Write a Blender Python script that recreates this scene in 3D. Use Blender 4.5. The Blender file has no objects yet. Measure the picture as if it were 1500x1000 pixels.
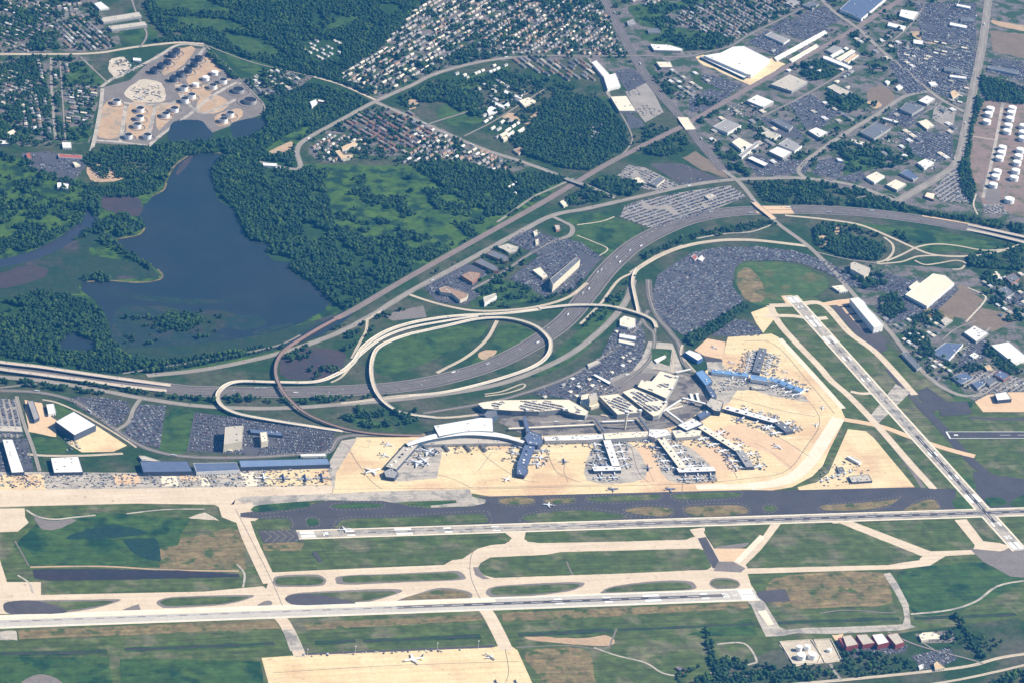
import bpy, bmesh, math, random
import numpy as np
from mathutils import Vector, Matrix
from mathutils.geometry import tessellate_polygon
random.seed(7); rng = np.random.default_rng(7)
S = bpy.context.scene
C = S.collection

# ---------------------------------------------------------------- camera, world, sun, exposure
F, DIST = 5600.0, 12666.0
_p, _d, _r = math.radians(18), math.radians(27), math.radians(7)
FW = Vector((math.sin(_p)*math.cos(_d), math.cos(_p)*math.cos(_d), -math.sin(_d)))
_R0 = Vector((math.cos(_p), -math.sin(_p), 0)); _U0 = _R0.cross(FW)
RT = math.cos(_r)*_R0 + math.sin(_r)*_U0
UP = -math.sin(_r)*_R0 + math.cos(_r)*_U0
CAM = -FW*DIST
cd = bpy.data.cameras.new('camera'); cam = bpy.data.objects.new('camera', cd); C.objects.link(cam)
cam.matrix_world = Matrix(((RT.x, UP.x, -FW.x, CAM.x), (RT.y, UP.y, -FW.y, CAM.y), (RT.z, UP.z, -FW.z, CAM.z), (0, 0, 0, 1)))
cd.sensor_width = 36; cd.lens = F/1500*36; cd.clip_start = 10; cd.clip_end = 80000
S.camera = cam
_g = Vector((RT.x, RT.y, 0)).normalized(); _h = Vector((FW.x, FW.y, 0)).normalized()
SUN_EL = math.radians(43)
sdir = (_g*1.0 + _h*0.06).normalized()                         # horizontal direction towards the sun
sunv = Vector((sdir.x*math.cos(SUN_EL), sdir.y*math.cos(SUN_EL), math.sin(SUN_EL)))
sl = bpy.data.lights.new('sun', 'SUN'); sl.energy = 5.0; sl.angle = math.radians(.5); sl.color = (1, .93, .80)
so = bpy.data.objects.new('sun', sl); C.objects.link(so)
so.rotation_euler = sunv.to_track_quat('Z', 'Y').to_euler()
W = bpy.data.worlds.new('World'); S.world = W; W.use_nodes = True
nt = W.node_tree; bg = nt.nodes['Background']; sk = nt.nodes.new('ShaderNodeTexSky')
sk.sky_type = 'NISHITA'; sk.sun_disc = False; sk.sun_elevation = SUN_EL
sk.sun_rotation = math.atan2(sdir.x, sdir.y); sk.altitude = 0
nt.links.new(sk.outputs[0], bg.inputs[0]); bg.inputs[1].default_value = .055
S.view_settings.view_transform = 'Standard'; S.view_settings.look = 'None'; S.view_settings.gamma = 1
S.view_settings.exposure = 0.92
S.view_settings.use_curve_mapping = False

# ---------------------------------------------------------------- survey: picture point -> ground point, and back
def G(x, y, z=0.0):
    d = RT*((x-750)/F) + UP*((500-y)/F) + FW
    t = (z-CAM.z)/d.z
    return Vector((CAM.x+d.x*t, CAM.y+d.y*t, z))
def PX(X, Y, Z=0.0):
    v = Vector((X, Y, Z))-CAM; w = v.dot(FW)
    return 750+F*v.dot(RT)/w, 500-F*v.dot(UP)/w
_a = np.array(RT); _b = np.array(UP); _c = np.array(FW); _o = np.array(CAM)
def PXA(P):
    v = P-_o; w = v@_c
    return np.stack([750+F*(v@_a)/w, 500-F*(v@_b)/w], 1)
def inside(pts, poly):
    x, y = pts[:, 0], pts[:, 1]; r = np.zeros(len(pts), bool); n = len(poly)
    for i in range(n):
        x1, y1 = poly[i]; x2, y2 = poly[(i+1) % n]
        if y1 == y2: continue
        c = ((y1 > y) != (y2 > y)) & (x < (x2-x1)*(y-y1)/(y2-y1)+x1)
        r ^= c
    return r
def vnoise(P, s, seed=0):                                       # cheap value noise on xy
    q = P[:, :2]/s; i = np.floor(q).astype(np.int64); f = q-i; f = f*f*(3-2*f)
    def h(a, b):
        n = (a*374761393+b*668265263+seed*1442695041) & 0x7fffffff
        n = ((n ^ (n >> 13))*1274126177) & 0x7fffffff
        return (n ^ (n >> 16)) % 65536/65536
    a = h(i[:, 0], i[:, 1]); b = h(i[:, 0]+1, i[:, 1]); c = h(i[:, 0], i[:, 1]+1); d = h(i[:, 0]+1, i[:, 1]+1)
    return (a*(1-f[:, 0])+b*f[:, 0])*(1-f[:, 1])+(c*(1-f[:, 0])+d*f[:, 0])*f[:, 1]

# ---------------------------------------------------------------- materials
MATS = {}
def M(key, c1, c2=None, s=120, amt=1.0, fine=.25, fs=14, rough=.9, blotch=None, bs=300, bt=.62, joints=0, streak=0, stain=0, spec=.2, metal=0, rand=None):
    """c1/c2 mixed by noise of s metres; fine grain; optional third colour in patches; optional slab joints"""
    if key in MATS: return MATS[key]
    m = bpy.data.materials.new(key); m.use_nodes = True; N = m.node_tree.nodes; L = m.node_tree.links
    b = N['Principled BSDF']; b.inputs['Roughness'].default_value = rough
    b.inputs['Specular IOR Level'].default_value = spec; b.inputs['Metallic'].default_value = metal
    g = N.new('ShaderNodeNewGeometry')
    def noise(size, det=4, r=.6, off=0):
        n = N.new('ShaderNodeTexNoise'); n.inputs['Scale'].default_value = 1.0/size
        n.inputs['Detail'].default_value = det; n.inputs['Roughness'].default_value = r
        if off:
            a = N.new('ShaderNodeVectorMath'); a.operation = 'ADD'; a.inputs[1].default_value = (off, off*1.7, 0)
            L.new(g.outputs['Position'], a.inputs[0]); L.new(a.outputs[0], n.inputs['Vector'])
        else: L.new(g.outputs['Position'], n.inputs['Vector'])
        return n.outputs['Fac']
    def ramp(sock, a, bb):
        r = N.new('ShaderNodeMapRange'); r.inputs['From Min'].default_value = a; r.inputs['From Max'].default_value = bb
        L.new(sock, r.inputs['Value']); return r.outputs[0]
    def mix(f, a, bb, mode='MIX'):
        x = N.new('ShaderNodeMix'); x.data_type = 'RGBA'; x.blend_type = mode
        if isinstance(f, float): x.inputs[0].default_value = f
        else: L.new(f, x.inputs[0])
        for k, v in ((6, a), (7, bb)):
            if isinstance(v, tuple): x.inputs[k].default_value = (*v, 1) if len(v) == 3 else v
            else: L.new(v, x.inputs[k])
        return x.outputs[2]
    col = c1
    if rand:
        oi = N.new('ShaderNodeObjectInfo'); cr = N.new('ShaderNodeValToRGB'); cr.color_ramp.interpolation = 'CONSTANT'
        L.new(oi.outputs['Random'], cr.inputs[0]); el = cr.color_ramp.elements
        while len(el) < len(rand): el.new(.5)
        for i, c in enumerate(rand): el[i].position = i/len(rand); el[i].color = (*c, 1)
        col = cr.outputs[0]
        if c2: col = mix(ramp(noise(s), .35, .65), col, c2) if amt >= 1 else mix(float(amt), col, c2)
    elif c2: col = mix(ramp(noise(s, 5), .5-.2/amt, .5+.2/amt), c1, c2)
    if blotch: col = mix(ramp(noise(bs, 5, .6, 517), bt-.05, bt+.06), col, blotch)
    if joints:
        w = N.new('ShaderNodeTexBrick'); w.inputs['Scale'].default_value = 1/joints; w.offset = 0
        w.inputs['Mortar Size'].default_value = .035; w.inputs['Brick Width'].default_value = 1; w.inputs['Row Height'].default_value = 1
        w.inputs['Color1'].default_value = (1, 1, 1, 1); w.inputs['Color2'].default_value = (.9, .9, .89, 1); w.inputs['Mortar'].default_value = (.7, .68, .66, 1)
        L.new(g.outputs['Position'], w.inputs['Vector']); col = mix(.35, col, w.outputs[0], 'MULTIPLY')
    def scaled(sx, sy, off, det=4):
        mp = N.new('ShaderNodeMapping'); mp.inputs['Scale'].default_value = (1/sx, 1/sy, 0); mp.inputs['Location'].default_value = (off, off, 0); L.new(g.outputs['Position'], mp.inputs['Vector'])
        n = N.new('ShaderNodeTexNoise'); n.inputs['Scale'].default_value = 1; n.inputs['Detail'].default_value = det; L.new(mp.outputs[0], n.inputs['Vector']); return n.outputs['Fac']
    def gain(f, lo, hi, c):
        r = N.new('ShaderNodeMapRange'); r.inputs['From Min'].default_value = .35; r.inputs['From Max'].default_value = .65; r.inputs['To Min'].default_value = lo; r.inputs['To Max'].default_value = hi
        L.new(f, r.inputs['Value']); cb = N.new('ShaderNodeCombineColor')
        for i in range(3): L.new(r.outputs[0], cb.inputs[i])
        return mix(1.0, c, cb.outputs[0], 'MULTIPLY')
    if streak: col = gain(scaled(260, 9, 3.3), 1-streak, 1+streak, col); col = gain(scaled(35, 30, 7.7, 5), 1-streak, 1+streak, col)
    if stain:
        col = mix(ramp(noise(26, 5, .65, 333), .60, .74), col, tuple(v*.55 for v in (c1 if isinstance(c1, tuple) else (.3, .3, .3)))); col = gain(scaled(300, 14, 5.1), 1-stain, 1+stain, col)
    if fine:
        f = noise(fs, 6, .7, 91); r = N.new('ShaderNodeMapRange')
        r.inputs['From Min'].default_value = .3; r.inputs['From Max'].default_value = .7
        r.inputs['To Min'].default_value = 1-fine; r.inputs['To Max'].default_value = 1+fine
        L.new(f, r.inputs['Value']); cb = N.new('ShaderNodeCombineColor')
        for i in range(3): L.new(r.outputs[0], cb.inputs[i])
        col = mix(1.0, col, cb.outputs[0], 'MULTIPLY')
    if isinstance(col, tuple): b.inputs['Base Color'].default_value = (*col, 1)
    else: L.new(col, b.inputs['Base Color'])
    MATS[key] = m; return m
def LANES(key, base, line, lines, lw=.35, wheel=.82, half=10, edge=None, ew=2, fine=.15):
    """road surface: painted lines at metric offsets from the centreline, worn wheel tracks, optional shoulder colour"""
    if key in MATS: return MATS[key]
    m = M(key, base, tuple(c*1.25 for c in base), s=90, fine=fine, fs=8)
    N = m.node_tree.nodes; L = m.node_tree.links; b = N['Principled BSDF']
    src = b.inputs['Base Color'].links[0].from_socket
    uv = N.new('ShaderNodeUVMap'); uv.uv_map = 'UVMap'; sp = N.new('ShaderNodeSeparateXYZ'); L.new(uv.outputs[0], sp.inputs[0])
    def m2(op, a, bb):
        x = N.new('ShaderNodeMath'); x.operation = op
        for i, v in enumerate((a, bb)):
            if v is None: continue
            if isinstance(v, (int, float)): x.inputs[i].default_value = v
            else: L.new(v, x.inputs[i])
        return x.outputs[0]
    def mixc(f, a, c):
        x = N.new('ShaderNodeMix'); x.data_type = 'RGBA'; L.new(f, x.inputs[0]); L.new(a, x.inputs[6]); x.inputs[7].default_value = (*c, 1); return x.outputs[2]
    cx = N.new('ShaderNodeCombineXYZ'); L.new(m2('MULTIPLY', sp.outputs[0], .35), cx.inputs[0]); L.new(m2('MULTIPLY', sp.outputs[1], .012), cx.inputs[1])
    nz = N.new('ShaderNodeTexNoise'); nz.inputs['Scale'].default_value = 1; nz.inputs['Detail'].default_value = 3; L.new(cx.outputs[0], nz.inputs['Vector'])
    mr = N.new('ShaderNodeMapRange'); mr.inputs['From Min'].default_value = .35; mr.inputs['From Max'].default_value = .65; mr.inputs['To Min'].default_value = .72; mr.inputs['To Max'].default_value = 1.25; L.new(nz.outputs['Fac'], mr.inputs['Value'])
    vm = N.new('ShaderNodeVectorMath'); vm.operation = 'SCALE'; L.new(src, vm.inputs[0]); L.new(mr.outputs[0], vm.inputs['Scale']); src = vm.outputs[0]
    if edge:
        src = mixc(m2('GREATER_THAN', m2('ABSOLUTE', sp.outputs[0], None), half-ew), src, edge)
    tot = None
    for o in lines:
        t = m2('LESS_THAN', m2('ABSOLUTE', m2('SUBTRACT', sp.outputs[0], o), None), lw)
        tot = t if tot is None else m2('MAXIMUM', tot, t)
    if tot is not None: src = mixc(tot, src, line)
    L.new(src, b.inputs['Base Color']); return m

GR = (.050, .078, .016); GR2 = (.078, .102, .026)
land = M('town_ground', (.045, .065, .022), (.085, .08, .055), s=160, fine=.4, fs=22, blotch=(.02, .05, .012), bs=240, bt=.50)
grass = M('mown_grass', GR, GR2, s=90, streak=.2, fine=.28, fs=30, blotch=(.13, .125, .065), bs=120, bt=.56)
grass_lush = M('lush_grass', (.026, .064, .012), (.056, .10, .020), s=90, fine=.3, fs=30, blotch=(.010, .040, .012), bs=110, bt=.56, streak=.16)
grass_dry = M('dry_grass', (.135, .115, .045), (.22, .155, .075), s=60, fine=.3, fs=15, blotch=GR, bs=45, bt=.57, streak=.18)
meadow = M('meadow_grass', (.030, .075, .010), (.070, .125, .014), s=110, fine=.35, fs=25, blotch=(.010, .035, .012), bs=60, bt=.52)
marsh = M('marsh_growth', (.012, .040, .022), (.030, .048, .024), s=90, fine=.3, fs=20, blotch=(.06, .05, .05), bs=160, bt=.6)
mud = M('mud_flat', (.065, .046, .045), (.042, .040, .045), s=80, fine=.2)
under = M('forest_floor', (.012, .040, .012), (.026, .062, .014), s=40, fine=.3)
water = M('pond_water', (.015, .028, .033), (.027, .034, .036), s=260, fine=.08, fs=60, rough=.3, spec=.25)
creek = M('creek_water', (.025, .035, .05), (.04, .04, .05), s=100, fine=.08, rough=.3, spec=.5)
conc = M('apron_concrete', (.62, .47, .26), (.70, .56, .34), s=110, fine=.12, fs=9, joints=22, blotch=(.57, .39, .23), bs=260, bt=.56, stain=.07)
conc_b = M('bright_concrete', (.72, .64, .50), (.64, .55, .41), s=60, fine=.08, fs=12, joints=22)
conc_t = M('tan_concrete', (.58, .39, .24), (.64, .46, .29), s=80, fine=.10, fs=9, joints=22)
conc_g = M('grey_concrete', (.37, .33, .28), (.46, .40, .33), s=70, fine=.16, fs=9, joints=22, blotch=(.26, .24, .21), bs=45, bt=.54, stain=.12)
taxi = M('taxiway_concrete', (.54, .43, .31), (.62, .51, .38), s=90, fine=.10, fs=8, joints=22, stain=.06)
asph = M('asphalt', (.065, .058, .060), (.088, .078, .078), s=70, fine=.2, fs=8)
asph_n = M('new_asphalt', (.055, .051, .055), (.075, .068, .070), s=60, fine=.15, fs=8)
shoulder = M('shoulder_asphalt', (.16, .135, .12), (.20, .175, .155), s=50, fine=.2, fs=8)
lot = M('lot_asphalt', (.066, .066, .078), (.092, .09, .102), s=50, fine=.25, fs=6)
lot_l = M('pale_lot', (.24, .215, .185), (.32, .285, .25), s=50, fine=.2, fs=6)
dirt = M('bare_earth', (.38, .25, .15), (.46, .33, .21), s=60, fine=.2, fs=9, blotch=(.30, .24, .17), bs=70, bt=.58)
sand = M('pale_sand', (.42, .35, .27), (.54, .47, .37), s=40, fine=.25, fs=8)
brownf = M('brown_field', (.16, .12, .085), (.20, .15, .10), s=60, fine=.15)
rowf = M('yard_ground', (.115, .10, .095), (.185, .16, .148), s=45, fine=.45, fs=9, blotch=(.034, .066, .020), bs=60, bt=.50)
street = M('street', (.10, .09, .09), (.14, .13, .12), s=60, fine=.2, fs=8)
rail = M('rail_ballast', (.20, .15, .13), (.25, .19, .165), s=50, fine=.2, fs=6)
paint = M('white_paint', (.80, .80, .78), fine=.06, fs=6)
paint_y = M('yellow_paint', (.30, .27, .17), fine=.06)
rubber = M('tyre_rubber', (.17, .16, .165), (.25, .235, .23), s=120, fine=.25, fs=10)
roofs = {
 'white': M('white_roof', (.74, .72, .68), (.62, .60, .57), s=30, joints=11, fine=.06, fs=6),
 'cream': M('cream_roof', (.72, .64, .50), (.66, .58, .45), s=25, joints=11, fine=.08, fs=6),
 'beige': M('beige_roof', (.50, .44, .36), (.42, .38, .32), s=25, joints=11, fine=.12, fs=6),
 'grey': M('grey_roof', (.27, .26, .25), (.33, .31, .30), s=30, joints=11, fine=.12, fs=6),
 'slate': M('slate_roof', (.12, .13, .15), (.16, .165, .18), s=30, joints=11, fine=.12, fs=6),
 'blue': M('blue_metal_roof', (.12, .23, .42), (.17, .28, .45), s=30, fine=.08, fs=6, rough=.5),
 'ltblue': M('pale_blue_roof', (.13, .19, .30), (.17, .23, .35), s=30, fine=.08, fs=6),
 'dkblue': M('dark_blue_roof', (.085, .115, .19), (.11, .14, .22), s=30, fine=.1, fs=6),
 'brown': M('brown_roof', (.27, .17, .12), (.33, .22, .15), s=20, fine=.15, fs=6),
 'tan': M('tan_roof', (.52, .36, .20), (.58, .42, .26), s=20, fine=.12, fs=6),
 'red': M('red_roof', (.30, .09, .07), (.36, .12, .09), s=20, fine=.12, fs=6)}
walls = {
 'white': M('white_wall', (.74, .72, .68), fine=.06), 'cream': M('cream_wall', (.62, .55, .42), fine=.08),
 'stucco': M('stucco_wall', (.42, .37, .31), fine=.1),
 'grey': M('grey_wall', (.36, .35, .33), fine=.08), 'dark': M('dark_wall', (.07, .085, .12), fine=.08),
 'brick': M('brick_wall', (.30, .15, .10), fine=.1), 'red': M('red_wall', (.24, .055, .05), fine=.08),
 'blue': M('blue_wall', (.06, .12, .28), fine=.08), 'glass': M('curtain_glass', (.08, .12, .17), fine=.05, rough=.15, spec=.6)}
metal_l = M('light_metal', (.60, .60, .60), fine=.06, rough=.5)
metal_d = M('dark_metal', (.10, .10, .12), fine=.1, rough=.6)
leaf = M('leaves', (.03, .06, .02), fine=.45, fs=3.5, rough=.8, rand=[(.018, .052, .014), (.028, .070, .014), (.042, .092, .014), (.010, .036, .012), (.024, .060, .024), (.064, .115, .016), (.014, .044, .018), (.046, .096, .016), (.032, .078, .012), (.052, .085, .022)], c2=(.014, .044, .018), s=60)
bark = M('bark', (.09, .065, .045), fine=.2)
carp = M('car_paint', (.5, .5, .5), rough=.35, spec=.5, fine=0, rand=[(.46, .47, .49), (.06, .06, .07), (.18, .19, .22), (.70, .70, .70), (.09, .12, .19), (.14, .03, .03), (.24, .23, .22), (.04, .04, .045), (.10, .11, .13), (.10, .11, .15), (.05, .055, .07), (.30, .31, .33)])
glassd = M('dark_glass', (.03, .035, .04), fine=0, rough=.15, spec=.6)

# ---------------------------------------------------------------- mesh helpers
def put(o, **k):
    for a, v in k.items():
        if v is not None: o[a] = v
    return o
def mesh_obj(name, verts, faces, mats, parent=None, mi=None, uv=None, smooth=False):
    me = bpy.data.meshes.new(name); me.from_pydata([tuple(v) for v in verts], [], faces)
    for m in (mats if isinstance(mats, (list, tuple)) else [mats]): me.materials.append(m)
    if mi: me.polygons.foreach_set('material_index', mi)
    if uv is not None:
        l = me.uv_layers.new(name='UVMap')
        for i, lp in enumerate(me.loops): l.data[i].uv = uv[lp.vertex_index]
    if smooth: me.polygons.foreach_set('use_smooth', [True]*len(me.polygons))
    o = bpy.data.objects.new(name, me); C.objects.link(o)
    if parent: o.parent = parent
    return o
def empty(name, loc, label, cat, group=None, rz=0):
    o = bpy.data.objects.new(name, None); o.location = loc; o.rotation_euler.z = rz; C.objects.link(o); o.empty_display_size = 5
    return put(o, label=label, category=cat, group=group)
def copy_tree(o, parent=None):
    c = o.copy(); C.objects.link(c)
    if parent: c.parent = parent; c.matrix_parent_inverse = o.matrix_parent_inverse.copy()
    for ch in KIDS.get(o.name, ()): copy_tree(ch, c)
    return c
KIDS = {}
def kids(o, *ch): KIDS[o.name] = list(ch)
def smooth_px(p, sub=6, closed=False):
    n = len(p); out = []
    rngi = range(n) if closed else range(n-1)
    for i in rngi:
        if closed: a, b, c, d = p[(i-1) % n], p[i], p[(i+1) % n], p[(i+2) % n]
        else: a, b, c, d = p[max(i-1, 0)], p[i], p[i+1], p[min(i+2, n-1)]
        for k in range(sub):
            t = k/sub
            out.append(tuple(.5*((2*b[j])+(c[j]-a[j])*t+(2*a[j]-5*b[j]+4*c[j]-d[j])*t*t+(3*b[j]-a[j]-3*c[j]+d[j])*t**3) for j in range(len(b))))
    if not closed: out.append(tuple(p[-1]))
    return out
_lv = []
def zslot(P, z):
    """height for a flat sheet: at least z and never in the plane of a sheet it may overlap"""
    b = (min(p[0] for p in P), min(p[1] for p in P), max(p[0] for p in P), max(p[1] for p in P))
    near = sorted(q[4] for q in _lv if q[0] < b[2] and q[2] > b[0] and q[1] < b[3] and q[3] > b[1])
    for q in near:
        if abs(q-z) < .0045: z = q+.005
    _lv.append((*b, z)); return z
def sheet(name, px, m, z, rnd=False, kind='structure', thick=0):
    """flat ground surface whose outline was surveyed from the photograph"""
    if rnd: px = smooth_px(px, 4, True)
    if any(w in name for w in ('verge', 'meadow', 'mud', 'brown', 'bare', 'marsh', 'gravel', 'wetland', 'earth', 'forest', 'neighbour', 'industrial', 'yard', 'infield', 'island', 'grass', 'pond')) and name != 'airfield_grass':
        amp = .35 if ('island' in name or 'infield' in name) else (.7 if 'pond' in name else 1.3); rr = random.Random(len(px)*77+int(px[0][0])); q = []
        for i, a in enumerate(px):
            b = px[(i+1) % len(px)]; n_ = max(1, int(math.hypot(b[0]-a[0], b[1]-a[1])/7))
            for k in range(n_): t = k/n_; q.append((a[0]+(b[0]-a[0])*t+rr.uniform(-amp, amp), a[1]+(b[1]-a[1])*t+rr.uniform(-amp, amp)*.6))
        px = q
    P = [G(x, y) for x, y in px]; c = sum(P, Vector())/len(P); zz = zslot(P, z)
    T = tessellate_polygon([P]); V = [(p.x-c.x, p.y-c.y, 0) for p in P]
    F_ = []
    for a, b, d in T:
        A, B, D = Vector(V[a]), Vector(V[b]), Vector(V[d])
        F_.append((a, b, d) if (B-A).cross(D-A).z > 0 else (a, d, b))
    o = mesh_obj(name, V, F_, m); o.location = (c.x, c.y, zz)
    if kind: o['kind'] = kind
    return o
def path_world(px, sub=6):
    q = smooth_px([(p[0], p[1], p[2] if len(p) > 2 else 0) for p in px], sub)
    return [G(x, y, z) for x, y, z in q]
def ribbon(name, px, w, m, z, sub=6, kind='structure', wend=None, link=True):
    P = path_world(px, sub); n = len(P); V = []; UV = []; Fc = []; s = 0
    zz = zslot(P, z)
    for i, p in enumerate(P):
        t = (P[min(i+1, n-1)]-P[max(i-1, 0)]); t.z = 0; t.normalize(); nn = Vector((-t.y, t.x, 0))
        ww = (w+(wend-w)*i/(n-1) if wend else w)/2
        if i: s += (p-P[i-1]).length
        V += [p-nn*ww, p+nn*ww]; UV += [(-ww, s), (ww, s)]
        if i: k = 2*i; Fc.append((k-2, k-1, k+1, k))
    c = P[n//2].copy(); c.z = 0
    V = [(v.x-c.x, v.y-c.y, v.z) for v in V]
    Fc = [f[::-1] for f in Fc]
    o = mesh_obj(name, V, Fc, m, uv=UV); o.location = (c.x, c.y, zz)
    if kind: o['kind'] = kind
    return o
def bridge(name, px, w, deckm, label, cat, sidem=None, thick=2.2, pier=45, sub=8):
    """elevated roadway: deck, parapets, piers; px points carry deck height"""
    sidem = sidem or walls['grey']; P = path_world(px, sub); n = len(P); c = P[n//2].copy(); c.z = 0
    root = empty(name, c, label, cat)
    def off(i):
        t = P[min(i+1, n-1)]-P[max(i-1, 0)]; t.z = 0; t.normalize(); return Vector((-t.y, t.x, 0))
    V = []; UV = []; Fc = []; s = 0; V2 = []; F2 = []; V3 = []; F3 = []
    for i, p in enumerate(P):
        nn = off(i)*(w/2); q = p-c
        if i: s += (p-P[i-1]).length
        V += [q-nn, q+nn]; UV += [(-w/2, s), (w/2, s)]
        lo = Vector((0, 0, -min(thick, max(p.z-.2, .1))))
        V2 += [q-nn*1.0+Vector((0, 0, -.05)), q+nn+Vector((0, 0, -.05)), q-nn+lo, q+nn+lo]
        if i:
            k = 2*i; Fc.append((k, k+1, k-1, k-2)); k = 4*i
            F2 += [(k, k-4, k-2, k+2), (k-3, k+1, k+3, k-1), (k-2, k-1, k+3, k+2)]
    for sd in (-1, 1):
        b0 = len(V3)
        for i, p in enumerate(P):
            nn = off(i)*sd; q = p-c+nn*(w/2)
            V3 += [q+Vector((0, 0, -.1)), q+Vector((0, 0, 1.1)), q+nn*.6+Vector((0, 0, 1.1)), q+nn*.6+Vector((0, 0, -.6))]
            if i:
                k = b0+4*i
                for a, b in ((0, 1), (1, 2), (2, 3)): F3.append((k-4+a, k-4+b, k+b, k+a))
    mesh_obj('deck', V, Fc, deckm, root, uv=UV); mesh_obj('girder', V2, F2, sidem, root); mesh_obj('parapet', V3, F3, walls['white'] if deckm is not rail else walls['brick'], root)
    acc = 0; me = None
    for i in range(1, n-1):
        acc += (P[i]-P[i-1]).length
        if acc > pier and P[i].z > 3.5:
            acc = 0; h = P[i].z-thick; q = P[i]-c; t = off(i)
            o = mesh_obj('pier', *box(w*.55, 2.2, h), walls['grey'], root); o.location = (q.x, q.y, 0); o.rotation_euler.z = math.atan2(t.y, t.x)
    return root
def box(sx, sy, sz, z0=0):
    x, y = sx/2, sy/2
    return ([(-x, -y, z0), (x, -y, z0), (x, y, z0), (-x, y, z0), (-x, -y, z0+sz), (x, -y, z0+sz), (x, y, z0+sz), (-x, y, z0+sz)],
            [(3, 2, 1, 0), (4, 5, 6, 7), (0, 1, 5, 4), (1, 2, 6, 5), (2, 3, 7, 6), (3, 0, 4, 7)])
class MB:
    def __init__(s): s.v = []; s.f = []; s.m = []
    def box(s, cx, cy, z0, sx, sy, sz, rz=0, mi=0):
        c, d = math.cos(rz), math.sin(rz); b = len(s.v); v, f = box(sx, sy, sz, z0)
        s.v += [(cx+x*c-y*d, cy+x*d+y*c, z) for x, y, z in v]; s.f += [tuple(i+b for i in q) for q in f]; s.m += [mi]*6
    def prism(s, P, z0, z1, mi=0, mt=None):
        """closed wall ring + top; P list of (x,y) ccw"""
        b = len(s.v); n = len(P)
        s.v += [(x, y, z0) for x, y in P]+[(x, y, z1) for x, y in P]
        for i in range(n): j = (i+1) % n; s.f.append((b+i, b+j, b+n+j, b+n+i)); s.m.append(mi)
        for t in tessellate_polygon([[Vector((x, y, 0)) for x, y in P]]):
            A, B, D = [Vector((*P[k], 0)) for k in t]
            t = t if (B-A).cross(D-A).z > 0 else (t[0], t[2], t[1])
            s.f.append(tuple(b+n+k for k in t)); s.m.append(mi if mt is None else mt)
    def build(s, name, mats, parent=None): return mesh_obj(name, s.v, s.f, mats, parent, s.m)
def ccw(P):
    a = sum(P[i][0]*P[(i+1) % len(P)][1]-P[(i+1) % len(P)][0]*P[i][1] for i in range(len(P)))
    return P if a > 0 else P[::-1]
def shrink(P, d):
    n = len(P); out = []
    for i in range(n):
        a, b, c = Vector(P[i-1]), Vector(P[i]), Vector(P[(i+1) % n])
        u = (b-a).normalized(); v = (c-b).normalized(); nu = Vector((-u.y, u.x)); nv = Vector((-v.y, v.x))
        k = nu+nv; q = max(k.length_squared, .3); out.append(tuple(b+k*(2*d/q)))
    return out
BUILT = []
def building(px, h, rc, wc, label, cat='warehouse', name='warehouse', units=None, parapet=1.0, base=0, group=None, seams=False):
    """roof outline surveyed at roof height -> vertical walls to the ground, recessed roof, rooftop units"""
    P = [G(x, y, base+h) for x, y in px]; c = sum(P, Vector())/len(P)
    Q = ccw([(p.x-c.x, p.y-c.y) for p in P]); BUILT.append(list(px))
    root = empty(name, (c.x, c.y, base), label, cat, group)
    w = MB(); b = 0; n = len(Q)
    w.v = [(x, y, 0) for x, y in Q]+[(x, y, h+parapet) for x, y in Q]+[(x, y, h+parapet) for x, y in shrink(Q, .8)]+[(x, y, h-.1) for x, y in shrink(Q, .8)]
    for i in range(n):
        j = (i+1) % n
        for k in range(3): w.f.append((k*n+i, k*n+j, (k+1)*n+j, (k+1)*n+i)); w.m.append(0)
    w.build('wall', walls[wc], root)
    r = MB(); r.v = [(x, y, h) for x, y in shrink(Q, .8)]
    for t in tessellate_polygon([[Vector(v) for v in r.v]]):
        A, B, D = [Vector(r.v[k]) for k in t]; r.f.append(t if (B-A).cross(D-A).z > 0 else (t[0], t[2], t[1])); r.m.append(0)
    ro = r.build('roof', roofs[rc], root)
    area = abs(sum(Q[i][0]*Q[(i+1) % n][1]-Q[(i+1) % n][0]*Q[i][1] for i in range(n)))/2
    k = units if units is not None else min(14, int(area/900))
    L = max(range(n), key=lambda i: (Vector(Q[(i+1) % n])-Vector(Q[i])).length); e = Vector(Q[(L+1) % n])-Vector(Q[L]); rz = math.atan2(e.y, e.x)
    xs = [q[0] for q in Q]; ys = [q[1] for q in Q]; inn = shrink(Q, 5); t = 0; done = 0
    while done < k and t < 200:
        t += 1; x = random.uniform(min(xs), max(xs)); y = random.uniform(min(ys), max(ys))
        if inside(np.array([[x, y]]), inn)[0]:
            o = mesh_obj('roof_unit', *box(random.uniform(3, 7), random.uniform(3, 5), random.uniform(1.5, 3)), metal_l if random.random() < .6 else walls['grey'], root)
            o.location = (x, y, h+.02); o.rotation_euler.z = rz; done += 1
    if wc in ('white', 'cream', 'grey', 'brick') and area > 500:
        # dark door and window band standing proud of the longest walls
        for i in range(n):
            e = Vector(Q[(i+1) % n])-Vector(Q[i]); ln = e.length
            if ln < 25: continue
            u = e.normalized(); nn = Vector((u.y, -u.x)); m = MB(); nb = int(ln/8)
            for q in range(nb):
                if random.random() < .75:
                    p = Vector(Q[i])+u*((q+.5)*ln/nb)+nn*.06; m.box(p.x, p.y, .05, 4, .3, min(4, h*.5), math.atan2(u.y, u.x))
            if m.v: put(m.build('dock_doors', metal_d, root), kind='stuff')
    return root


# ---------------------------------------------------------------- ground: one sheet out past everything in view
o = mesh_obj('ground', [(-24000, -16000, 0), (24000, -16000, 0), (24000, 40000, 0), (-24000, 40000, 0)], [(0, 1, 2, 3)], land); o['kind'] = 'structure'
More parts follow.
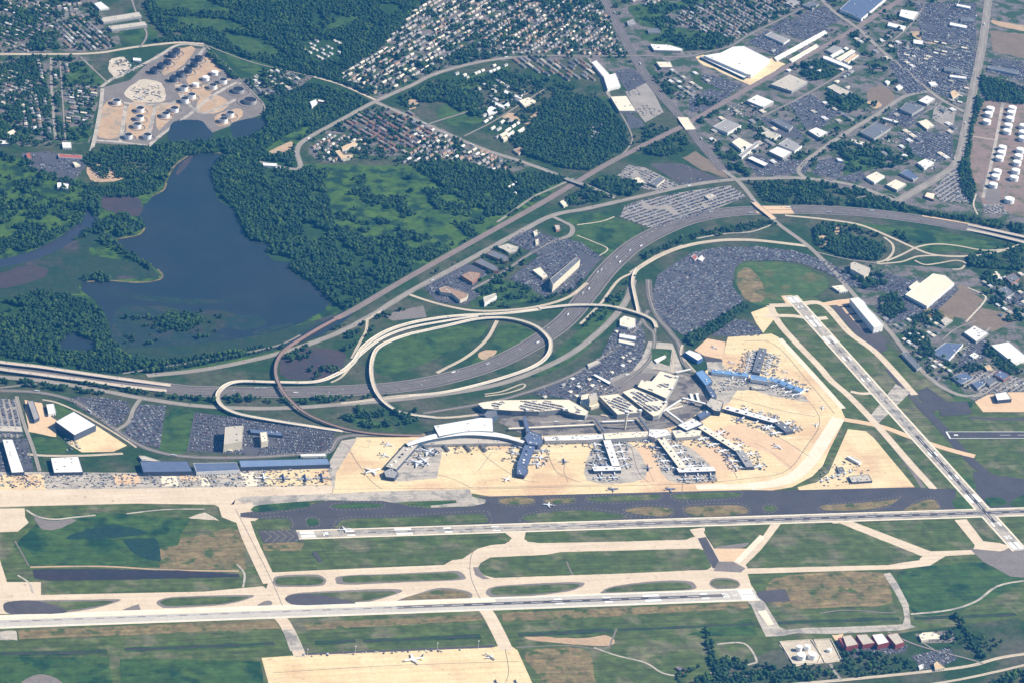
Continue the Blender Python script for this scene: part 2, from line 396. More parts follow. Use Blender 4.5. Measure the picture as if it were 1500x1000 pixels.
# land patches
sheet('airfield_grass', [(-80, 730), (340, 725), (700, 715), (1000, 700), (1100, 640), (1120, 440), (1170, 425), (1260, 470), (1400, 585), (1560, 615), (1700, 1010), (1490, 905), (1330, 925), (1230, 945), (1140, 950), (1040, 985), (900, 1060), (-80, 1060)], grass, .15)
sheet('marsh', [(-60, 225), (60, 235), (150, 280), (300, 225), (440, 240), (640, 245), (830, 262), (790, 300), (700, 350), (600, 410), (520, 455), (440, 500), (400, 520), (240, 548), (150, 550), (-60, 530)], meadow, .10)
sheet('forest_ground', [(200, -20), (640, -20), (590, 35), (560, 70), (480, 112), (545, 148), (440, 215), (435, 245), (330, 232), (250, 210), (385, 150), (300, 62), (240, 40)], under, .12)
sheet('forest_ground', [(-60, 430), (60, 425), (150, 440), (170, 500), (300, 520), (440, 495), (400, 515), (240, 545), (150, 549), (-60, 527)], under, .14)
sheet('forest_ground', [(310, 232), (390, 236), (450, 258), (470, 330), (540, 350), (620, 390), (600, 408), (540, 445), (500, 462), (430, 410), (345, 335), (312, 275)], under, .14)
sheet('industrial_ground', [(850, 90), (960, 40), (1000, -20), (1560, -20), (1560, 340), (1430, 318), (1310, 298), (1180, 262), (1080, 262), (1020, 210), (960, 130)], rowf, .11)
sheet('industrial_ground', [(1210, 395), (1260, 385), (1420, 395), (1560, 470), (1560, 620), (1425, 585), (1360, 560), (1300, 480)], rowf, .11)
sheet('neighbourhood_ground', [(480, 112), (560, 68), (600, 20), (650, -20), (1000, -20), (960, 60), (935, 90), (860, 88), (700, 90), (600, 125), (548, 148)], rowf, .12)
sheet('neighbourhood_ground', [(455, 205), (550, 155), (590, 160), (700, 215), (780, 245), (730, 258), (650, 240), (560, 232), (470, 238), (450, 225)], rowf, .13)
sheet('neighbourhood_ground', [(-60, -20), (130, -20), (170, 40), (180, 70), (130, 76), (-60, 80)], rowf, .12)
sheet('neighbourhood_ground', [(-60, 82), (130, 80), (148, 128), (130, 210), (30, 215), (-60, 200)], rowf, .12)
sheet('neighbourhood_ground', [(350, 118), (400, 100), (458, 114), (440, 128), (400, 150), (380, 140)], rowf, .12)
# meadows and clearings
for p in ([(560, 300), (610, 272), (660, 278), (700, 300), (690, 335), (640, 360), (600, 378), (545, 350), (500, 320), (510, 300)], [(500, 255), (560, 250), (575, 262), (560, 275), (520, 272)], [(0, 290), (40, 285), (60, 300), (62, 320), (45, 345), (10, 360), (-20, 355), (-20, 290)],
          [(395, 215), (410, 200), (440, 185), (460, 183), (445, 200), (425, 222), (400, 226), (375, 222)], [(0, 245), (30, 250), (60, 280), (40, 285), (0, 280)]):
    sheet('meadow', p, meadow, .2, True)
for p in ([(225, -10), (300, 0), (345, 12), (355, 22), (300, 20), (230, 12)], [(222, 22), (260, 20), (340, 30), (370, 48), (340, 52), (290, 42), (230, 34)], [(310, 40), (350, 52), (400, 68), (420, 82), (410, 92), (360, 82), (310, 62)], [(330, 78), (360, 84), (400, 96), (420, 104), (385, 112), (350, 100)], [(470, 45), (500, 25), (530, 22), (520, 38), (480, 52)],
          [(100, 95), (120, 92), (152, 118), (150, 124), (120, 124), (100, 118)], [(94, 190), (130, 186), (128, 208), (96, 206)], [(178, 45), (220, 40), (232, 58), (205, 68), (185, 60)], [(640, 165), (660, 152), (700, 170), (706, 178), (680, 186), (650, 180)], [(655, 118), (700, 110), (745, 98), (742, 108), (700, 128), (665, 132), (645, 126)],
          [(920, 10), (980, 5), (1040, -5), (1040, 5), (980, 20), (960, 40), (940, 35)], [(945, 45), (990, 40), (1050, 55), (1060, 62), (1000, 70), (950, 62)], [(1255, 215), (1300, 235), (1260, 255), (1240, 265), (1235, 240)], [(235, 613), (283, 618), (272, 662), (232, 655)], [(255, 597), (284, 600), (282, 612), (250, 610)],
          [(80, 590), (100, 600), (108, 602), (84, 612)], [(48, 641), (92, 645), (97, 662), (52, 662)], [(1092, 385), (1130, 382), (1180, 392), (1212, 410), (1205, 430), (1160, 440), (1110, 448), (1080, 420), (1078, 395)], [(885, 140), (900, 165), (915, 190), (895, 185), (875, 160)], [(550, 515), (600, 490), (640, 480), (690, 476), (715, 478), (700, 495), (660, 515), (600, 540), (556, 550)], [(735, 475), (775, 482), (790, 498), (770, 520), (730, 535), (690, 532), (720, 505)], [(830, 320), (890, 310), (900, 320), (940, 335), (905, 375), (870, 372), (838, 355), (845, 335)],
          [(700, 415), (730, 408), (790, 430), (740, 448), (690, 450)], [(860, 475), (890, 440), (925, 432), (900, 470), (850, 520), (800, 548), (780, 545)], [(1210, 325), (1330, 333), (1430, 350), (1480, 365), (1430, 372), (1350, 358), (1280, 338)], [(1370, 350), (1420, 362), (1380, 370), (1340, 362)], [(500, 606), (540, 612), (570, 622), (572, 632), (520, 622)], [(1405, 600), (1395, 560), (1425, 590)]):
    sheet('grass_field', p, grass_lush, .25, True)
sheet('dock_yard', [(1018, 84), (1030, 80), (1098, 110), (1130, 86), (1152, 94), (1100, 126), (1060, 108), (1024, 92)], conc, .34)
sheet('marsh', [(-60, 388), (30, 384), (100, 352), (140, 335), (185, 348), (215, 385), (236, 404), (160, 411), (116, 419), (120, 430), (60, 432), (-60, 440)], marsh, .22); sheet('marsh', [(160, 500), (240, 504), (340, 496), (440, 476), (500, 458), (512, 462), (470, 492), (400, 514), (330, 528), (240, 546), (150, 549), (140, 520)], marsh, .22)

sheet('ball_field_grass', [(1092, 386), (1130, 383), (1180, 393), (1210, 410), (1204, 430), (1160, 439), (1110, 446), (1082, 420), (1080, 395)], M('park_grass', (.040, .085, .018), (.070, .11, .028), s=80, fine=.25, fs=25, streak=.12, blotch=(.10, .10, .035), bs=70, bt=.58), .3, True)
sheet('ball_field_grass', [(1081, 402), (1092, 392), (1104, 398), (1114, 412), (1122, 430), (1116, 442), (1096, 441), (1082, 424)], grass_dry, .36, True)
for p in ([(1300, 410), (1415, 420), (1395, 470), (1350, 465), (1340, 455)],): sheet('brown_field', p, grass_dry, .2)
sheet('brown_field', [(1395, 420), (1415, 420), (1440, 440), (1420, 468), (1385, 462), (1378, 450)], brownf, .25)
sheet('brown_field', [(1440, 452), (1480, 460), (1492, 468), (1455, 486), (1425, 478), (1418, 470)], brownf, .25)
sheet('brown_field', [(1270, 135), (1290, 126), (1310, 140), (1300, 155), (1275, 150)], brownf, .25, True)
sheet('brown_field', [(1000, 232), (1020, 222), (1060, 250), (1066, 262), (1030, 250)], brownf, .3)
sheet('brown_field', [(1450, 45), (1500, 50), (1560, 60), (1560, 90), (1500, 86), (1455, 75)], brownf, .3)
for p in ([(700, 518), (716, 512), (728, 514), (722, 521), (706, 526)], [(735, 172), (750, 165), (765, 178), (780, 170), (790, 163), (793, 172), (775, 182), (755, 178)], [(600, 146), (612, 145), (610, 157), (598, 160)], [(1332, 48), (1345, 47), (1380, 58), (1378, 66), (1350, 60)], [(1335, 100), (1365, 105), (1366, 111), (1345, 110)], [(1455, 30), (1500, 38), (1560, 40), (1560, 48), (1500, 46), (1458, 36)], [(1270, 150), (1285, 148), (1292, 156), (1280, 159)], [(128, 245), (150, 242), (180, 247), (190, 250), (175, 264), (140, 266), (130, 258)],
          [(160, 90), (180, 84), (190, 100), (178, 112), (165, 108)], [(1224, 332), (1234, 333), (1225, 345)], [(1200, 345), (1214, 350), (1206, 362), (1196, 358)], [(390, 224), (425, 208), (430, 218), (410, 232), (392, 230)]):
    sheet('bare_ground', p, dirt, .3, True)
# tank farm by the pond
tf = [(152, 128), (190, 118), (230, 80), (262, 70), (300, 72), (345, 112), (386, 150), (384, 168), (345, 182), (310, 195), (262, 175), (232, 200), (222, 214), (135, 210)]
sheet('tank_farm_ground', tf, shoulder, .28)
for p in ([(155, 150), (182, 152), (178, 200), (140, 196)], [(190, 152), (225, 158), (218, 200), (186, 196)], [(230, 155), (258, 152), (262, 160), (232, 192)], [(245, 85), (275, 68), (285, 75), (262, 100), (238, 110)], [(275, 105), (310, 80), (325, 100), (300, 120), (280, 128)], [(292, 145), (310, 138), (335, 150), (320, 165), (290, 165)], [(255, 118), (280, 128), (330, 118), (345, 112), (300, 142), (270, 150)], [(318, 168), (350, 160), (355, 170), (335, 184), (315, 182)]):
    sheet('bunded_earth', p, dirt, .34, True)
sheet('plant_yard', [(182, 138), (205, 118), (235, 122), (243, 140), (235, 150), (205, 150)], sand, .36, True)
sheet('plant_yard', [(160, 90), (180, 84), (192, 100), (175, 115), (163, 110)], sand, .36, True)
for p in ([(150, 130), (147, 160), (137, 210), (128, 236)], [(148, 128), (165, 116), (195, 102), (230, 84), (262, 66), (300, 68)], [(184, 156), (180, 185), (176, 208)], [(228, 156), (222, 180), (216, 205)], [(175, 150), (210, 154), (250, 152), (256, 148)], [(220, 212), (240, 195), (275, 170), (310, 142), (345, 122), (352, 124)], [(248, 118), (262, 128), (270, 145), (284, 160), (300, 166), (330, 154), (345, 146)], [(247, 118), (285, 88), (300, 70)], [(135, 206), (170, 208), (222, 214)]):
    ribbon('service_road', p, 14, conc_g, .45)
sheet('tank_farm_ground', [(1420, 150), (1470, 146), (1560, 160), (1560, 320), (1500, 318), (1440, 300), (1424, 260), (1412, 230)], M('tank_yard_earth', (.19, .135, .11), (.24, .17, .135), s=60, fine=.25, fs=10, blotch=(.12, .11, .06), bs=60, bt=.56), .28)
ribbon('service_road', [(1470, 146), (1462, 190), (1452, 240), (1440, 290)], 12, conc_g, .45)
ribbon('service_road', [(1500, 200), (1480, 260), (1468, 312)], 10, shoulder, .45)
ribbon('service_road', [(1425, 200), (1450, 204), (1462, 206)], 6, sand, .45)
sheet('tank_farm_ground', [(1436, 262), (1462, 270), (1468, 300), (1444, 296)], shoulder, .32)

# ---------------------------------------------------------------- water
ditch = M('ditch_water', (.030, .036, .034), (.055, .050, .040), s=45, fine=.25, fs=12, blotch=(.03, .05, .02), bs=40, bt=.52)
shal = M('weedy_shallows', (.014, .032, .036), (.018, .042, .030), s=60, fine=.25, fs=20, blotch=(.03, .04, .04), bs=50, bt=.55)
sheet('pond', [(275, 228), (300, 225), (330, 226), (338, 229), (318, 238), (309, 248), (313, 275), (322, 296), (342, 306), (350, 325), (362, 350), (385, 357), (396, 359), (388, 370), (400, 382), (425, 384), (432, 380), (423, 394), (440, 408), (455, 413), (478, 425), (486, 443), (470, 458), (440, 474), (400, 487), (340, 498), (250, 505), (180, 508), (165, 495), (158, 468), (140, 441), (118, 425), (120, 414), (160, 412), (200, 415), (232, 412), (238, 405), (232, 396), (212, 383), (195, 372), (170, 361), (158, 353), (180, 350), (205, 346), (212, 338), (215, 330), (206, 322), (205, 310), (222, 290), (241, 278), (246, 262), (258, 242)], water, .5)
sheet('pond', [(505, 455), (520, 458), (500, 475), (470, 492), (440, 502), (400, 512), (420, 500), (450, 485), (480, 468)], water, .5)
sheet('pond', [(252, 182), (262, 177), (280, 176), (296, 178), (305, 188), (312, 198), (304, 206), (272, 210), (246, 203)], water, .5, True)
sheet('pond', [(337, 184), (352, 177), (380, 173), (396, 178), (385, 192), (368, 202), (345, 204)], water, .5, True)
sheet('pond', [(85, 503), (95, 493), (108, 487), (122, 490), (141, 503), (138, 514), (115, 516), (90, 513)], water, .5, True)
ribbon('creek', [(-30, 392), (25, 381), (60, 370), (95, 352), (118, 336), (133, 322), (125, 308)], 55, creek, .48)
sheet('mud_flat', [(148, 292), (165, 285), (200, 290), (208, 300), (204, 316), (170, 312), (150, 305)], mud, .52, True)
sheet('mud_flat', [(258, 252), (270, 236), (282, 228), (276, 240), (262, 256)], mud, .55, True)
sheet('mud_flat', [(0, 400), (35, 390), (70, 395), (60, 408), (20, 420), (-30, 425), (-30, 400)], mud, .5, True)
sheet('marsh_shallows', [(166, 470), (190, 452), (240, 449), (280, 457), (330, 455), (350, 470), (325, 482), (300, 495), (240, 506), (185, 509), (168, 498)], M('reed_marsh', (.014, .036, .022), (.030, .048, .022), s=50, fine=.35, fs=16, blotch=(.035, .040, .035), bs=50, bt=.52), .56, True)
for q in ([(330, 468), (350, 462), (378, 464), (390, 472), (372, 482), (345, 484), (332, 478)], [(165, 462), (185, 448), (215, 450), (240, 458), (232, 470), (200, 468), (185, 480), (172, 478)], [(165, 482), (200, 474), (245, 486), (300, 488), (330, 494), (290, 504), (240, 507), (185, 509), (168, 500)], [(172, 432), (230, 434), (300, 440), (360, 437), (300, 446), (230, 443)], [(372, 486), (400, 478), (430, 474), (400, 486), (376, 492)]): sheet('marsh_shallows', q, shal, .58, True)
sheet('marsh_shallows', [(70, 385), (130, 378), (180, 388), (225, 400), (226, 408), (160, 407), (120, 408), (60, 430), (30, 415)], marsh, .3, True)
sheet('marsh_shallows', [(150, 349), (180, 366), (205, 384), (170, 380), (130, 370)], meadow, .32, True)
sheet('wetland', [(418, 520), (450, 510), (500, 514), (505, 530), (495, 550), (460, 556), (415, 552), (410, 535)], mud, .3, True)
for p in ([(222, 288), (240, 278), (245, 262), (256, 243), (275, 229)], [(158, 353), (180, 349), (203, 344), (212, 334)], [(128, 413), (160, 411), (200, 414), (230, 411), (238, 404), (231, 395)], [(275, 227), (300, 224), (345, 226), (380, 226)]):
    ribbon('dike_path', p, 7, grass_dry, .62)

# ---------------------------------------------------------------- airfield pavements
sheet('apron', [(522, 640), (600, 640), (640, 630), (760, 640), (900, 630), (1000, 615), (1035, 585), (1022, 560), (1030, 545), (1057, 528), (1066, 494), (1130, 489), (1140, 494), (1232, 598), (1238, 612), (1228, 632), (1215, 658), (1205, 682), (1190, 697), (1160, 713), (1130, 718), (1095, 718), (900, 722), (720, 727), (690, 722), (487, 726), (490, 690)], conc, .6)
sheet('apron_repair', [(1063, 625), (1085, 620), (1170, 655), (1175, 672), (1160, 690), (1130, 665), (1060, 640), (1035, 632)], conc_t, .66)
sheet('apron_repair', [(930, 655), (950, 652), (985, 705), (940, 706)], conc_t, .66)
sheet('apron_repair', [(1000, 655), (1060, 655), (1085, 690), (1020, 690)], conc_t, .655)
sheet('apron_repair', [(1035, 530), (1057, 530), (1062, 545), (1095, 552), (1140, 560), (1180, 580), (1190, 600), (1100, 570), (1080, 573), (1070, 590), (1050, 595), (1040, 565)], conc_g, .66)
sheet('apron_repair', [(1080, 571), (1190, 590), (1208, 600), (1190, 625), (1150, 617), (1062, 598)], conc, .67)
sheet('apron_repair', [(590, 652), (650, 650), (640, 700), (585, 705), (560, 700)], conc_g, .66)
sheet('apron_repair', [(500, 645), (524, 641), (492, 692), (490, 716), (478, 716), (480, 680)], conc_g, .64)
sheet('apron_repair', [(660, 690), (700, 660), (760, 690), (750, 708), (640, 712)], conc, .665)
for p in ([(873, 650), (925, 650), (945, 700), (860, 703)], [(962, 650), (1010, 655), (1050, 700), (978, 703)]): sheet('apron_wear', p, conc_g, .662, True)
ribbon('apron_taxiway', [(1098, 712), (1140, 706), (1170, 692), (1192, 668), (1210, 640), (1228, 612)], 42, conc_b, .70)
ribbon('apron_taxiway', [(1020, 713), (1060, 712), (1098, 712), (1120, 710)], 30, conc_b, .70)
ribbon('apron_taxiway', [(1235, 598), (1190, 548), (1142, 496)], 20, conc_b, .69)
ribbon('taxi_line', [(690, 716), (900, 711), (1010, 708), (1098, 700), (1150, 690), (1180, 655), (1200, 610), (1150, 552)], 1.6, asph, .74)
ribbon('taxi_line', [(490, 716), (690, 714), (900, 709)], 1.8, shoulder, .74)
for p in ([(828, 678), (826, 690), (832, 705)], [(950, 688), (958, 705)], [(1105, 648), (1130, 662), (1160, 685)], [(720, 662), (700, 690)]): ribbon('taxi_line', p, 1.4, shoulder, .74)
sheet('cargo_apron', [(-60, 690), (200, 692), (490, 684), (487, 716), (-60, 720)], conc_g, .60)
for p in ([(-40, 694), (62, 694), (68, 716), (-40, 718)], [(166, 694), (204, 694), (206, 709), (168, 709)], [(234, 694), (257, 693), (262, 711), (238, 712)], [(380, 690), (480, 686), (486, 710), (390, 711)], [(290, 693), (302, 693), (308, 711), (296, 712)], [(352, 692), (372, 691), (382, 711), (360, 712)]): sheet('cargo_apron_panel', p, conc if p[0][0] in (-40, 380) else conc_b, .64)
sheet('cargo_apron_panel', [(166, 694), (204, 694), (206, 709), (168, 709)], conc_t, .66)
sheet('cargo_apron_panel', [(262, 693), (287, 693), (290, 703), (265, 703)], conc_t, .66)
sheet('taxiway', [(-60, 718), (200, 715), (487, 711), (487, 722), (478, 723), (358, 727), (330, 739), (200, 737), (38, 741), (-60, 745)], taxi, .68)
sheet('taxiway_shoulder', [(355, 727), (478, 723), (560, 719), (688, 716), (692, 727), (712, 732), (710, 737), (690, 741), (632, 743), (630, 740), (668, 736), (668, 732), (600, 734), (562, 738), (560, 734), (480, 732), (478, 741), (474, 738), (476, 732), (440, 734), (380, 739), (366, 746), (330, 742), (332, 738)], conc_g, .685)
sheet('holding_pad', [(-60, 745), (36, 744), (37, 757), (42, 765), (26, 778), (-60, 781)], taxi, .66)
sheet('taxiway', [(-60, 800), (-6, 802), (9, 848), (10, 852), (60, 852), (60, 880), (-60, 880)], taxi, .66)
ribbon('taxiway', [(322, 743), (345, 738), (366, 790), (396, 854)], 44, taxi, .70)
sheet('taxiway', [(320, 741), (370, 735), (373, 750), (360, 751), (362, 755), (382, 757), (374, 762), (345, 765), (325, 757)], taxi, .71)
# between the parallel taxiway and the long runway: pavement with grass islands let into it
sheet('taxiway', [(-60, 874), (100, 870), (300, 866), (385, 858), (390, 862), (397, 838), (480, 834), (600, 829), (650, 827), (690, 804), (705, 799), (740, 796), (750, 788), (740, 780), (770, 779), (768, 790), (800, 793), (1000, 786), (1018, 786), (1010, 775), (1032, 772), (1034, 785), (1046, 803), (1100, 803), (1110, 796), (1130, 766), (1146, 764), (1094, 832), (1250, 827), (1320, 824), (1352, 815), (1215, 764), (1245, 762), (1363, 807), (1425, 805), (1428, 798), (1398, 761), (1416, 760), (1440, 792), (1465, 795), (1482, 800), (1464, 809), (1385, 814), (1362, 828), (1320, 833), (1095, 840), (1100, 856), (1108, 868), (1090, 880), (-60, 900)], taxi, .66)
for p in ([(700, 832), (704, 824), (718, 816), (800, 812), (820, 808), (1022, 803), (1034, 806), (1042, 830), (1036, 834), (900, 840), (725, 846), (708, 842)], [(468, 795), (480, 793), (600, 786), (732, 783), (748, 787), (746, 793), (718, 798), (700, 803), (678, 818), (655, 821), (648, 826), (495, 830), (486, 826)],
          [(768, 786), (775, 781), (900, 777), (1000, 773), (1012, 778), (1015, 786), (1005, 790), (900, 793), (790, 795), (773, 793)], [(1031, 779), (1036, 772), (1108, 769), (1115, 774), (1098, 800), (1080, 804), (1046, 803)], [(1130, 790), (1147, 768), (1230, 766), (1350, 814), (1346, 820), (1300, 827), (1096, 832), (1092, 827)]):
    sheet('grass_infield', p, grass, .72)
sheet('taxiway_shoulder', [(1050, 800), (1098, 794), (1092, 800), (1080, 804), (1046, 803)], shoulder, .74)
sheet('taxiway', [(1046, 803), (1098, 803), (1078, 824), (1055, 820)], conc_t, .755)
sheet('taxiway', [(1022, 788), (1034, 786), (1058, 830), (1044, 832)], asph, .76)
sheet('taxiway', [(1052, 822), (1074, 822), (1092, 832), (1085, 838), (1045, 836)], shoulder, .765)
sheet('taxiway_panel', [(1075, 822), (1113, 783), (1121, 786), (1083, 825)], conc_b, .78)
def island(p, z=.8, edge=True, m=None):
    if edge: sheet('island_shoulder', p, shoulder, z, True)
    cx = sum(q[0] for q in p)/len(p); cy = sum(q[1] for q in p)/len(p)
    q = [(cx+(x-cx)*.90, cy+(y-cy)*.72) for x, y in p] if edge else p
    sheet('grass_island', q, m or grass, z+.18, True)
island([(5, 888), (12, 881), (50, 879), (120, 878), (178, 878), (120, 894), (40, 899), (12, 898)])
sheet('island_shoulder', [(12, 881), (55, 880), (100, 896), (40, 899), (12, 897), (5, 889)], asph, 1.02, True)
island([(229, 882), (240, 876), (268, 873), (350, 871), (372, 873), (330, 885), (250, 890), (236, 888)])
sheet('island_shoulder', [(178, 893), (203, 884), (206, 893)], shoulder, .9); sheet('island_shoulder', [(376, 887), (388, 880), (397, 880), (398, 885), (386, 889)], shoulder, .9, True)
island([(417, 876), (430, 869), (470, 866), (560, 862), (590, 865), (560, 876), (520, 884), (440, 886), (424, 883)]); sheet('island_shoulder', [(418, 876), (432, 870), (470, 871), (520, 882), (500, 885), (440, 886), (424, 883)], asph, 1.02, True)
island([(582, 879), (615, 868), (640, 861), (668, 862), (690, 868), (690, 875), (675, 877), (600, 880)], m=grass_dry)
island([(712, 866), (727, 858), (790, 854), (845, 852), (856, 856), (830, 866), (760, 874), (720, 874)])
island([(881, 866), (900, 858), (955, 851), (1005, 850), (1019, 857), (1010, 864), (930, 868), (886, 869)])
island([(1039, 853), (1046, 847), (1065, 846), (1080, 850), (1084, 857), (1076, 862), (1055, 863), (1043, 859)])
island([(400, 850), (408, 843), (460, 841), (475, 846), (477, 853), (466, 858), (412, 859), (402, 856)])
island([(492, 850), (500, 843), (570, 840), (640, 837), (670, 836), (681, 843), (674, 849), (600, 852), (506, 856)])
sheet('island_shoulder', [(693, 830), (700, 830), (708, 842), (718, 847), (708, 848), (696, 842)], shoulder, .8)
sheet('grass_infield', [(1418, 763), (1426, 759), (1445, 758), (1460, 777), (1458, 793), (1448, 793)], grass, .8)
sheet('blast_pad', [(1420, 803), (1465, 807), (1484, 802), (1560, 800), (1560, 850), (1480, 844), (1455, 830), (1440, 822)], shoulder, .7, False)
sheet('blast_pad', [(378, 776), (434, 776), (446, 792), (386, 795)], asph, .7)
for k in range(5):
    x = 386+k*11
    for a, b in (((x, 777), (x+12, 785)), ((x+12, 785), (x+2, 793))): ribbon('chevron', [a, b], 1.2, paint_y, .8, sub=1)
ribbon('taxiway', [(1240, 763), (1300, 786), (1360, 809)], 24, taxi, .70)
# dark taxiway between the apron and the runway
sheet('dark_taxiway', [(352, 751), (374, 748), (400, 747), (440, 742), (478, 733), (560, 733), (600, 740), (632, 744), (690, 742), (712, 736), (712, 731), (700, 727), (900, 722), (1095, 717), (1140, 718), (1340, 713), (1372, 716), (1372, 745), (1200, 752), (900, 763), (750, 766), (600, 771), (500, 776), (425, 775), (420, 762), (352, 757)], asph_n, .70)
def dots(px, z=.84):
    q = smooth_px(px, 6, True); cx = sum(a for a, b in q)/len(q); cy = sum(b for a, b in q)/len(q)
    P = [G(cx+(x-cx)*1.05, cy+(y-cy)*1.25+(1.2 if y > cy else -1.2)) for x, y in q]; mb = MB(); acc = 0; c = G(cx, cy)
    for a, b in zip(P, P[1:]+P[:1]):
        L_ = (b-a).length; s = (13-acc) % 13; t = (b-a).normalized() if L_ > 0 else Vector((1, 0, 0))
        while s < L_: v = a+t*s-c; mb.box(v.x, v.y, 0, 1.6, 5.5, .02, math.atan2(t.y, t.x)+.5); s += 13
        acc = (acc+L_) % 13
    if mb.v: o = mb.build('shoulder_marking', paint_y); o.location = (c.x, c.y, z); o['kind'] = 'structure'
for p, m in (([(368, 745), (382, 739), (440, 735), (453, 736), (450, 742), (400, 748), (373, 749)], grass_lush), ([(486, 740), (520, 736), (558, 738), (554, 742), (500, 744)], grass_lush), ([(598, 738), (630, 734), (660, 734), (668, 736), (630, 740)], grass_lush), ([(380, 762), (420, 760), (424, 772), (376, 775)], grass),
          ([(449, 762), (456, 759), (466, 761), (466, 768), (452, 769)], grass_lush), ([(495, 768), (510, 760), (600, 757), (700, 752), (712, 757), (714, 764), (690, 767), (600, 770), (500, 773)], grass), ([(765, 760), (775, 754), (800, 750), (850, 747), (900, 752), (920, 757), (880, 761), (800, 765)], grass),
          ([(733, 731), (760, 728), (780, 730), (778, 737), (740, 738)], grass_dry), ([(800, 731), (838, 729), (838, 735), (804, 737)], grass_dry), ([(862, 729), (900, 726), (962, 724), (958, 731), (900, 734), (868, 733)], grass), ([(988, 724), (1040, 721), (1080, 721), (1078, 727), (1020, 731), (992, 730)], grass), ([(915, 747), (940, 742), (975, 743), (985, 750), (970, 756), (930, 752)], grass_dry),
          ([(1003, 746), (1020, 741), (1080, 740), (1096, 747), (1085, 753), (1020, 756)], grass_dry), ([(1118, 743), (1130, 740), (1138, 745), (1125, 749)], grass), ([(1205, 740), (1250, 737), (1310, 731), (1316, 731), (1300, 740), (1260, 747), (1210, 747)], grass_dry), ([(1325, 747), (1343, 736), (1365, 731), (1374, 738), (1372, 745)], grass_dry)):
    sheet('grass_island', p, m, .86, True); dots(p)
for p in ([(640, 755), (690, 753), (700, 756)], ): pass
sheet('dark_taxiway', [(1372, 715), (1400, 716), (1400, 745), (1372, 747)], asph_n, .72)
sheet('dark_taxiway', [(1425, 690), (1560, 710), (1560, 745), (1450, 745), (1430, 722)], asph_n, .60)
for p in ([(1443, 730), (1465, 728), (1475, 738), (1450, 741)], [(1395, 733), (1415, 729), (1433, 742), (1402, 745)], [(1400, 690), (1420, 700), (1430, 715), (1405, 716), (1388, 700)], [(1480, 735), (1510, 722), (1560, 728), (1560, 742), (1490, 742)]): sheet('grass_island', p, grass_lush, .86, True)
ribbon('dark_taxiway', [(1345, 590), (1385, 632), (1420, 672), (1460, 705), (1500, 740)], 34, asph_n, .66)
ribbon('dark_taxiway', [(1300, 540), (1345, 590)], 24, asph, .64)
sheet('dark_pad', [(1368, 590), (1416, 587), (1424, 606), (1380, 609)], asph_n, .68)
sheet('dark_pad', [(1258, 482), (1285, 500), (1298, 504), (1300, 512), (1290, 517), (1272, 508), (1250, 486)], asph_n, .62)
sheet('dark_pad', [(1340, 575), (1358, 566), (1390, 590), (1365, 605)], asph_n, .62)
ribbon('dark_taxiway', [(1420, 611), (1460, 613), (1560, 615)], 16, asph, .6)
# crossing runway's neighbours
ribbon('taxiway', [(1128, 448), (1165, 447), (1205, 446), (1245, 488), (1285, 518), (1340, 578)], 26, taxi, .64)
ribbon('taxiway', [(1128, 448), (1146, 480), (1200, 537), (1216, 556), (1246, 582), (1286, 624), (1335, 680), (1368, 716)], 26, taxi, .70)
ribbon('taxiway_shoulder', [(1290, 628), (1330, 680), (1352, 714)], 16, shoulder, .68)
ribbon('taxiway', [(1246, 573), (1262, 576), (1282, 575)], 16, taxi, .68)
sheet('taxiway', [(1272, 612), (1312, 562), (1334, 574), (1284, 622)], conc_g, .67)
ribbon('taxiway', [(1236, 614), (1290, 624), (1340, 642), (1390, 658), (1428, 668)], 26, conc_t, .69)
ribbon('taxiway', [(1120, 463), (1160, 463), (1190, 467), (1212, 466)], 22, taxi, .63)
sheet('apron', [(1100, 458), (1128, 448), (1140, 460), (1118, 488), (1108, 474)], conc, .6)
sheet('blast_pad', [(1144, 434), (1160, 433), (1168, 442), (1152, 446)], conc_t, .72)
for p in ([(1200, 445), (1225, 440), (1244, 438), (1248, 446), (1212, 448)],): sheet('hangar_apron', p, conc_t, .66)
sheet('hangar_apron', [(1212, 442), (1244, 438), (1300, 500), (1284, 520), (1250, 486)], asph, .62)
for p in ([(1222, 443), (1236, 442), (1242, 448), (1228, 449)], [(1233, 451), (1246, 451), (1252, 459), (1240, 460)], [(1244, 462), (1256, 461), (1262, 469), (1250, 470)], [(1255, 474), (1267, 473), (1274, 481), (1262, 482)]): sheet('hangar_apron', p, conc_t, .70)
sheet('apron', [(1242, 628), (1268, 631), (1280, 641), (1340, 713), (1172, 720), (1168, 713), (1196, 706), (1214, 692), (1226, 664)], conc, .64)
sheet('apron', [(1428, 588), (1446, 578), (1480, 574), (1560, 574), (1560, 603), (1440, 603)], conc_t, .6)
sheet('hangar_apron', [(97, 648), (140, 622), (186, 652), (166, 661), (120, 662)], conc, .4)
sheet('yard', [(36, 585), (60, 590), (66, 605), (84, 615), (82, 640), (42, 632)], conc_t, .4)
sheet('apron', [(383, 963), (425, 960), (720, 948), (728, 946), (748, 945), (758, 952), (800, 1045), (410, 1060)], conc, .62)
sheet('apron_edge', [(440, 956), (600, 950), (722, 944), (725, 949), (600, 953), (424, 961)], asph, .60)
ribbon('taxiway', [(408, 902), (418, 914), (432, 942), (440, 962)], 36, taxi, .66)
sheet('taxiway_panel', [(414, 922), (430, 921), (446, 952), (425, 953)], conc_g, .74)
ribbon('taxiway', [(704, 886), (716, 900), (732, 930), (742, 952)], 40, taxi, .66)
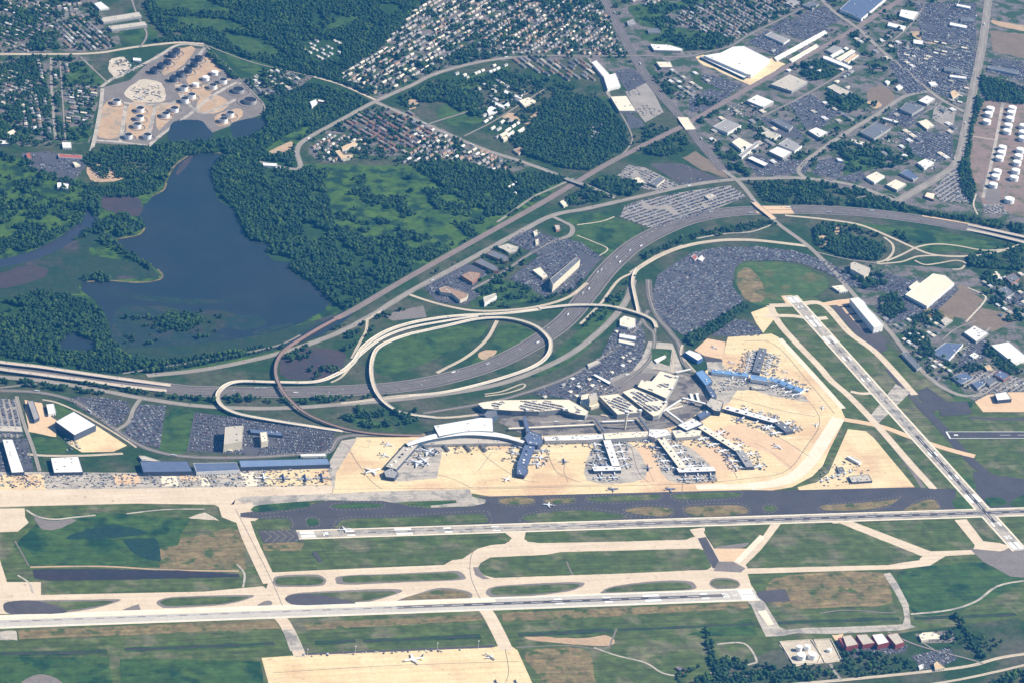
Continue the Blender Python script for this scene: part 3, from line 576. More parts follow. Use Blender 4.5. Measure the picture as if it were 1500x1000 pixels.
sheet('taxiway', [(1090, 878), (1108, 872), (1120, 882), (1142, 918), (1152, 922), (1180, 919), (1230, 918), (1322, 914), (1325, 905), (1322, 888), (1308, 862), (1294, 840), (1304, 838), (1316, 856), (1331, 885), (1333, 905), (1334, 914), (1342, 918), (1316, 923), (1220, 928), (1166, 927), (1145, 931), (1122, 932), (1110, 908), (1100, 885)], conc_g, .66)
sheet('taxiway_panel', [(1110, 895), (1122, 893), (1134, 914), (1125, 916)], conc_b, .78)
sheet('yard', [(1218, 930), (1235, 928), (1240, 950), (1230, 945)], conc_t, .7)
sheet('hardstand', [(1108, 866), (1150, 862), (1158, 880), (1112, 882)], asph, .62)
sheet('grass_strip', [(0, 924), (24, 923), (26, 937), (-40, 937), (-40, 922)], conc_g, .64)
for p in ([(26, 922), (200, 916), (405, 908), (412, 920), (200, 929), (28, 936)], [(445, 911), (600, 905), (704, 900), (708, 908), (600, 914), (450, 922)], [(735, 897), (900, 890), (1094, 882), (1098, 890), (950, 898), (900, 902), (738, 910)]): sheet('dry_verge', p, grass_dry, .5)
sheet('dry_verge', [(226, 803), (262, 798), (264, 788), (283, 786), (290, 784), (346, 770), (356, 790), (360, 833), (235, 833)], grass_dry, .5)
sheet('dry_verge', [(1135, 846), (1290, 838), (1305, 870), (1300, 885), (1240, 888), (1140, 888)], grass_dry, .45, True)
sheet('dry_verge', [(385, 795), (425, 793), (445, 795), (440, 806), (385, 806)], grass_dry, .5)
sheet('dry_verge', [(770, 955), (855, 950), (870, 990), (870, 1020), (815, 1030), (790, 990)], grass_dry, .45, True)
sheet('dry_verge', [(770, 932), (850, 934), (890, 930), (892, 945), (800, 940)], dirt, .5, True)
sheet('lush_verge', [(60, 760), (150, 750), (280, 760), (262, 785), (262, 800), (230, 805), (235, 830), (45, 826), (20, 800)], grass_lush, .45)
sheet('lush_verge', [(-60, 960), (160, 962), (170, 1060), (-60, 1060)], grass_lush, .45)
sheet('lush_verge', [(250, 965), (380, 968), (400, 1060), (180, 1060), (175, 965)], grass_lush, .45)
sheet('lush_verge', [(905, 925), (1030, 925), (1045, 985), (1040, 1000), (960, 1000), (900, 960)], grass, .46, True)
sheet('lush_verge', [(1100, 905), (1110, 930), (1000, 930)], grass_lush, .46)
sheet('lush_verge', [(1315, 840), (1400, 825), (1450, 825), (1500, 850), (1440, 880), (1400, 895), (1340, 898)], grass_lush, .46, True)
for p, w in (([(-40, 957), (80, 956), (156, 953)], 20), ([(182, 951), (290, 947), (402, 942)], 20), ([(462, 941), (490, 940), (520, 938)], 18), ([(532, 938), (620, 935), (704, 931)], 18), ([(760, 929), (830, 926), (898, 922)], 20), ([(905, 922), (1000, 918), (1106, 914)], 13), ([(1140, 912), (1230, 908), (1318, 906)], 16), ([(1340, 905), (1420, 902), (1488, 899)], 14)):
    ribbon('drainage_canal', p, w*1.25, grass_lush, .60); ribbon('drainage_canal', [(x+random.uniform(-1, 1), y+random.uniform(-.5, .5)) for x, y in smooth_px(p, 5)], w*.62, ditch, .64, sub=3)
sheet('drainage_pond', [(48, 834), (60, 833), (150, 833), (260, 835), (350, 840), (352, 844), (250, 847), (150, 849), (70, 850), (50, 846)], M('brown_water', (.050, .036, .034), (.028, .030, .036), s=90, fine=.2, fs=20, rough=.4), .66)
ribbon('drainage_bank', [(44, 830), (150, 829), (240, 834), (350, 836)], 8, dirt, .56)
# airfield service tracks
sheet('pad', [(30, 1001), (44, 991), (60, 987), (78, 991), (92, 1001), (84, 1014), (36, 1014)], shoulder, .7, True); sheet('wet_grass', [(95, 788), (120, 778), (150, 770), (170, 768), (200, 774), (215, 780), (180, 786), (130, 789)], M('wet_ground', (.010, .034, .026), (.018, .048, .024), s=50, fine=.3), .6, True); sheet('wet_grass', [(180, 792), (200, 788), (230, 790), (235, 815), (232, 822), (205, 815)], MATS['wet_ground'], .6, True)
for p, w in (([(38, 746), (55, 756), (80, 760), (110, 757), (140, 754)], 8), ([(185, 752), (240, 746), (300, 745)], 6), ([(22, 792), (35, 815), (42, 828)], 4), ([(26, 842), (42, 853), (48, 868)], 6), ([(347, 826), (358, 840), (356, 860)], 6), ([(1334, 899), (1390, 893), (1430, 880), (1470, 855), (1560, 845)], 8), ([(1200, 898), (1240, 893), (1300, 897), (1312, 895)], 5), ([(756, 948), (830, 945), (885, 950), (897, 935), (903, 920)], 5), ([(870, 948), (905, 960), (945, 970), (970, 985), (995, 990)], 7), ([(830, 822), (836, 836), (840, 842)], 5), ([(1050, 943), (1090, 942), (1108, 966), (1100, 972), (1070, 978), (1060, 972)], 7)):
    ribbon('service_track', p, w, conc_g if w > 5 else shoulder, .72)
for p in ([(275, 758), (300, 750), (320, 762)], [(1048, 972), (1062, 970), (1080, 978), (1072, 979), (1060, 980)]): sheet('gravel_patch', p, sand, .7)
sheet('gravel_patch', [(52, 757), (75, 762), (110, 760), (100, 768), (75, 776), (58, 772)], shoulder, .68, True)

# ---------------------------------------------------------------- runways
def runway(label_name, a, b, w, m, edge=None):
    o = ribbon('runway', [a, b], w+14, edge or conc_b, .92, sub=1)
    return ribbon('runway', [a, b], w, m, 1.06, sub=1)
rw_long = M('long_runway_surface', (.42, .385, .34), (.50, .46, .40), s=130, fine=.14, fs=10, joints=22)
rw_dark = M('grooved_asphalt', (.12, .105, .10), (.17, .155, .145), s=120, fine=.18, fs=9)
def along(a, b, s, off):
    A = G(*a); B = G(*b); t = (B-A).normalized(); n = Vector((-t.y, t.x, 0)); return A+t*s+n*off, math.atan2(t.y, t.x)
def mark(a, b, s0, s1, o0, o1, m, z=1.25, name='runway_marking'):
    P = [along(a, b, s, o)[0] for s, o in ((s0, o0), (s1, o0), (s1, o1), (s0, o1))]; c = sum(P, Vector())/4
    o = mesh_obj(name, [(p.x-c.x, p.y-c.y, 0) for p in P], [(0, 1, 2, 3)], m); o.location = (c.x, c.y, zslot(P, z)); o['kind'] = 'structure'
R9L = ((436, 783), (1640, 744.5)); R9R = ((1108, 870), (-120, 914.8)); R17 = ((1158, 434), (1494, 806)); R8 = ((1388, 637), (1620, 637))
for (a, b), w, m, e in ((R9R, 58, rw_long, conc_b), (R9L, 40, conc_g, conc_b), (R17, 40, conc_g, conc_b)): runway('', a, b, w, m, e)
ribbon('runway', list(R8), 46, asph_n, .9, sub=1)
LR = (G(*R9R[1])-G(*R9R[0])).length
mark(*R9L, 900, 2600, -8, 9, rw_dark, 1.15, 'runway_wear'); mark(*R9L, 1400, 2600, -5, 5, asph_n, 1.18, 'runway_wear'); mark(*R9L, 150, 900, -3, 4, rw_dark, 1.15, 'runway_wear')
mark(*R17, 320, 1560, -4, 4, rw_dark, 1.15, 'runway_wear'); mark(*R17, 1000, 1560, -6, 6, asph_n, 1.17, 'runway_wear')
mark(*R9R, 100, 1100, -8, 8, rw_dark, 1.15, 'runway_wear'); mark(*R9R, 200, 900, -5, 5, asph_n, 1.17, 'runway_wear'); mark(*R9R, 1100, LR, -3, 3, rubber, 1.15, 'runway_wear')
mark(*R9R, 800, LR, -27, -9, conc_b, 1.12, 'runway_wear')
for (a, b), n, w in ((R9R, 55, 58), (R9L, 40, 40), (R17, 26, 40), (R8, 10, 40)):
    for k in range(3, n): mark(a, b, 60*k, 60*k+36, -.7, .7, paint)
for (a, b), w, rr in ((R9R, 56, 0), (R9L, 38, 0), (R17, 38, 0), (R17, 38, 1)):
    if rr: a, b = b, a
    if (a, b) != R17 or True:
        n = 6
        for k in range(n):
            for sg in (-1, 1): mark(a, b, 8, 52, sg*(2.5+k*(w/2-3)/n), sg*(2.5+(k+.72)*(w/2-3)/n), paint)
    for s0, hw in ((150, 3), (300, 6), (450, 2.5), (600, 2.5)):
        for sg in (-1, 1): mark(a, b, s0, s0+(50 if s0 == 300 else 24), sg*8.5, sg*(8.5+hw+4), paint)
for sg in (-1, 1):
    mark(*R8, 0, 600, sg*21, sg*23, paint); mark(*R9R, 0, LR, sg*27, sg*28.5, paint)
mark(*R8, 0, 5, -23, 23, paint); mark(*R17, 180, 230, -16, -5, paint); mark(*R17, 180, 230, 5, 16, paint)
def number(txt, ab, s, size):
    p, rz = along(*ab, s, 0); cu = bpy.data.curves.new('runway_number', 'FONT'); cu.body = txt; cu.size = size; cu.align_x = 'CENTER'; cu.align_y = 'CENTER'; cu.offset = .35
    t = bpy.data.objects.new('tmp', cu); me = bpy.data.meshes.new_from_object(t); bpy.data.objects.remove(t)
    me.materials.clear(); me.materials.append(paint); o = bpy.data.objects.new('runway_number', me); C.objects.link(o)
    o.location = (p.x, p.y, 1.3); o.rotation_euler.z = rz-math.pi/2; o['kind'] = 'structure'
number('27', R9R, 95, 26); number('L', R9R, 72, 20) if False else None
number('9L', R9L, 85, 24); number('35', (R17[1], R17[0]), 80, 26); number('17', R17, 80, 26); number('8', R8, 28, 20); number('L', R9R, 68, 18)
for p in ([(457, 809), (463, 808), (473, 822), (467, 823)],): sheet('dark_panel', p, asph_n, 1.0)

# ---------------------------------------------------------------- roads
sheet('terminal_roadway', [(735, 612), (780, 606), (860, 607), (905, 610), (950, 604), (1000, 545), (1016, 548), (1036, 575), (1040, 592), (1012, 612), (990, 624), (950, 631), (880, 634), (790, 638), (762, 634), (730, 618)], M('terminal_paving', (.17, .15, .13), (.24, .21, .18), s=40, fine=.3, fs=6, blotch=(.09, .08, .08), bs=45, bt=.52), .72)
sheet('terminal_paving', [(922, 548), (940, 525), (950, 500), (985, 503), (1002, 546), (940, 556)], conc_g, .5); sheet('lawn', [(954, 510), (984, 512), (981, 536), (955, 528)], grass_lush, 1.06)
sheet('apron_pad', [(1017, 513), (1036, 496), (1063, 501), (1058, 526), (1032, 521)], conc_t, .64); sheet('apron_pad', [(1030, 521), (1058, 527), (1058, 532), (1034, 530)], asph, .65)
for p in ([(700, 655), (720, 675), (760, 700), (790, 706)], [(800, 655), (815, 690), (850, 706)], [(925, 655), (935, 690), (950, 706)], [(1050, 640), (1080, 700)], [(1070, 610), (1140, 640), (1185, 668)], [(1065, 580), (1140, 600), (1195, 610)], [(1090, 500), (1135, 505), (1185, 560), (1222, 605)], [(620, 690), (660, 700), (690, 714)], [(512, 660), (540, 700), (560, 716)], [(400, 985), (560, 975), (760, 968)], [(740, 950), (745, 985), (735, 1010)], [(345, 745), (368, 790), (398, 850), (415, 890)], [(1000, 708), (1000, 722), (1010, 740)], [(700, 800), (690, 815), (690, 845), (705, 880)]): ribbon('taxi_line', p, 1.5, shoulder, 1.0)
sheet('terminal_paving', [(845, 575), (880, 560), (960, 540), (985, 545), (950, 575), (880, 582)], shoulder, .5)
I95 = [(-60, 523), (0, 537), (120, 552), (250, 569), (300, 573), (420, 574), (500, 572), (580, 567), (650, 555), (720, 534), (780, 504), (828, 470), (862, 430), (893, 392), (935, 356), (1000, 325), (1060, 312), (1130, 308), (1200, 308), (1270, 312), (1350, 322), (1420, 334), (1500, 352), (1580, 372)]
mway = LANES('interstate_asphalt', (.098, .085, .080), (.36, .33, .30), [-33, 33, -3.5, 3.5, -12, -20, 12, 20], .5, half=36, edge=(.17, .15, .13), ew=4)
ribbon('interstate', I95, 72, mway, .8, sub=10)
def offpath(px, d):
    P = [G(*p) for p in px]; out = []
    for i, p in enumerate(P):
        t = P[min(i+1, len(P)-1)]-P[max(i-1, 0)]; t.normalize(); q = p+Vector((-t.y, t.x, 0))*d; out.append(PX(q.x, q.y))
    return out
ribbon('interstate_slab', [(1106, 307.5), (1132, 308), (1160, 308)], 62, conc_t, .9); ribbon('interstate_slab', offpath(I95[20:23], 33), 9, conc_t, .9)
ribbon('median', offpath(I95, 0)[5:20], 3, asph, .9, sub=8)
road = LANES('road_surface', (.13, .115, .105), (.55, .5, .35), [0], .5, half=9)
road_l = LANES('old_concrete_road', (.21, .185, .155), (.42, .38, .33), [0, -4, 4], .3, half=12)
conc_road = LANES('concrete_road', (.42, .35, .26), (.30, .27, .24), [0], .35, half=7)
RD = [  # points, width, surface
 ([(-60, 545), (0, 552), (60, 557), (150, 572), (220, 585), (300, 595), (400, 598), (500, 592), (600, 583), (700, 569), (760, 553), (830, 522), (880, 484), (915, 445), (928, 410)], 24, road_l),
 ([(500, 590), (600, 580), (690, 568)], 10, conc_road),
 ([(620, 605), (700, 592), (760, 578), (830, 553), (880, 525), (925, 490), (950, 455)], 16, road),
 ([(-60, 575), (0, 572), (60, 575), (110, 588), (155, 618), (185, 640), (220, 658), (270, 668), (350, 670), (440, 665), (480, 662), (500, 640), (560, 636)], 20, road),
 ([(62, 585), (85, 590), (120, 606), (170, 635), (200, 655)], 8, conc_road),
 ([(205, 585), (195, 600), (188, 618), (170, 630)], 14, road_l),
 ([(-20, 570), (50, 562), (55, 562)], 12, road), ([(24, 580), (35, 620), (48, 655), (58, 690)], 12, road_l), ([(40, 665), (70, 667), (120, 667), (180, 664)], 12, conc_road),
 ([(215, 550), (300, 541), (400, 520), (480, 494), (540, 465), (600, 428), (680, 385), (760, 341), (810, 316), (860, 306), (930, 290), (1000, 274), (1060, 265), (1120, 262), (1180, 262), (1250, 272), (1310, 294)], 24, road_l),
 ([(180, 547), (300, 528), (400, 508), (440, 491)], 10, road),
 ([(810, 318), (825, 325), (838, 333), (835, 345), (815, 352)], 18, road_l), ([(815, 352), (780, 370), (735, 400), (690, 425)], 14, road),
 ([(600, 432), (640, 445), (690, 455), (740, 455), (790, 449), (832, 436), (860, 415)], 13, conc_road),
 ([(728, 470), (716, 493), (700, 510), (680, 525), (655, 538), (640, 546)], 12, conc_road),
 ([(500, 591), (560, 582), (600, 578), (640, 576)], 8, conc_road),
 ([(710, 577), (735, 573), (765, 562), (766, 568), (740, 576), (710, 580)], 6, conc_road),
 ([(538, 470), (536, 485), (528, 500), (515, 525)], 9, conc_road), ([(515, 535), (500, 552), (485, 560)], 8, conc_road),
 ([(1000, 360), (960, 376), (930, 398), (905, 412), (880, 445), (850, 475)], 10, conc_road),
 ([(925, 400), (960, 378), (1000, 362), (1050, 353), (1100, 352), (1150, 357), (1182, 361)], 19, conc_road), ([(1020, 350), (1060, 343), (1100, 340), (1130, 330)], 7, conc_g),
 ([(950, 410), (952, 435), (962, 462), (980, 485), (995, 505), (1002, 530), (1015, 545)], 22, road),
 ([(935, 450), (945, 475), (958, 490), (955, 520), (940, 540), (915, 560)], 14, road), ([(960, 470), (958, 500), (948, 525)], 8, road_l), ([(1000, 505), (998, 520), (1012, 537), (1030, 560), (1038, 590)], 8, conc_road),
 ([(890, 560), (930, 545), (990, 548), (1010, 555)], 22, road_l), ([(955, 510), (985, 512), (984, 545)], 8, conc_road),
 ([(790, 618), (860, 616), (920, 616), (970, 606), (1010, 588), (1028, 565)], 16, road_l), ([(770, 628), (860, 625), (930, 624), (985, 616)], 14, road), ([(880, 607), (930, 612), (985, 596), (1020, 575)], 9, conc_road),
 ([(1150, 316), (1210, 322), (1260, 330), (1300, 346), (1340, 364), (1365, 373), (1400, 376), (1440, 374), (1480, 364), (1500, 357), (1540, 345)], 13, conc_road),
 ([(1295, 348), (1307, 358), (1308, 370), (1298, 381), (1280, 386)], 9, conc_road), ([(1298, 383), (1320, 374), (1345, 362), (1370, 358), (1400, 360), (1440, 367), (1470, 366)], 9, conc_road), ([(1285, 387), (1320, 384), (1345, 376), (1375, 375)], 9, conc_road),
 ([(1340, 382), (1355, 388), (1375, 386), (1400, 382), (1414, 386), (1408, 394), (1395, 395)], 8, conc_road),
 ([(1060, 250), (1085, 270), (1112, 303), (1142, 330), (1185, 362), (1225, 402), (1262, 445), (1300, 482), (1340, 532), (1382, 568), (1425, 580), (1470, 562), (1560, 545)], 20, road_l), ([(1190, 368), (1240, 380), (1285, 386)], 10, road), ([(500, 630.5), (530, 634), (575, 637), (625, 639)], 12, conc_road), ([(625, 611), (660, 611), (700, 607)], 12, conc_road), ([(536, 470), (548, 462), (560, 455)], 9, conc_road),
 ([(880, -10), (903, 35), (932, 90), (960, 130), (1000, 176), (1030, 215), (1060, 250)], 40, mway),
 ([(380, 238), (437, 248), (435, 222), (448, 205), (500, 176), (548, 150), (600, 127), (640, 108), (700, 92), (755, 84)], 20, road_l), ([(640, 125), (635, 120), (680, 135)], 5, road),
 ([(460, 113), (500, 125), (550, 147)], 12, conc_road), ([(300, 66), (370, 92), (460, 113)], 8, road), ([(550, 150), (600, 172), (700, 216), (760, 236), (800, 250)], 24, road_l),
 ([(-60, 82), (0, 80), (130, 79), (195, 70), (260, 63), (300, 65)], 16, conc_road), ([(300, 66), (345, 110), (385, 152), (386, 165)], 9, road),
 ([(750, 84), (800, 82), (860, 83), (940, 82), (1000, 84), (1030, 78), (1070, 68), (1100, 50), (1180, 10), (1220, -20)], 14, road),
 ([(1450, -20), (1440, 60), (1428, 120), (1416, 180), (1405, 230), (1390, 250), (1350, 275), (1312, 296)], 34, road_l),
 ([(1190, -20), (1215, 12), (1260, 45), (1295, 78), (1330, 105), (1362, 134), (1385, 150), (1412, 164)], 20, road_l), ([(1362, 134), (1325, 142), (1285, 168), (1245, 192), (1200, 222), (1170, 248), (1180, 262)], 20, road_l),
 ([(1115, 172), (1160, 150), (1200, 128), (1240, 104), (1250, 98)], 14, road), ([(1285, 70), (1310, 58), (1340, 30), (1355, 5)], 12, road), ([(1330, 182), (1350, 168), (1380, 150)], 10, road),
 ([(878, 95), (885, 130), (905, 160), (922, 190), (925, 210), (905, 232), (880, 245)], 8, road), ([(862, 85), (880, 115), (905, 165)], 10, road_l), ([(620, 185), (650, 175), (700, 160), (745, 148), (790, 130)], 10, road), ([(680, 200), (720, 180), (760, 155), (800, 130)], 8, road),
 ([(840, 262), (810, 276), (780, 290), (740, 318), (728, 326)], 9, road_l), ([(845, 330), (880, 325), (900, 318)], 5, sand), ([(845, 345), (870, 355), (890, 365), (878, 375)], 5, sand),
 ([(1418, 422), (1440, 432), (1442, 442), (1415, 472)], 7, sand), ([(1380, 498), (1400, 482), (1430, 470)], 8, road), ([(1390, 528), (1405, 514), (1430, 500), (1450, 480)], 8, road_l), ([(1255, 290), (1300, 285), (1315, 292)], 8, road), ([(1432, 315), (1426, 300), (1430, 285)], 6, sand),
 ([(1100, 1010), (1160, 1002), (1240, 995), (1340, 985), (1420, 975), (1470, 962), (1560, 950)], 13, conc_road), ([(1340, 1005), (1420, 992), (1560, 960)], 10, conc_road), ([(1300, 925), (1345, 945), (1420, 965), (1440, 972)], 8, road), ([(1216, 972), (1224, 985), (1232, 996)], 9, road_l), ([(1350, 940), (1375, 955)], 6, road),
 ([(1040, 985), (1080, 988), (1095, 990)], 7, road_l), ([(205, 70), (215, 50), (200, 20), (190, -10)], 10, road), ([(75, 85), (75, 120), (80, 190), (82, 205)], 10, road_l), ([(88, 90), (92, 150), (96, 208)], 8, road), ([(118, 84), (140, 105), (158, 122)], 7, road_l)]
for p, w, m in RD: ribbon('road', p, w, m, .98)
rl = [(492, 467), (520, 453), (600, 406), (700, 350), (790, 300), (850, 264), (900, 235), (960, 205), (1010, 180), (1070, 145), (1150, 100), (1240, 50), (1335, -10)]
ribbon('railway', rl, 24, rail, .86)
for o_ in (-6, -4.4, 4.4, 6): ribbon('railway_track', offpath(rl, o_), .8, metal_d, 1.0)
LOTS = []
def parking(px, m, d, dens=.8, row=18.5, cars=True, name='parking_lot', z=.36):
    sheet(name, px, m, z); LOTS.append((px, d, dens, row)) if cars else None
parking([(955, 430), (963, 403), (990, 384), (1015, 370), (1050, 363), (1110, 361), (1165, 368), (1215, 385), (1250, 405), (1262, 420), (1250, 422), (1215, 402), (1175, 386), (1140, 382), (1090, 382), (1076, 394), (1073, 420), (1085, 436), (1092, 446), (1060, 465), (1020, 487), (1003, 492), (985, 482), (962, 460), (956, 445)], lot, (12, -8.6), .93)
parking([(908, 318), (915, 302), (938, 294), (1010, 280), (1070, 272), (1093, 288), (1050, 306), (1010, 320), (952, 334)], lot_l, (20, -6.5), .95, 19)
parking([(778, 576), (840, 552), (880, 522), (900, 482), (932, 466), (946, 492), (941, 524), (916, 553), (905, 575), (880, 578), (860, 590), (820, 582)], lot, (20, -11), .75)
parking([(1043, 492), (1058, 478), (1078, 468), (1095, 470), (1118, 487), (1112, 492), (1066, 493)], lot, (10, -8), .85)
parking([(100, 585), (112, 580), (150, 582), (188, 588), (190, 602), (178, 620), (164, 624), (140, 611), (115, 596)], lot, (20, 3), .8)
parking([(204, 592), (243, 594), (234, 656), (210, 650), (180, 634), (195, 610)], lot, (8, 12), .85)
parking([(285, 603), (330, 609), (420, 615), (490, 630), (486, 662), (380, 667), (274, 660)], lot, (20, 2), .6)
parking([(440, 632), (484, 634), (482, 658), (438, 662)], asph_n, (20, 2), .05)
parking([(-40, 583), (24, 584), (34, 640), (-40, 640)], lot_l, (4, 18), .9)
parking([(-40, 642), (40, 642), (50, 690), (-40, 690)], lot, (4, 18), .5)
parking([(742, 352), (775, 334), (800, 345), (850, 355), (882, 378), (842, 425), (800, 436), (745, 408), (790, 375)], lot, (14, -9), .6)
parking([(620, 420), (680, 386), (700, 390), (715, 400), (690, 425), (705, 432), (680, 448), (640, 442)], lot, (14, -8), .45)
parking([(1318, 420), (1335, 410), (1350, 405), (1326, 432), (1355, 452), (1345, 468), (1300, 455)], lot, (14, -9), .8); parking([(1360, 450), (1400, 418), (1405, 425), (1370, 458)], lot, (14, -9), .6)
parking([(1225, 405), (1250, 395), (1300, 400), (1340, 412), (1320, 430), (1270, 425)], lot, (14, -9), .4); parking([(1290, 455), (1320, 450), (1330, 468), (1300, 475)], lot, (14, -9), .7)
parking([(1155, 152), (1186, 138), (1230, 165), (1200, 190), (1180, 188)], lot, (14, -9), .8); parking([(1330, 192), (1395, 196), (1396, 232), (1372, 238), (1330, 225), (1318, 208)], lot, (16, 7), .85)
parking([(1365, 282), (1392, 250), (1410, 248), (1418, 296), (1380, 296)], lot_l, (14, -9), .9); parking([(1302, 92), (1315, 88), (1340, 108), (1360, 135), (1330, 138), (1315, 120)], lot, (10, 12), .9)
parking([(1310, 70), (1430, 75), (1425, 110), (1400, 150), (1360, 130), (1320, 95)], lot, (16, 7), .8); parking([(1340, 5), (1430, 5), (1430, 70), (1350, 60), (1345, 30)], lot, (16, 7), .6); parking([(1455, 85), (1560, 100), (1560, 135), (1445, 105)], lot, (16, 7), .7)
parking([(1300, 165), (1340, 150), (1355, 165), (1330, 188), (1300, 176)], lot, (14, -9), .6); parking([(1370, 150), (1400, 165), (1395, 190), (1365, 175)], lot_l, (14, -9), .25)
parking([(1095, 62), (1122, 45), (1160, 62), (1140, 84)], lot, (14, -9), .8); parking([(1125, 42), (1150, 28), (1200, 30), (1215, 45), (1180, 60)], lot, (14, -9), .5); parking([(1165, 25), (1210, 8), (1232, 30), (1210, 40)], lot, (14, -9), .9)
parking([(1028, 108), (1060, 115), (1088, 125), (1070, 138), (1030, 120)], lot, (16, 7), .7); parking([(1010, 145), (1040, 130), (1072, 138), (1030, 165), (1010, 165)], lot, (14, -9), .6)
parking([(916, 135), (950, 120), (972, 165), (945, 180), (930, 160)], lot_l, (8, 12), .2); parking([(918, 165), (938, 175), (945, 185), (920, 190)], lot, (8, 12), .2); parking([(900, 105), (925, 100), (950, 120), (920, 135), (905, 115)], lot, (8, 12), .3)
parking([(904, 258), (920, 242), (945, 246), (985, 266), (995, 273), (965, 280), (930, 275)], lot_l, (16, 7), .7); parking([(950, 240), (1000, 240), (1060, 264), (1000, 272)], asph, (16, 7), .12)
parking([(1090, 235), (1100, 225), (1140, 235), (1190, 235), (1180, 255), (1110, 258)], lot, (16, 7), .5); parking([(1110, 172), (1160, 178), (1180, 205), (1140, 200)], lot, (14, -9), .2); parking([(1200, 235), (1230, 230), (1238, 245), (1225, 262), (1190, 255)], lot, (14, -9), .8)
parking([(1225, 262), (1262, 250), (1270, 262), (1250, 268)], lot, (14, -9), .6); parking([(1440, 300), (1470, 300), (1475, 315), (1440, 312)], lot_l, (16, 7), .8)
parking([(30, 225), (70, 222), (120, 235), (125, 245), (100, 275), (80, 262), (45, 248)], lot, (16, 3), .3); parking([(1335, 960), (1390, 948), (1402, 965), (1380, 975), (1350, 980)], lot, (14, -6), .6); parking([(1240, 950), (1330, 945), (1325, 955), (1250, 962)], lot, (14, -6), .6)
parking([(400, 20), (0, 0), (0, 1)], lot, (1, 1), 0) if False else None
parking([(1340, 928), (1395, 922), (1400, 940), (1350, 942)], shoulder, (14, -6), .3); parking([(1418, 500), (1435, 490), (1450, 500), (1440, 530), (1400, 540)], lot, (14, -9), .5); parking([(1395, 560), (1450, 540), (1500, 555), (1500, 572), (1440, 575)], lot_l, (14, -9), .7)
parking([(1450, 420), (1500, 430), (1500, 450), (1460, 440)], lot, (14, -9), .5); parking([(780, 590), (800, 600), (700, 618), (690, 605)], lot, (20, -3), .1, cars=False)
sheet('pad', [(600, 452), (620, 448), (625, 465), (575, 470), (560, 462)], shoulder, .36)
# ---------------------------------------------------------------- elevated roads
cdeck = LANES('flyover_concrete', (.50, .42, .31), (.34, .30, .25), [0], .35, half=7, edge=(.60, .52, .41), ew=1.2)
def Z(px, hs):
    n = len(px); out = []
    for i, p in enumerate(px):
        t = i/(n-1)*(len(hs)-1); k = min(int(t), len(hs)-2); out.append((p[0], p[1], hs[k]+(hs[k+1]-hs[k])*(t-k)))
    return out
bridge('interstate_viaduct', Z([(-60, 520), (0, 530), (60, 537), (120, 546), (190, 556), (250, 564)], [9, 9, 8, 3]), 17, LANES('viaduct_deck', (.44, .35, .26), (.6, .55, .48), [0, -4, 4], .3, half=9), 'far tan concrete carriageway of the raised interstate at the left edge', 'viaduct')
bridge('interstate_viaduct', Z([(-60, 530), (0, 540), (60, 548), (120, 556), (190, 566), (244, 572)], [9, 9, 8, 3]), 17, MATS['viaduct_deck'], 'near tan concrete carriageway of the raised interstate at the left edge', 'viaduct')
bridge('flyover', Z([(792, 453), (740, 459), (680, 462), (640, 466), (598, 474), (562, 487), (532, 508), (516, 532), (490, 549), (458, 559), (400, 559), (352, 558), (330, 564), (319, 578), (326, 594), (352, 606), (400, 615), (450, 623), (502, 631)], [1, 5, 6, 5, 4, 7, 10, 11, 10, 8, 2]), 13, cdeck, 'cream flyover curling round its west end over the interstate', 'flyover')
bridge('flyover', Z([(600, 489), (574, 498), (554, 509), (546, 524), (544, 545), (549, 568), (562, 587), (582, 601), (605, 607), (638, 611)], [3, 6, 9, 11, 11, 9, 7, 5, 3]), 12, cdeck, 'cream ramp dropping from the loop down to the curved white terminal', 'flyover')
bridge('flyover', Z([(600, 489), (650, 478), (700, 467), (745, 466), (782, 476), (802, 492), (807, 507), (800, 523), (780, 537), (745, 550), (700, 563), (650, 574), (600, 579)], [3, 6, 9, 10, 10, 9, 7, 4, 1]), 12, cdeck, 'cream loop ramp circling the grass east of the pond flats', 'flyover')
bridge('flyover', Z([(500, 545), (530, 517), (560, 495), (600, 480), (660, 469), (700, 463)], [2, 5, 6, 4]), 9, cdeck, 'narrow cream ramp beside the flyover north of the loop', 'flyover')
bridge('flyover', Z([(790, 452), (840, 447), (890, 448), (930, 457), (955, 468), (962, 480)], [4, 9, 10, 8, 4]), 12, cdeck, 'cream bridge crossing the interstate towards the terminal road', 'flyover')
bridge('flyover', Z([(934, 394), (929, 402), (927, 415), (930, 432), (934, 450), (936, 462)], [2, 8, 9, 7, 2]), 11, cdeck, 'short curved cream bridge at the west tip of the car park', 'flyover')
bridge('rail_viaduct', Z([(502, 462), (470, 479), (440, 497), (420, 510), (409, 523), (404, 538), (406, 554), (414, 571), (428, 588), (446, 603), (472, 616), (505, 627), (545, 634), (600, 637), (650, 637)], [1, 5, 9, 11, 12, 12, 10, 7, 4, 1]), 10, rail, 'brown curving rail viaduct crossing over the interstate', 'railway bridge', walls['brick'])
bridge('road_bridge', Z([(1104, 296), (1112, 303), (1122, 311), (1134, 321)], [1, 7, 7, 1]), 22, conc_t, 'tan avenue bridge over the interstate', 'road bridge')
bridge('road_bridge', Z([(1000, 172), (1005, 180), (1012, 190)], [1.5, 6, 1.5]), 42, conc_b, 'pale bridge carrying the wide avenue over the railway', 'road bridge')
bridge('road_bridge', Z([(798, 249), (830, 262), (858, 272), (880, 281), (900, 290)], [1, 6, 8, 5, 1]), 20, road_l, 'grey road bridge over the railway beside the pond woods', 'road bridge')
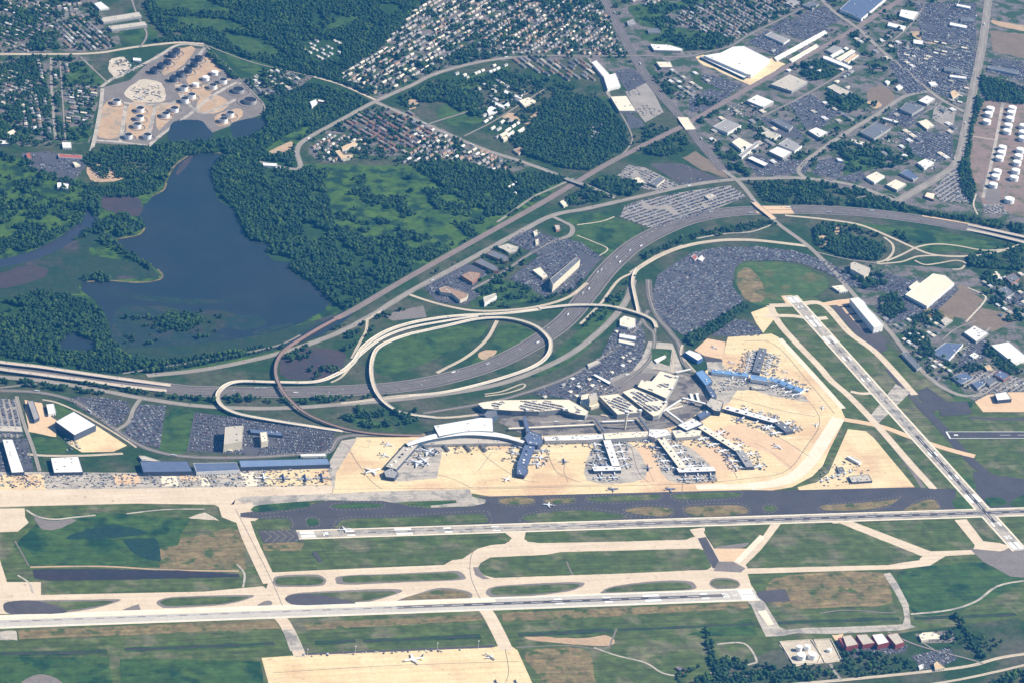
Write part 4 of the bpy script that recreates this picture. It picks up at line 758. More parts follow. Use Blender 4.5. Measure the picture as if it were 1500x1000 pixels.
for i, (a, b) in enumerate((((1418, 329), (1560, 362)), ((1416, 336), (1560, 370)))):
    bridge('interstate_viaduct', Z([a, (1450, 336+7*i), (1500, 347+8*i), b], [2, 6, 8, 8]), 18, MATS['viaduct_deck'], ('far' if i == 0 else 'near')+' tan carriageway of the interstate bridge at the right edge', 'viaduct')
def beam(name, px, h, w, rc, label, cat='terminal link'):
    """low covered link or canopy along a line"""
    (x0, y0), (x1, y1) = px; A = G(x0, y0, h); B = G(x1, y1, h); c = (A+B)/2; t = B-A
    r = empty(name, (c.x, c.y, 0), label, cat, rz=math.atan2(t.y, t.x))
    m = MB(); m.box(0, 0, h-4, t.length, w, 4); m.build('gallery', walls['grey'], r)
    m = MB(); m.box(0, 0, h, t.length+.6, w+.6, .6); m.build('roof', roofs[rc], r)
    for k in range(max(1, int(t.length/35))):
        o = mesh_obj('column', *box(1.2, w*.7, h-4), walls['grey'], r); o.location.x = (k+.5)/max(1, int(t.length/35))*t.length-t.length/2
    return r

def ordn(n): return str(n)+('th' if n % 100 in (11, 12, 13) else {1: 'st', 2: 'nd', 3: 'rd'}.get(n % 10, 'th'))
# ---------------------------------------------------------------- aircraft
white_p = M('airliner_white', (.80, .80, .80), fine=0, rough=.35, spec=.5); navy_p = M('airliner_navy', (.05, .07, .16), fine=0, rough=.35, spec=.5)
silver_p = M('airliner_silver', (.45, .46, .48), fine=0, rough=.3, metal=.4); yel_p = M('airliner_yellow', (.70, .55, .10), fine=0, rough=.4)
def make_plane(name, L, span, body, tail, wingm=None):
    r = empty(name, (0, 0, 0), '', 'airliner'); R = L*.052; zc = R*1.5
    st = [(-.5, .12, .55), (-.38, .5, .3), (-.2, 1, 0), (.3, 1, 0), (.42, .85, -.05), (.48, .45, -.12), (.5, .1, -.18)]
    V = []; Fc = []
    for k, (x, s, dz) in enumerate(st):
        for j in range(8):
            a = j*math.pi/4; V.append((x*L, R*s*math.cos(a), zc+R*dz+R*s*math.sin(a)))
        if k:
            for j in range(8): Fc.append(((k-1)*8+j, (k-1)*8+(j+1) % 8, k*8+(j+1) % 8, k*8+j))
    Fc = [f[::-1] for f in Fc]; Fc.append(tuple(range(8))); Fc.append(tuple(range((len(st)-1)*8, len(st)*8))[::-1])
    ch = [mesh_obj('fuselage', V, Fc, body, r, smooth=True)]
    def blade(nm, pts, t, m, vert=False):
        v = []
        for x, y, z in pts: v += [(x, y-(t/2 if vert else 0), z-(0 if vert else t/2)), (x, y+(t/2 if vert else 0), z+(0 if vert else t/2))]
        n = len(pts); f = [tuple(2*i for i in range(n))[::-1], tuple(2*i+1 for i in range(n))]
        for i in range(n): j = (i+1) % n; f.append((2*i, 2*j, 2*j+1, 2*i+1))
        return mesh_obj(nm, v, f, m, r)
    wm = wingm or metal_l; s = span/2
    for q in (1, -1):
        ch.append(blade('wing', [(.10*L, q*R*.6, zc-R*.4), (-.10*L, q*s, zc+.6), (-.15*L, q*s, zc+.6), (-.10*L, q*s*.35, zc-R*.2), (-.12*L, q*R*.6, zc-R*.4)], .7, wm))
        ch.append(blade('tailplane', [(-.38*L, q*R*.3, zc+R*.4), (-.47*L, q*s*.36, zc+R*.6), (-.5*L, q*s*.36, zc+R*.6), (-.48*L, q*R*.3, zc+R*.4)], .4, wm))
        e = MB(); e.box(.02*L if L > 30 else -.3*L, q*(s*.34 if L > 30 else R*1.7), zc-R*1.1 if L > 30 else zc, .11*L, R*.75, R*.75); ch.append(e.build('engine', metal_l, r))
    ch.append(blade('fin', [(-.33*L, 0, zc+R*.7), (-.46*L, 0, zc+R*3.6), (-.51*L, 0, zc+R*3.6), (-.47*L, 0, zc+R*.6)], .5, tail, True))
    kids(r, *ch); return r
PROTO = {'wide': make_plane('airliner', 62, 58, white_p, navy_p), 'narrow': make_plane('airliner', 38, 35, white_p, navy_p), 'navy': make_plane('airliner', 38, 35, navy_p, navy_p, silver_p),
         'silver': make_plane('airliner', 40, 36, silver_p, white_p), 'jet': make_plane('regional_jet', 27, 22, white_p, navy_p), 'cargo': make_plane('cargo_plane', 54, 50, white_p, yel_p), 'brown': make_plane('cargo_plane', 54, 50, navy_p, navy_p, silver_p)}
used = {}; PL = []
DESC = {'wide': 'large white airliner', 'narrow': 'white navy-tailed airliner', 'navy': 'navy blue airliner', 'silver': 'silver airliner', 'jet': 'small white jet', 'cargo': 'white cargo plane with yellow tail', 'brown': 'dark cargo plane'}
def plane(kind, X, Y, rz, where, group, z=.75):
    p = PROTO[kind]
    if kind in used: p = copy_tree(p)
    used[kind] = 1; p.location = (X, Y, z); p.rotation_euler.z = rz
    p['label'] = f'{DESC[kind]} {where}'; p['category'] = 'airliner' if kind not in ('cargo', 'brown') else 'cargo plane'
    if group: p['group'] = group
    elif 'group' in p: del p['group']
    PL.append((p['label'], p)); return p
def plane_px(kind, x, y, dx, dy, where, group=None):
    A = G(x, y); B = G(x+dx, y+dy); t = B-A; return plane(kind, A.x, A.y, math.atan2(t.y, t.x), where, group)
CLUT = []                                                       # small ground vehicles round the gates
GRP = 'airliners nosed in at the gates'
def pier(a, b, w, h, rc, wc, label, where, kinds, gap=46, sides=(1, -1), skip=(), start=30, end=10, rows=None):
    """gate pier: body, roof, jet bridges; airliners nose-in along both sides"""
    A = G(*a); B = G(*b); t = (B-A); L = t.length; t.normalize(); n = Vector((-t.y, t.x, 0)); c = (A+B)/2; rz = math.atan2(t.y, t.x)
    r = empty('terminal_pier', (c.x, c.y, 0), label, 'terminal pier', rz=rz)
    m = MB(); m.box(0, 0, 0, L, w, h); m.build('wall', walls[wc], r)
    m = MB(); m.box(0, 0, h, L+1, w+1, .9); m.build('roof', roofs[rc], r)
    for k in range(int(L/28)):
        o = mesh_obj('roof_unit', *box(random.uniform(5, 10), random.uniform(4, 7), random.uniform(2, 3.5)), random.choice([metal_l, walls['white'], metal_d]), r); o.location = (-L/2+14+k*28+random.uniform(-5, 5), random.uniform(-.2, .2)*w, h+.95)
    ax, ay = PX(A.x, A.y); bx, by = PX(B.x, B.y); hor = abs(bx-ax) > abs(by-ay); frm = ('left end' if bx > ax else 'right end') if hor else ('top' if by > ay else 'bottom')
    for sd in sides:
        s = start; k = 0; q1 = PX(*(A+n*sd*50)[:2]); side = ('upper' if q1[1] < ay else 'lower') if hor else ('left' if q1[0] < ax else 'right'); np_ = 0
        while s < L-end:
            kd = random.choice(kinds); ln = {'wide': 62, 'jet': 27}.get(kd, 38); 
            if (sd, k) not in skip and random.random() < .9:
                d = w/2+7+ln/2; P = A+t*s+n*sd*d; rr = math.atan2(-n.y*sd, -n.x*sd)+random.uniform(-.05, .05)
                np_ += 1; plane(kd, P.x, P.y, rr, f'{ordn(np_)} from {frm}, {side} side of {where}', GRP)
            o = mesh_obj('jet_bridge', *box(3.4, 19, 3.2, 3.6), metal_l, r); o.location = (s-L/2+9, sd*(w/2+9), 0); o.rotation_euler.z = sd*.25
            for _ in range(17): q = A+t*(s+random.uniform(-22, 22))+n*sd*(w/2+random.uniform(2, 52)); CLUT.append((q.x, q.y, .75))
            s += gap*({'wide': 1.45, 'jet': .72}.get(kd, 1)); k += 1
    return r
NB = ['narrow', 'narrow', 'navy', 'silver', 'narrow']
pier((607, 651), (572, 690), 34, 13, 'beige', 'dark', 'long pale pier running out from the curved white terminal', 'the long pale pier', ['wide', 'narrow'], 58, sides=(1,), start=25)
pier((778, 651), (764, 687), 32, 12, 'dkblue', 'dark', 'dark blue roofed pier east of the curved white terminal', 'the dark blue pier', NB, 46)
pier((887, 645), (902, 688), 24, 12, 'white', 'dark', 'white roofed pier ending in the western crossbar', 'the western crossbar stem', NB, 44)
pier((868, 691), (908, 690), 26, 12, 'white', 'dark', 'white roofed crossbar closing the western stem pier', 'the western crossbar', NB, 42, start=14, end=4)
pier((961, 638), (1000, 690), 26, 12, 'cream', 'dark', 'cream roofed pier slanting to the eastern crossbar', 'the slanting cream pier', NB, 44)
pier((992, 693), (1046, 691), 26, 12, 'white', 'dark', 'white roofed crossbar closing the slanting cream pier', 'the eastern crossbar', NB, 42, start=10, end=4)
pier((1020, 625), (1082, 664), 26, 12, 'cream', 'dark', 'cream roofed pier south of the tan repaired apron', 'the southern cream pier', NB, 46, start=70)
pier((1082, 664), (1098, 688), 26, 12, 'grey', 'dark', 'grey roofed end block of the pier south of the tan apron', 'the grey southern end block', NB, 40, start=8, end=0)
pier((1062, 601), (1138, 622), 26, 12, 'white', 'dark', 'white roofed pier north of the tan repaired apron', 'the northern white pier', NB, 48, start=60)
pier((1138, 622), (1156, 636), 30, 12, 'slate', 'dark', 'slate roofed end block of the pier north of the tan apron', 'the slate northern end block', NB, 40, start=6, end=0)
pier((1042, 547), (1096, 553), 24, 10, 'blue', 'white', 'blue roofed western half of the curved regional terminal', 'the blue terminal, west half', ['jet'], 60, start=60)
pier((1127, 557), (1174, 576), 24, 10, 'blue', 'white', 'blue roofed eastern half of the curved regional terminal', 'the blue terminal, east half', ['jet'], 38)
pier((1107, 549), (1117, 514), 26, 10, 'slate', 'dark', 'slate roofed finger north of the blue regional terminal', 'the slate roofed finger', ['jet'], 38, start=16)
for q in ([(757, 682), (768, 679), (774, 688), (768, 696), (757, 694)],): building(q, 13, 'dkblue', 'dark', 'dark blue hub block at the foot of the dark blue pier', 'terminal', 'terminal_hub', 3)
building([(562, 690), (572, 685), (584, 692), (578, 700), (565, 698)], 12, 'grey', 'dark', 'grey end block of the long pale pier', 'terminal', 'terminal_hub', 2)
plane_px('wide', 546, 691, 14, -4, 'standing by the grey end block of the long pale pier'); plane_px('wide', 620, 676, 10, 8, 'parked east of the long pale pier'); plane_px('narrow', 563, 668, 12, 3, 'nosed in on the west side of the long pale pier'); plane_px('narrow', 568, 652, 12, 3, 'nearest the elbow of the long pale pier')
plane_px('narrow', 743, 702, 8, -7, 'taxiing below the dark blue hub block'); plane_px('navy', 826, 676, -2, -9, 'alone on the cream apron between the two crossbar piers'); plane_px('navy', 949, 686, 2, 9, 'rolling out between the crossbar piers'); plane_px('navy', 898, 717, 10, -1, 'on the apron edge lane under the western crossbar')
plane_px('navy', 982, 717, 10, -1, 'on the apron edge lane under the eastern crossbar'); plane_px('narrow', 803, 740, -12, -1, 'taxiing on the dark taxiway'); plane_px('narrow', 506, 776, 12, -1, 'rolling on the left end of the near central runway'); plane_px('jet', 1196, 623, -3, 8, 'turning near the bend of the apron taxiway'); plane_px('jet', 1205, 598, -1, 8, 'waiting north of the bend of the apron taxiway')
plane_px('narrow', 1139, 655, 9, 5, 'crossing the tan repaired apron'); plane_px('jet', 1072, 532, 8, 2, 'parked west of the slate roofed finger'); plane_px('jet', 1150, 545, 8, 2, 'taxiing east of the slate roofed finger'); plane_px('jet', 1181, 571, 8, -3, 'taxiing past the tip of the blue terminal'); plane_px('narrow', 570, 880, 10, -1, 'waiting in the high speed turnoff') if False else None
for i, (x, y) in enumerate([(386, 700), (415, 701), (447, 702), (471, 700)]): plane_px(['cargo', 'brown', 'brown', 'brown'][i], x, y, -2, -9, ['leftmost of the row below the blue cargo roof', 'second in the row below the blue cargo roof', 'third in the row below the blue cargo roof', 'rightmost of the row below the blue cargo roof'][i])
plane_px('wide', 605, 967, -12, 2, 'turning alone on the big lower apron'); plane_px('silver', 718, 963, 10, 6, 'on the right corner of the big lower apron'); plane_px('navy', 727, 1001, -3, -10, 'at the lower edge of the big lower apron, left one'); plane_px('navy', 756, 1001, -3, -10, 'at the lower edge of the big lower apron, right one')
for i in range(6): plane_px('jet', 1203+i*8.5, 704-i*2.8, -2, -7, ['first', 'second', 'third', 'fourth', 'fifth', 'sixth'][i]+' from the left in the slanted row on the triangular apron')
plane_px('jet', 1047, 510, 5, 2, 'on the tan pad west of the regional apron')

# ---------------------------------------------------------------- the terminals and garages
building([(635, 623), (704, 611), (722, 612), (723, 632), (700, 631), (680, 632), (652, 637), (643, 639)], 26, 'white', 'glass', 'broad white roofed hall behind the curved concourse', 'terminal', 'terminal_hall', 4)
def arc_hall(px, w, h, label):
    P = path_world([(x, y, h) for x, y in px], 5); n = len(P); c = P[n//2].copy(); c.z = 0
    r = empty('curved_concourse', c, label, 'terminal'); V = []; Fc = []; W_ = []; WF = []
    for i, p in enumerate(P):
        t = P[min(i+1, n-1)]-P[max(i-1, 0)]; t.normalize(); nn = Vector((-t.y, t.x, 0)); k = math.sin(math.pi*i/(n-1))
        ww = w*(.45+.55*k)/2; q = p-c
        for s, dz in ((-1, -2.5), (-.5, -.4), (0, 0), (.5, -.4), (1, -2.5)): V.append(q+nn*ww*s+Vector((0, 0, dz+3*k)))
        for s in (-.88, .88): W_ += [q+nn*ww*s-Vector((0, 0, h)), q+nn*ww*s+Vector((0, 0, 3*k-2.3))]
        if i:
            for j in range(4): Fc.append((5*i+j, 5*i+j+1, 5*i-4+j, 5*i-5+j))
            for j in (0, 2): WF.append((4*i+j, 4*i+j+1, 4*i-3+j, 4*i-4+j))
    mesh_obj('curved_roof', V, Fc, roofs['white'], r, smooth=True); mesh_obj('glass_wall', W_, WF, walls['glass'], r)
arc_hall([(596, 650), (620, 642), (650, 636), (680, 633), (710, 634), (740, 638), (768, 646)], 34, 22, 'long arched white concourse roof curving over the gates')
building([(618, 651), (640, 645), (670, 640), (690, 639), (730, 641), (758, 646), (752, 649), (700, 649)], 10, 'beige', 'grey', 'grey gate level apron block under the curved white roof', 'terminal', 'gate_block', 5)
for i, x in enumerate((622, 652, 684, 707)): beam('jet_bridge', ((x-2, 650), (x+6, 659)), 8, 6, 'slate', ['westernmost', 'second', 'third', 'easternmost'][i]+' stubby gate bridge below the curved white roof', 'jet bridge')
building([(708, 607), (714, 601), (728, 600), (729, 607), (716, 614)], 20, 'slate', 'glass', 'rounded slate drum beside the broad white hall', 'terminal', 'terminal_drum', 0)
building([(775, 630), (792, 636), (796, 646), (788, 652), (773, 650), (768, 640)], 16, 'dkblue', 'dark', 'dark blue hall joining the dark pier to the road', 'terminal', 'terminal_hall', 8)
building([(796, 639), (830, 637), (860, 636), (884, 635), (885, 642), (860, 644), (798, 645)], 14, 'white', 'grey', 'white terminal roof left of the western stem', 'terminal', 'terminal_hall', 14)
building([(884, 634), (920, 632), (950, 631), (951, 639), (886, 643)], 16, 'cream', 'grey', 'cream terminal roof between the two crossbar stems', 'terminal', 'terminal_hall', 12)
building([(951, 628), (978, 628), (984, 636), (960, 641), (950, 638)], 18, 'white', 'grey', 'white terminal roof at the head of the slanting pier', 'terminal', 'terminal_hall', 8)
building([(984, 630), (1010, 628), (1028, 630), (1026, 638), (990, 641)], 12, 'cream', 'grey', 'low cream roof east of the slanting pier head', 'terminal', 'terminal_hall', 12)
building([(992, 622), (1016, 612), (1030, 620), (1006, 630)], 18, 'white', 'dark', 'white diamond shaped terminal roof', 'terminal', 'terminal_hall', 5)
building([(1034, 592), (1041, 582), (1060, 588), (1055, 602), (1046, 601)], 18, 'beige', 'dark', 'beige terminal roof at the head of the northern pier', 'terminal', 'terminal_hall', 6)
building([(1018, 545), (1030, 541), (1044, 558), (1034, 565)], 14, 'blue', 'dark', 'bright blue baggage hall roof by the access road', 'terminal', 'terminal_hall', 2)
building([(1099, 548), (1123, 552), (1126, 559), (1100, 555)], 14, 'blue', 'white', 'bright blue central block of the regional terminal', 'terminal', 'terminal_hall', 2)
building([(1032, 563), (1038, 561), (1050, 579), (1043, 583)], 12, 'dkblue', 'dark', 'dark blue link roof between the blue hall and beige hall', 'terminal', 'terminal_hall', 4)
building([(1020, 606), (1036, 600), (1041, 604), (1026, 613)], 12, 'dkblue', 'dark', 'small dark blue hall between diamond and beige roofs', 'terminal', 'terminal_hall', 3)
building([(1101, 564), (1120, 565), (1122, 570), (1101, 569)], 6, 'beige', 'grey', 'low service block just south of the regional terminal', 'terminal', 'service_block', 5)
beam('walkway', ((872, 612), (888, 634)), 14, 7, 'slate', 'dark covered bridge from the road to the western stem'); beam('walkway', ((935, 608), (952, 630)), 14, 7, 'slate', 'dark covered bridge from the middle garage to the terminal')
beam('walkway', ((976, 600), (1003, 620)), 15, 7, 'white', 'white covered bridge to the diamond shaped roof'); beam('walkway', ((1000, 582), (1040, 592)), 15, 8, 'white', 'white covered bridge to the beige terminal roof')
beam('walkway', ((768, 610), (774, 632)), 13, 10, 'dkblue', 'dark covered bridge from the long garage to the dark hall'); beam('canopy', ((745, 627), (870, 621)), 8, 8, 'cream', 'long cream roadside canopy below the long garage', 'canopy'); beam('canopy', ((882, 617), (928, 615)), 8, 7, 'white', 'white roadside canopy below the square garage', 'canopy')
beam('canopy', ((948, 608), (1000, 594)), 7, 6, 'cream', 'cream canopy curving below the stepped garage', 'canopy'); beam('canopy', ((990, 545), (1012, 540)), 9, 6, 'white', 'white walkway roof at the top of the curb', 'canopy'); beam('canopy', ((1012, 576), (1016, 590)), 6, 9, 'white', 'white bus shelter roof inside the curb loop', 'canopy'); beam('canopy', ((1020, 575), (1024, 588)), 6, 7, 'white', 'second white shelter roof inside the curb loop', 'canopy')
beam('canopy', ((964, 606), (1002, 582)), 10, 6, 'white', 'white bridge edge along the garage front', 'canopy')
TOPCARS = []
def garage(px, h, label, towers=(), dens=.4):
    P = [G(x, y, h) for x, y in px]; c = sum(P, Vector())/len(P); Q = ccw([(p.x-c.x, p.y-c.y) for p in P])
    r = empty('parking_garage', (c.x, c.y, 0), label, 'parking garage'); n = 5; st = h/n; BUILT.append(list(px))
    m = MB(); m.prism(shrink(Q, 2.2), .1, h-1, 0); m.build('storey_shade', walls['dark'], r)  # dark filling, painted shade for the open storeys between decks
    for k in range(1, n+1):
        m = MB(); m.prism(Q, k*st-1.3, k*st, 0); 
        m.build('deck', roofs['cream'] if k == n else walls['grey'], r)
    m = MB(); nq = len(Q)
    for i in range(nq):
        a, b = Vector(Q[i]), Vector(Q[(i+1) % nq]); t = b-a; mm = (a+b)/2; m.box(mm.x, mm.y, h+.01, t.length, .5, 1.1, math.atan2(t.y, t.x))
    m.build('parapet', walls['cream'], r)
    for x, y in towers:
        g = G(x, y, h); mesh_obj('stair_tower', *box(9, 9, 6), walls['white'], r).location = (g.x-c.x, g.y-c.y, h+.02)
    TOPCARS.append((px, h, dens))
garage([(700, 591), (706, 589), (730, 586), (780, 585), (834, 585), (850, 594), (862, 602), (858, 608), (843, 606), (824, 599), (790, 602), (750, 601), (708, 598)], 18, 'very long cream deck garage with slanted east end', [(826, 600), (772, 601)], .45)
garage([(878, 579.5), (906, 576.5), (924, 590), (940, 603), (904.5, 606.5)], 18, 'cream deck garage nearest the control road', [(938, 602)], .5)
garage([(912, 574), (929, 568), (952, 578), (978, 590), (966, 607), (957, 609)], 18, 'cream deck garage between the square one and the stepped one', [(975, 590)], .4)
garage([(934, 566), (940, 556), (955, 558), (968, 543), (982, 547), (994, 551), (986, 567), (976, 583), (956, 574)], 18, 'stepped cream deck garage furthest to the north east', [(992, 553), (984, 570)], .3)
building([(862, 577), (874, 575), (876, 583), (864, 586)], 34, 'beige', 'cream', 'tall beige hotel block beside the square garage', 'hotel', 'hotel', 2)
building([(852, 578), (863, 576), (866, 586), (874, 586), (878, 592), (866, 596), (850, 590)], 12, 'cream', 'cream', 'low cream hotel podium beside the square garage', 'hotel', 'hotel_podium', 4)
# control tower
t = empty('control_tower', G(915, 628, 0), 'slim pale control tower standing between road and terminal', 'control tower')
for nm, rr, z0, z1, m in (('shaft', 4, 0, 55, walls['cream']), ('gallery', 7, 55, 59, walls['white']), ('cab', 6, 59, 64, walls['glass']), ('cap', 7, 64, 65.5, roofs['white'])):
    b = MB(); b.prism([(rr*math.cos(k*math.pi/4), rr*math.sin(k*math.pi/4)) for k in range(8)], z0, z1); b.build(nm, m, t)

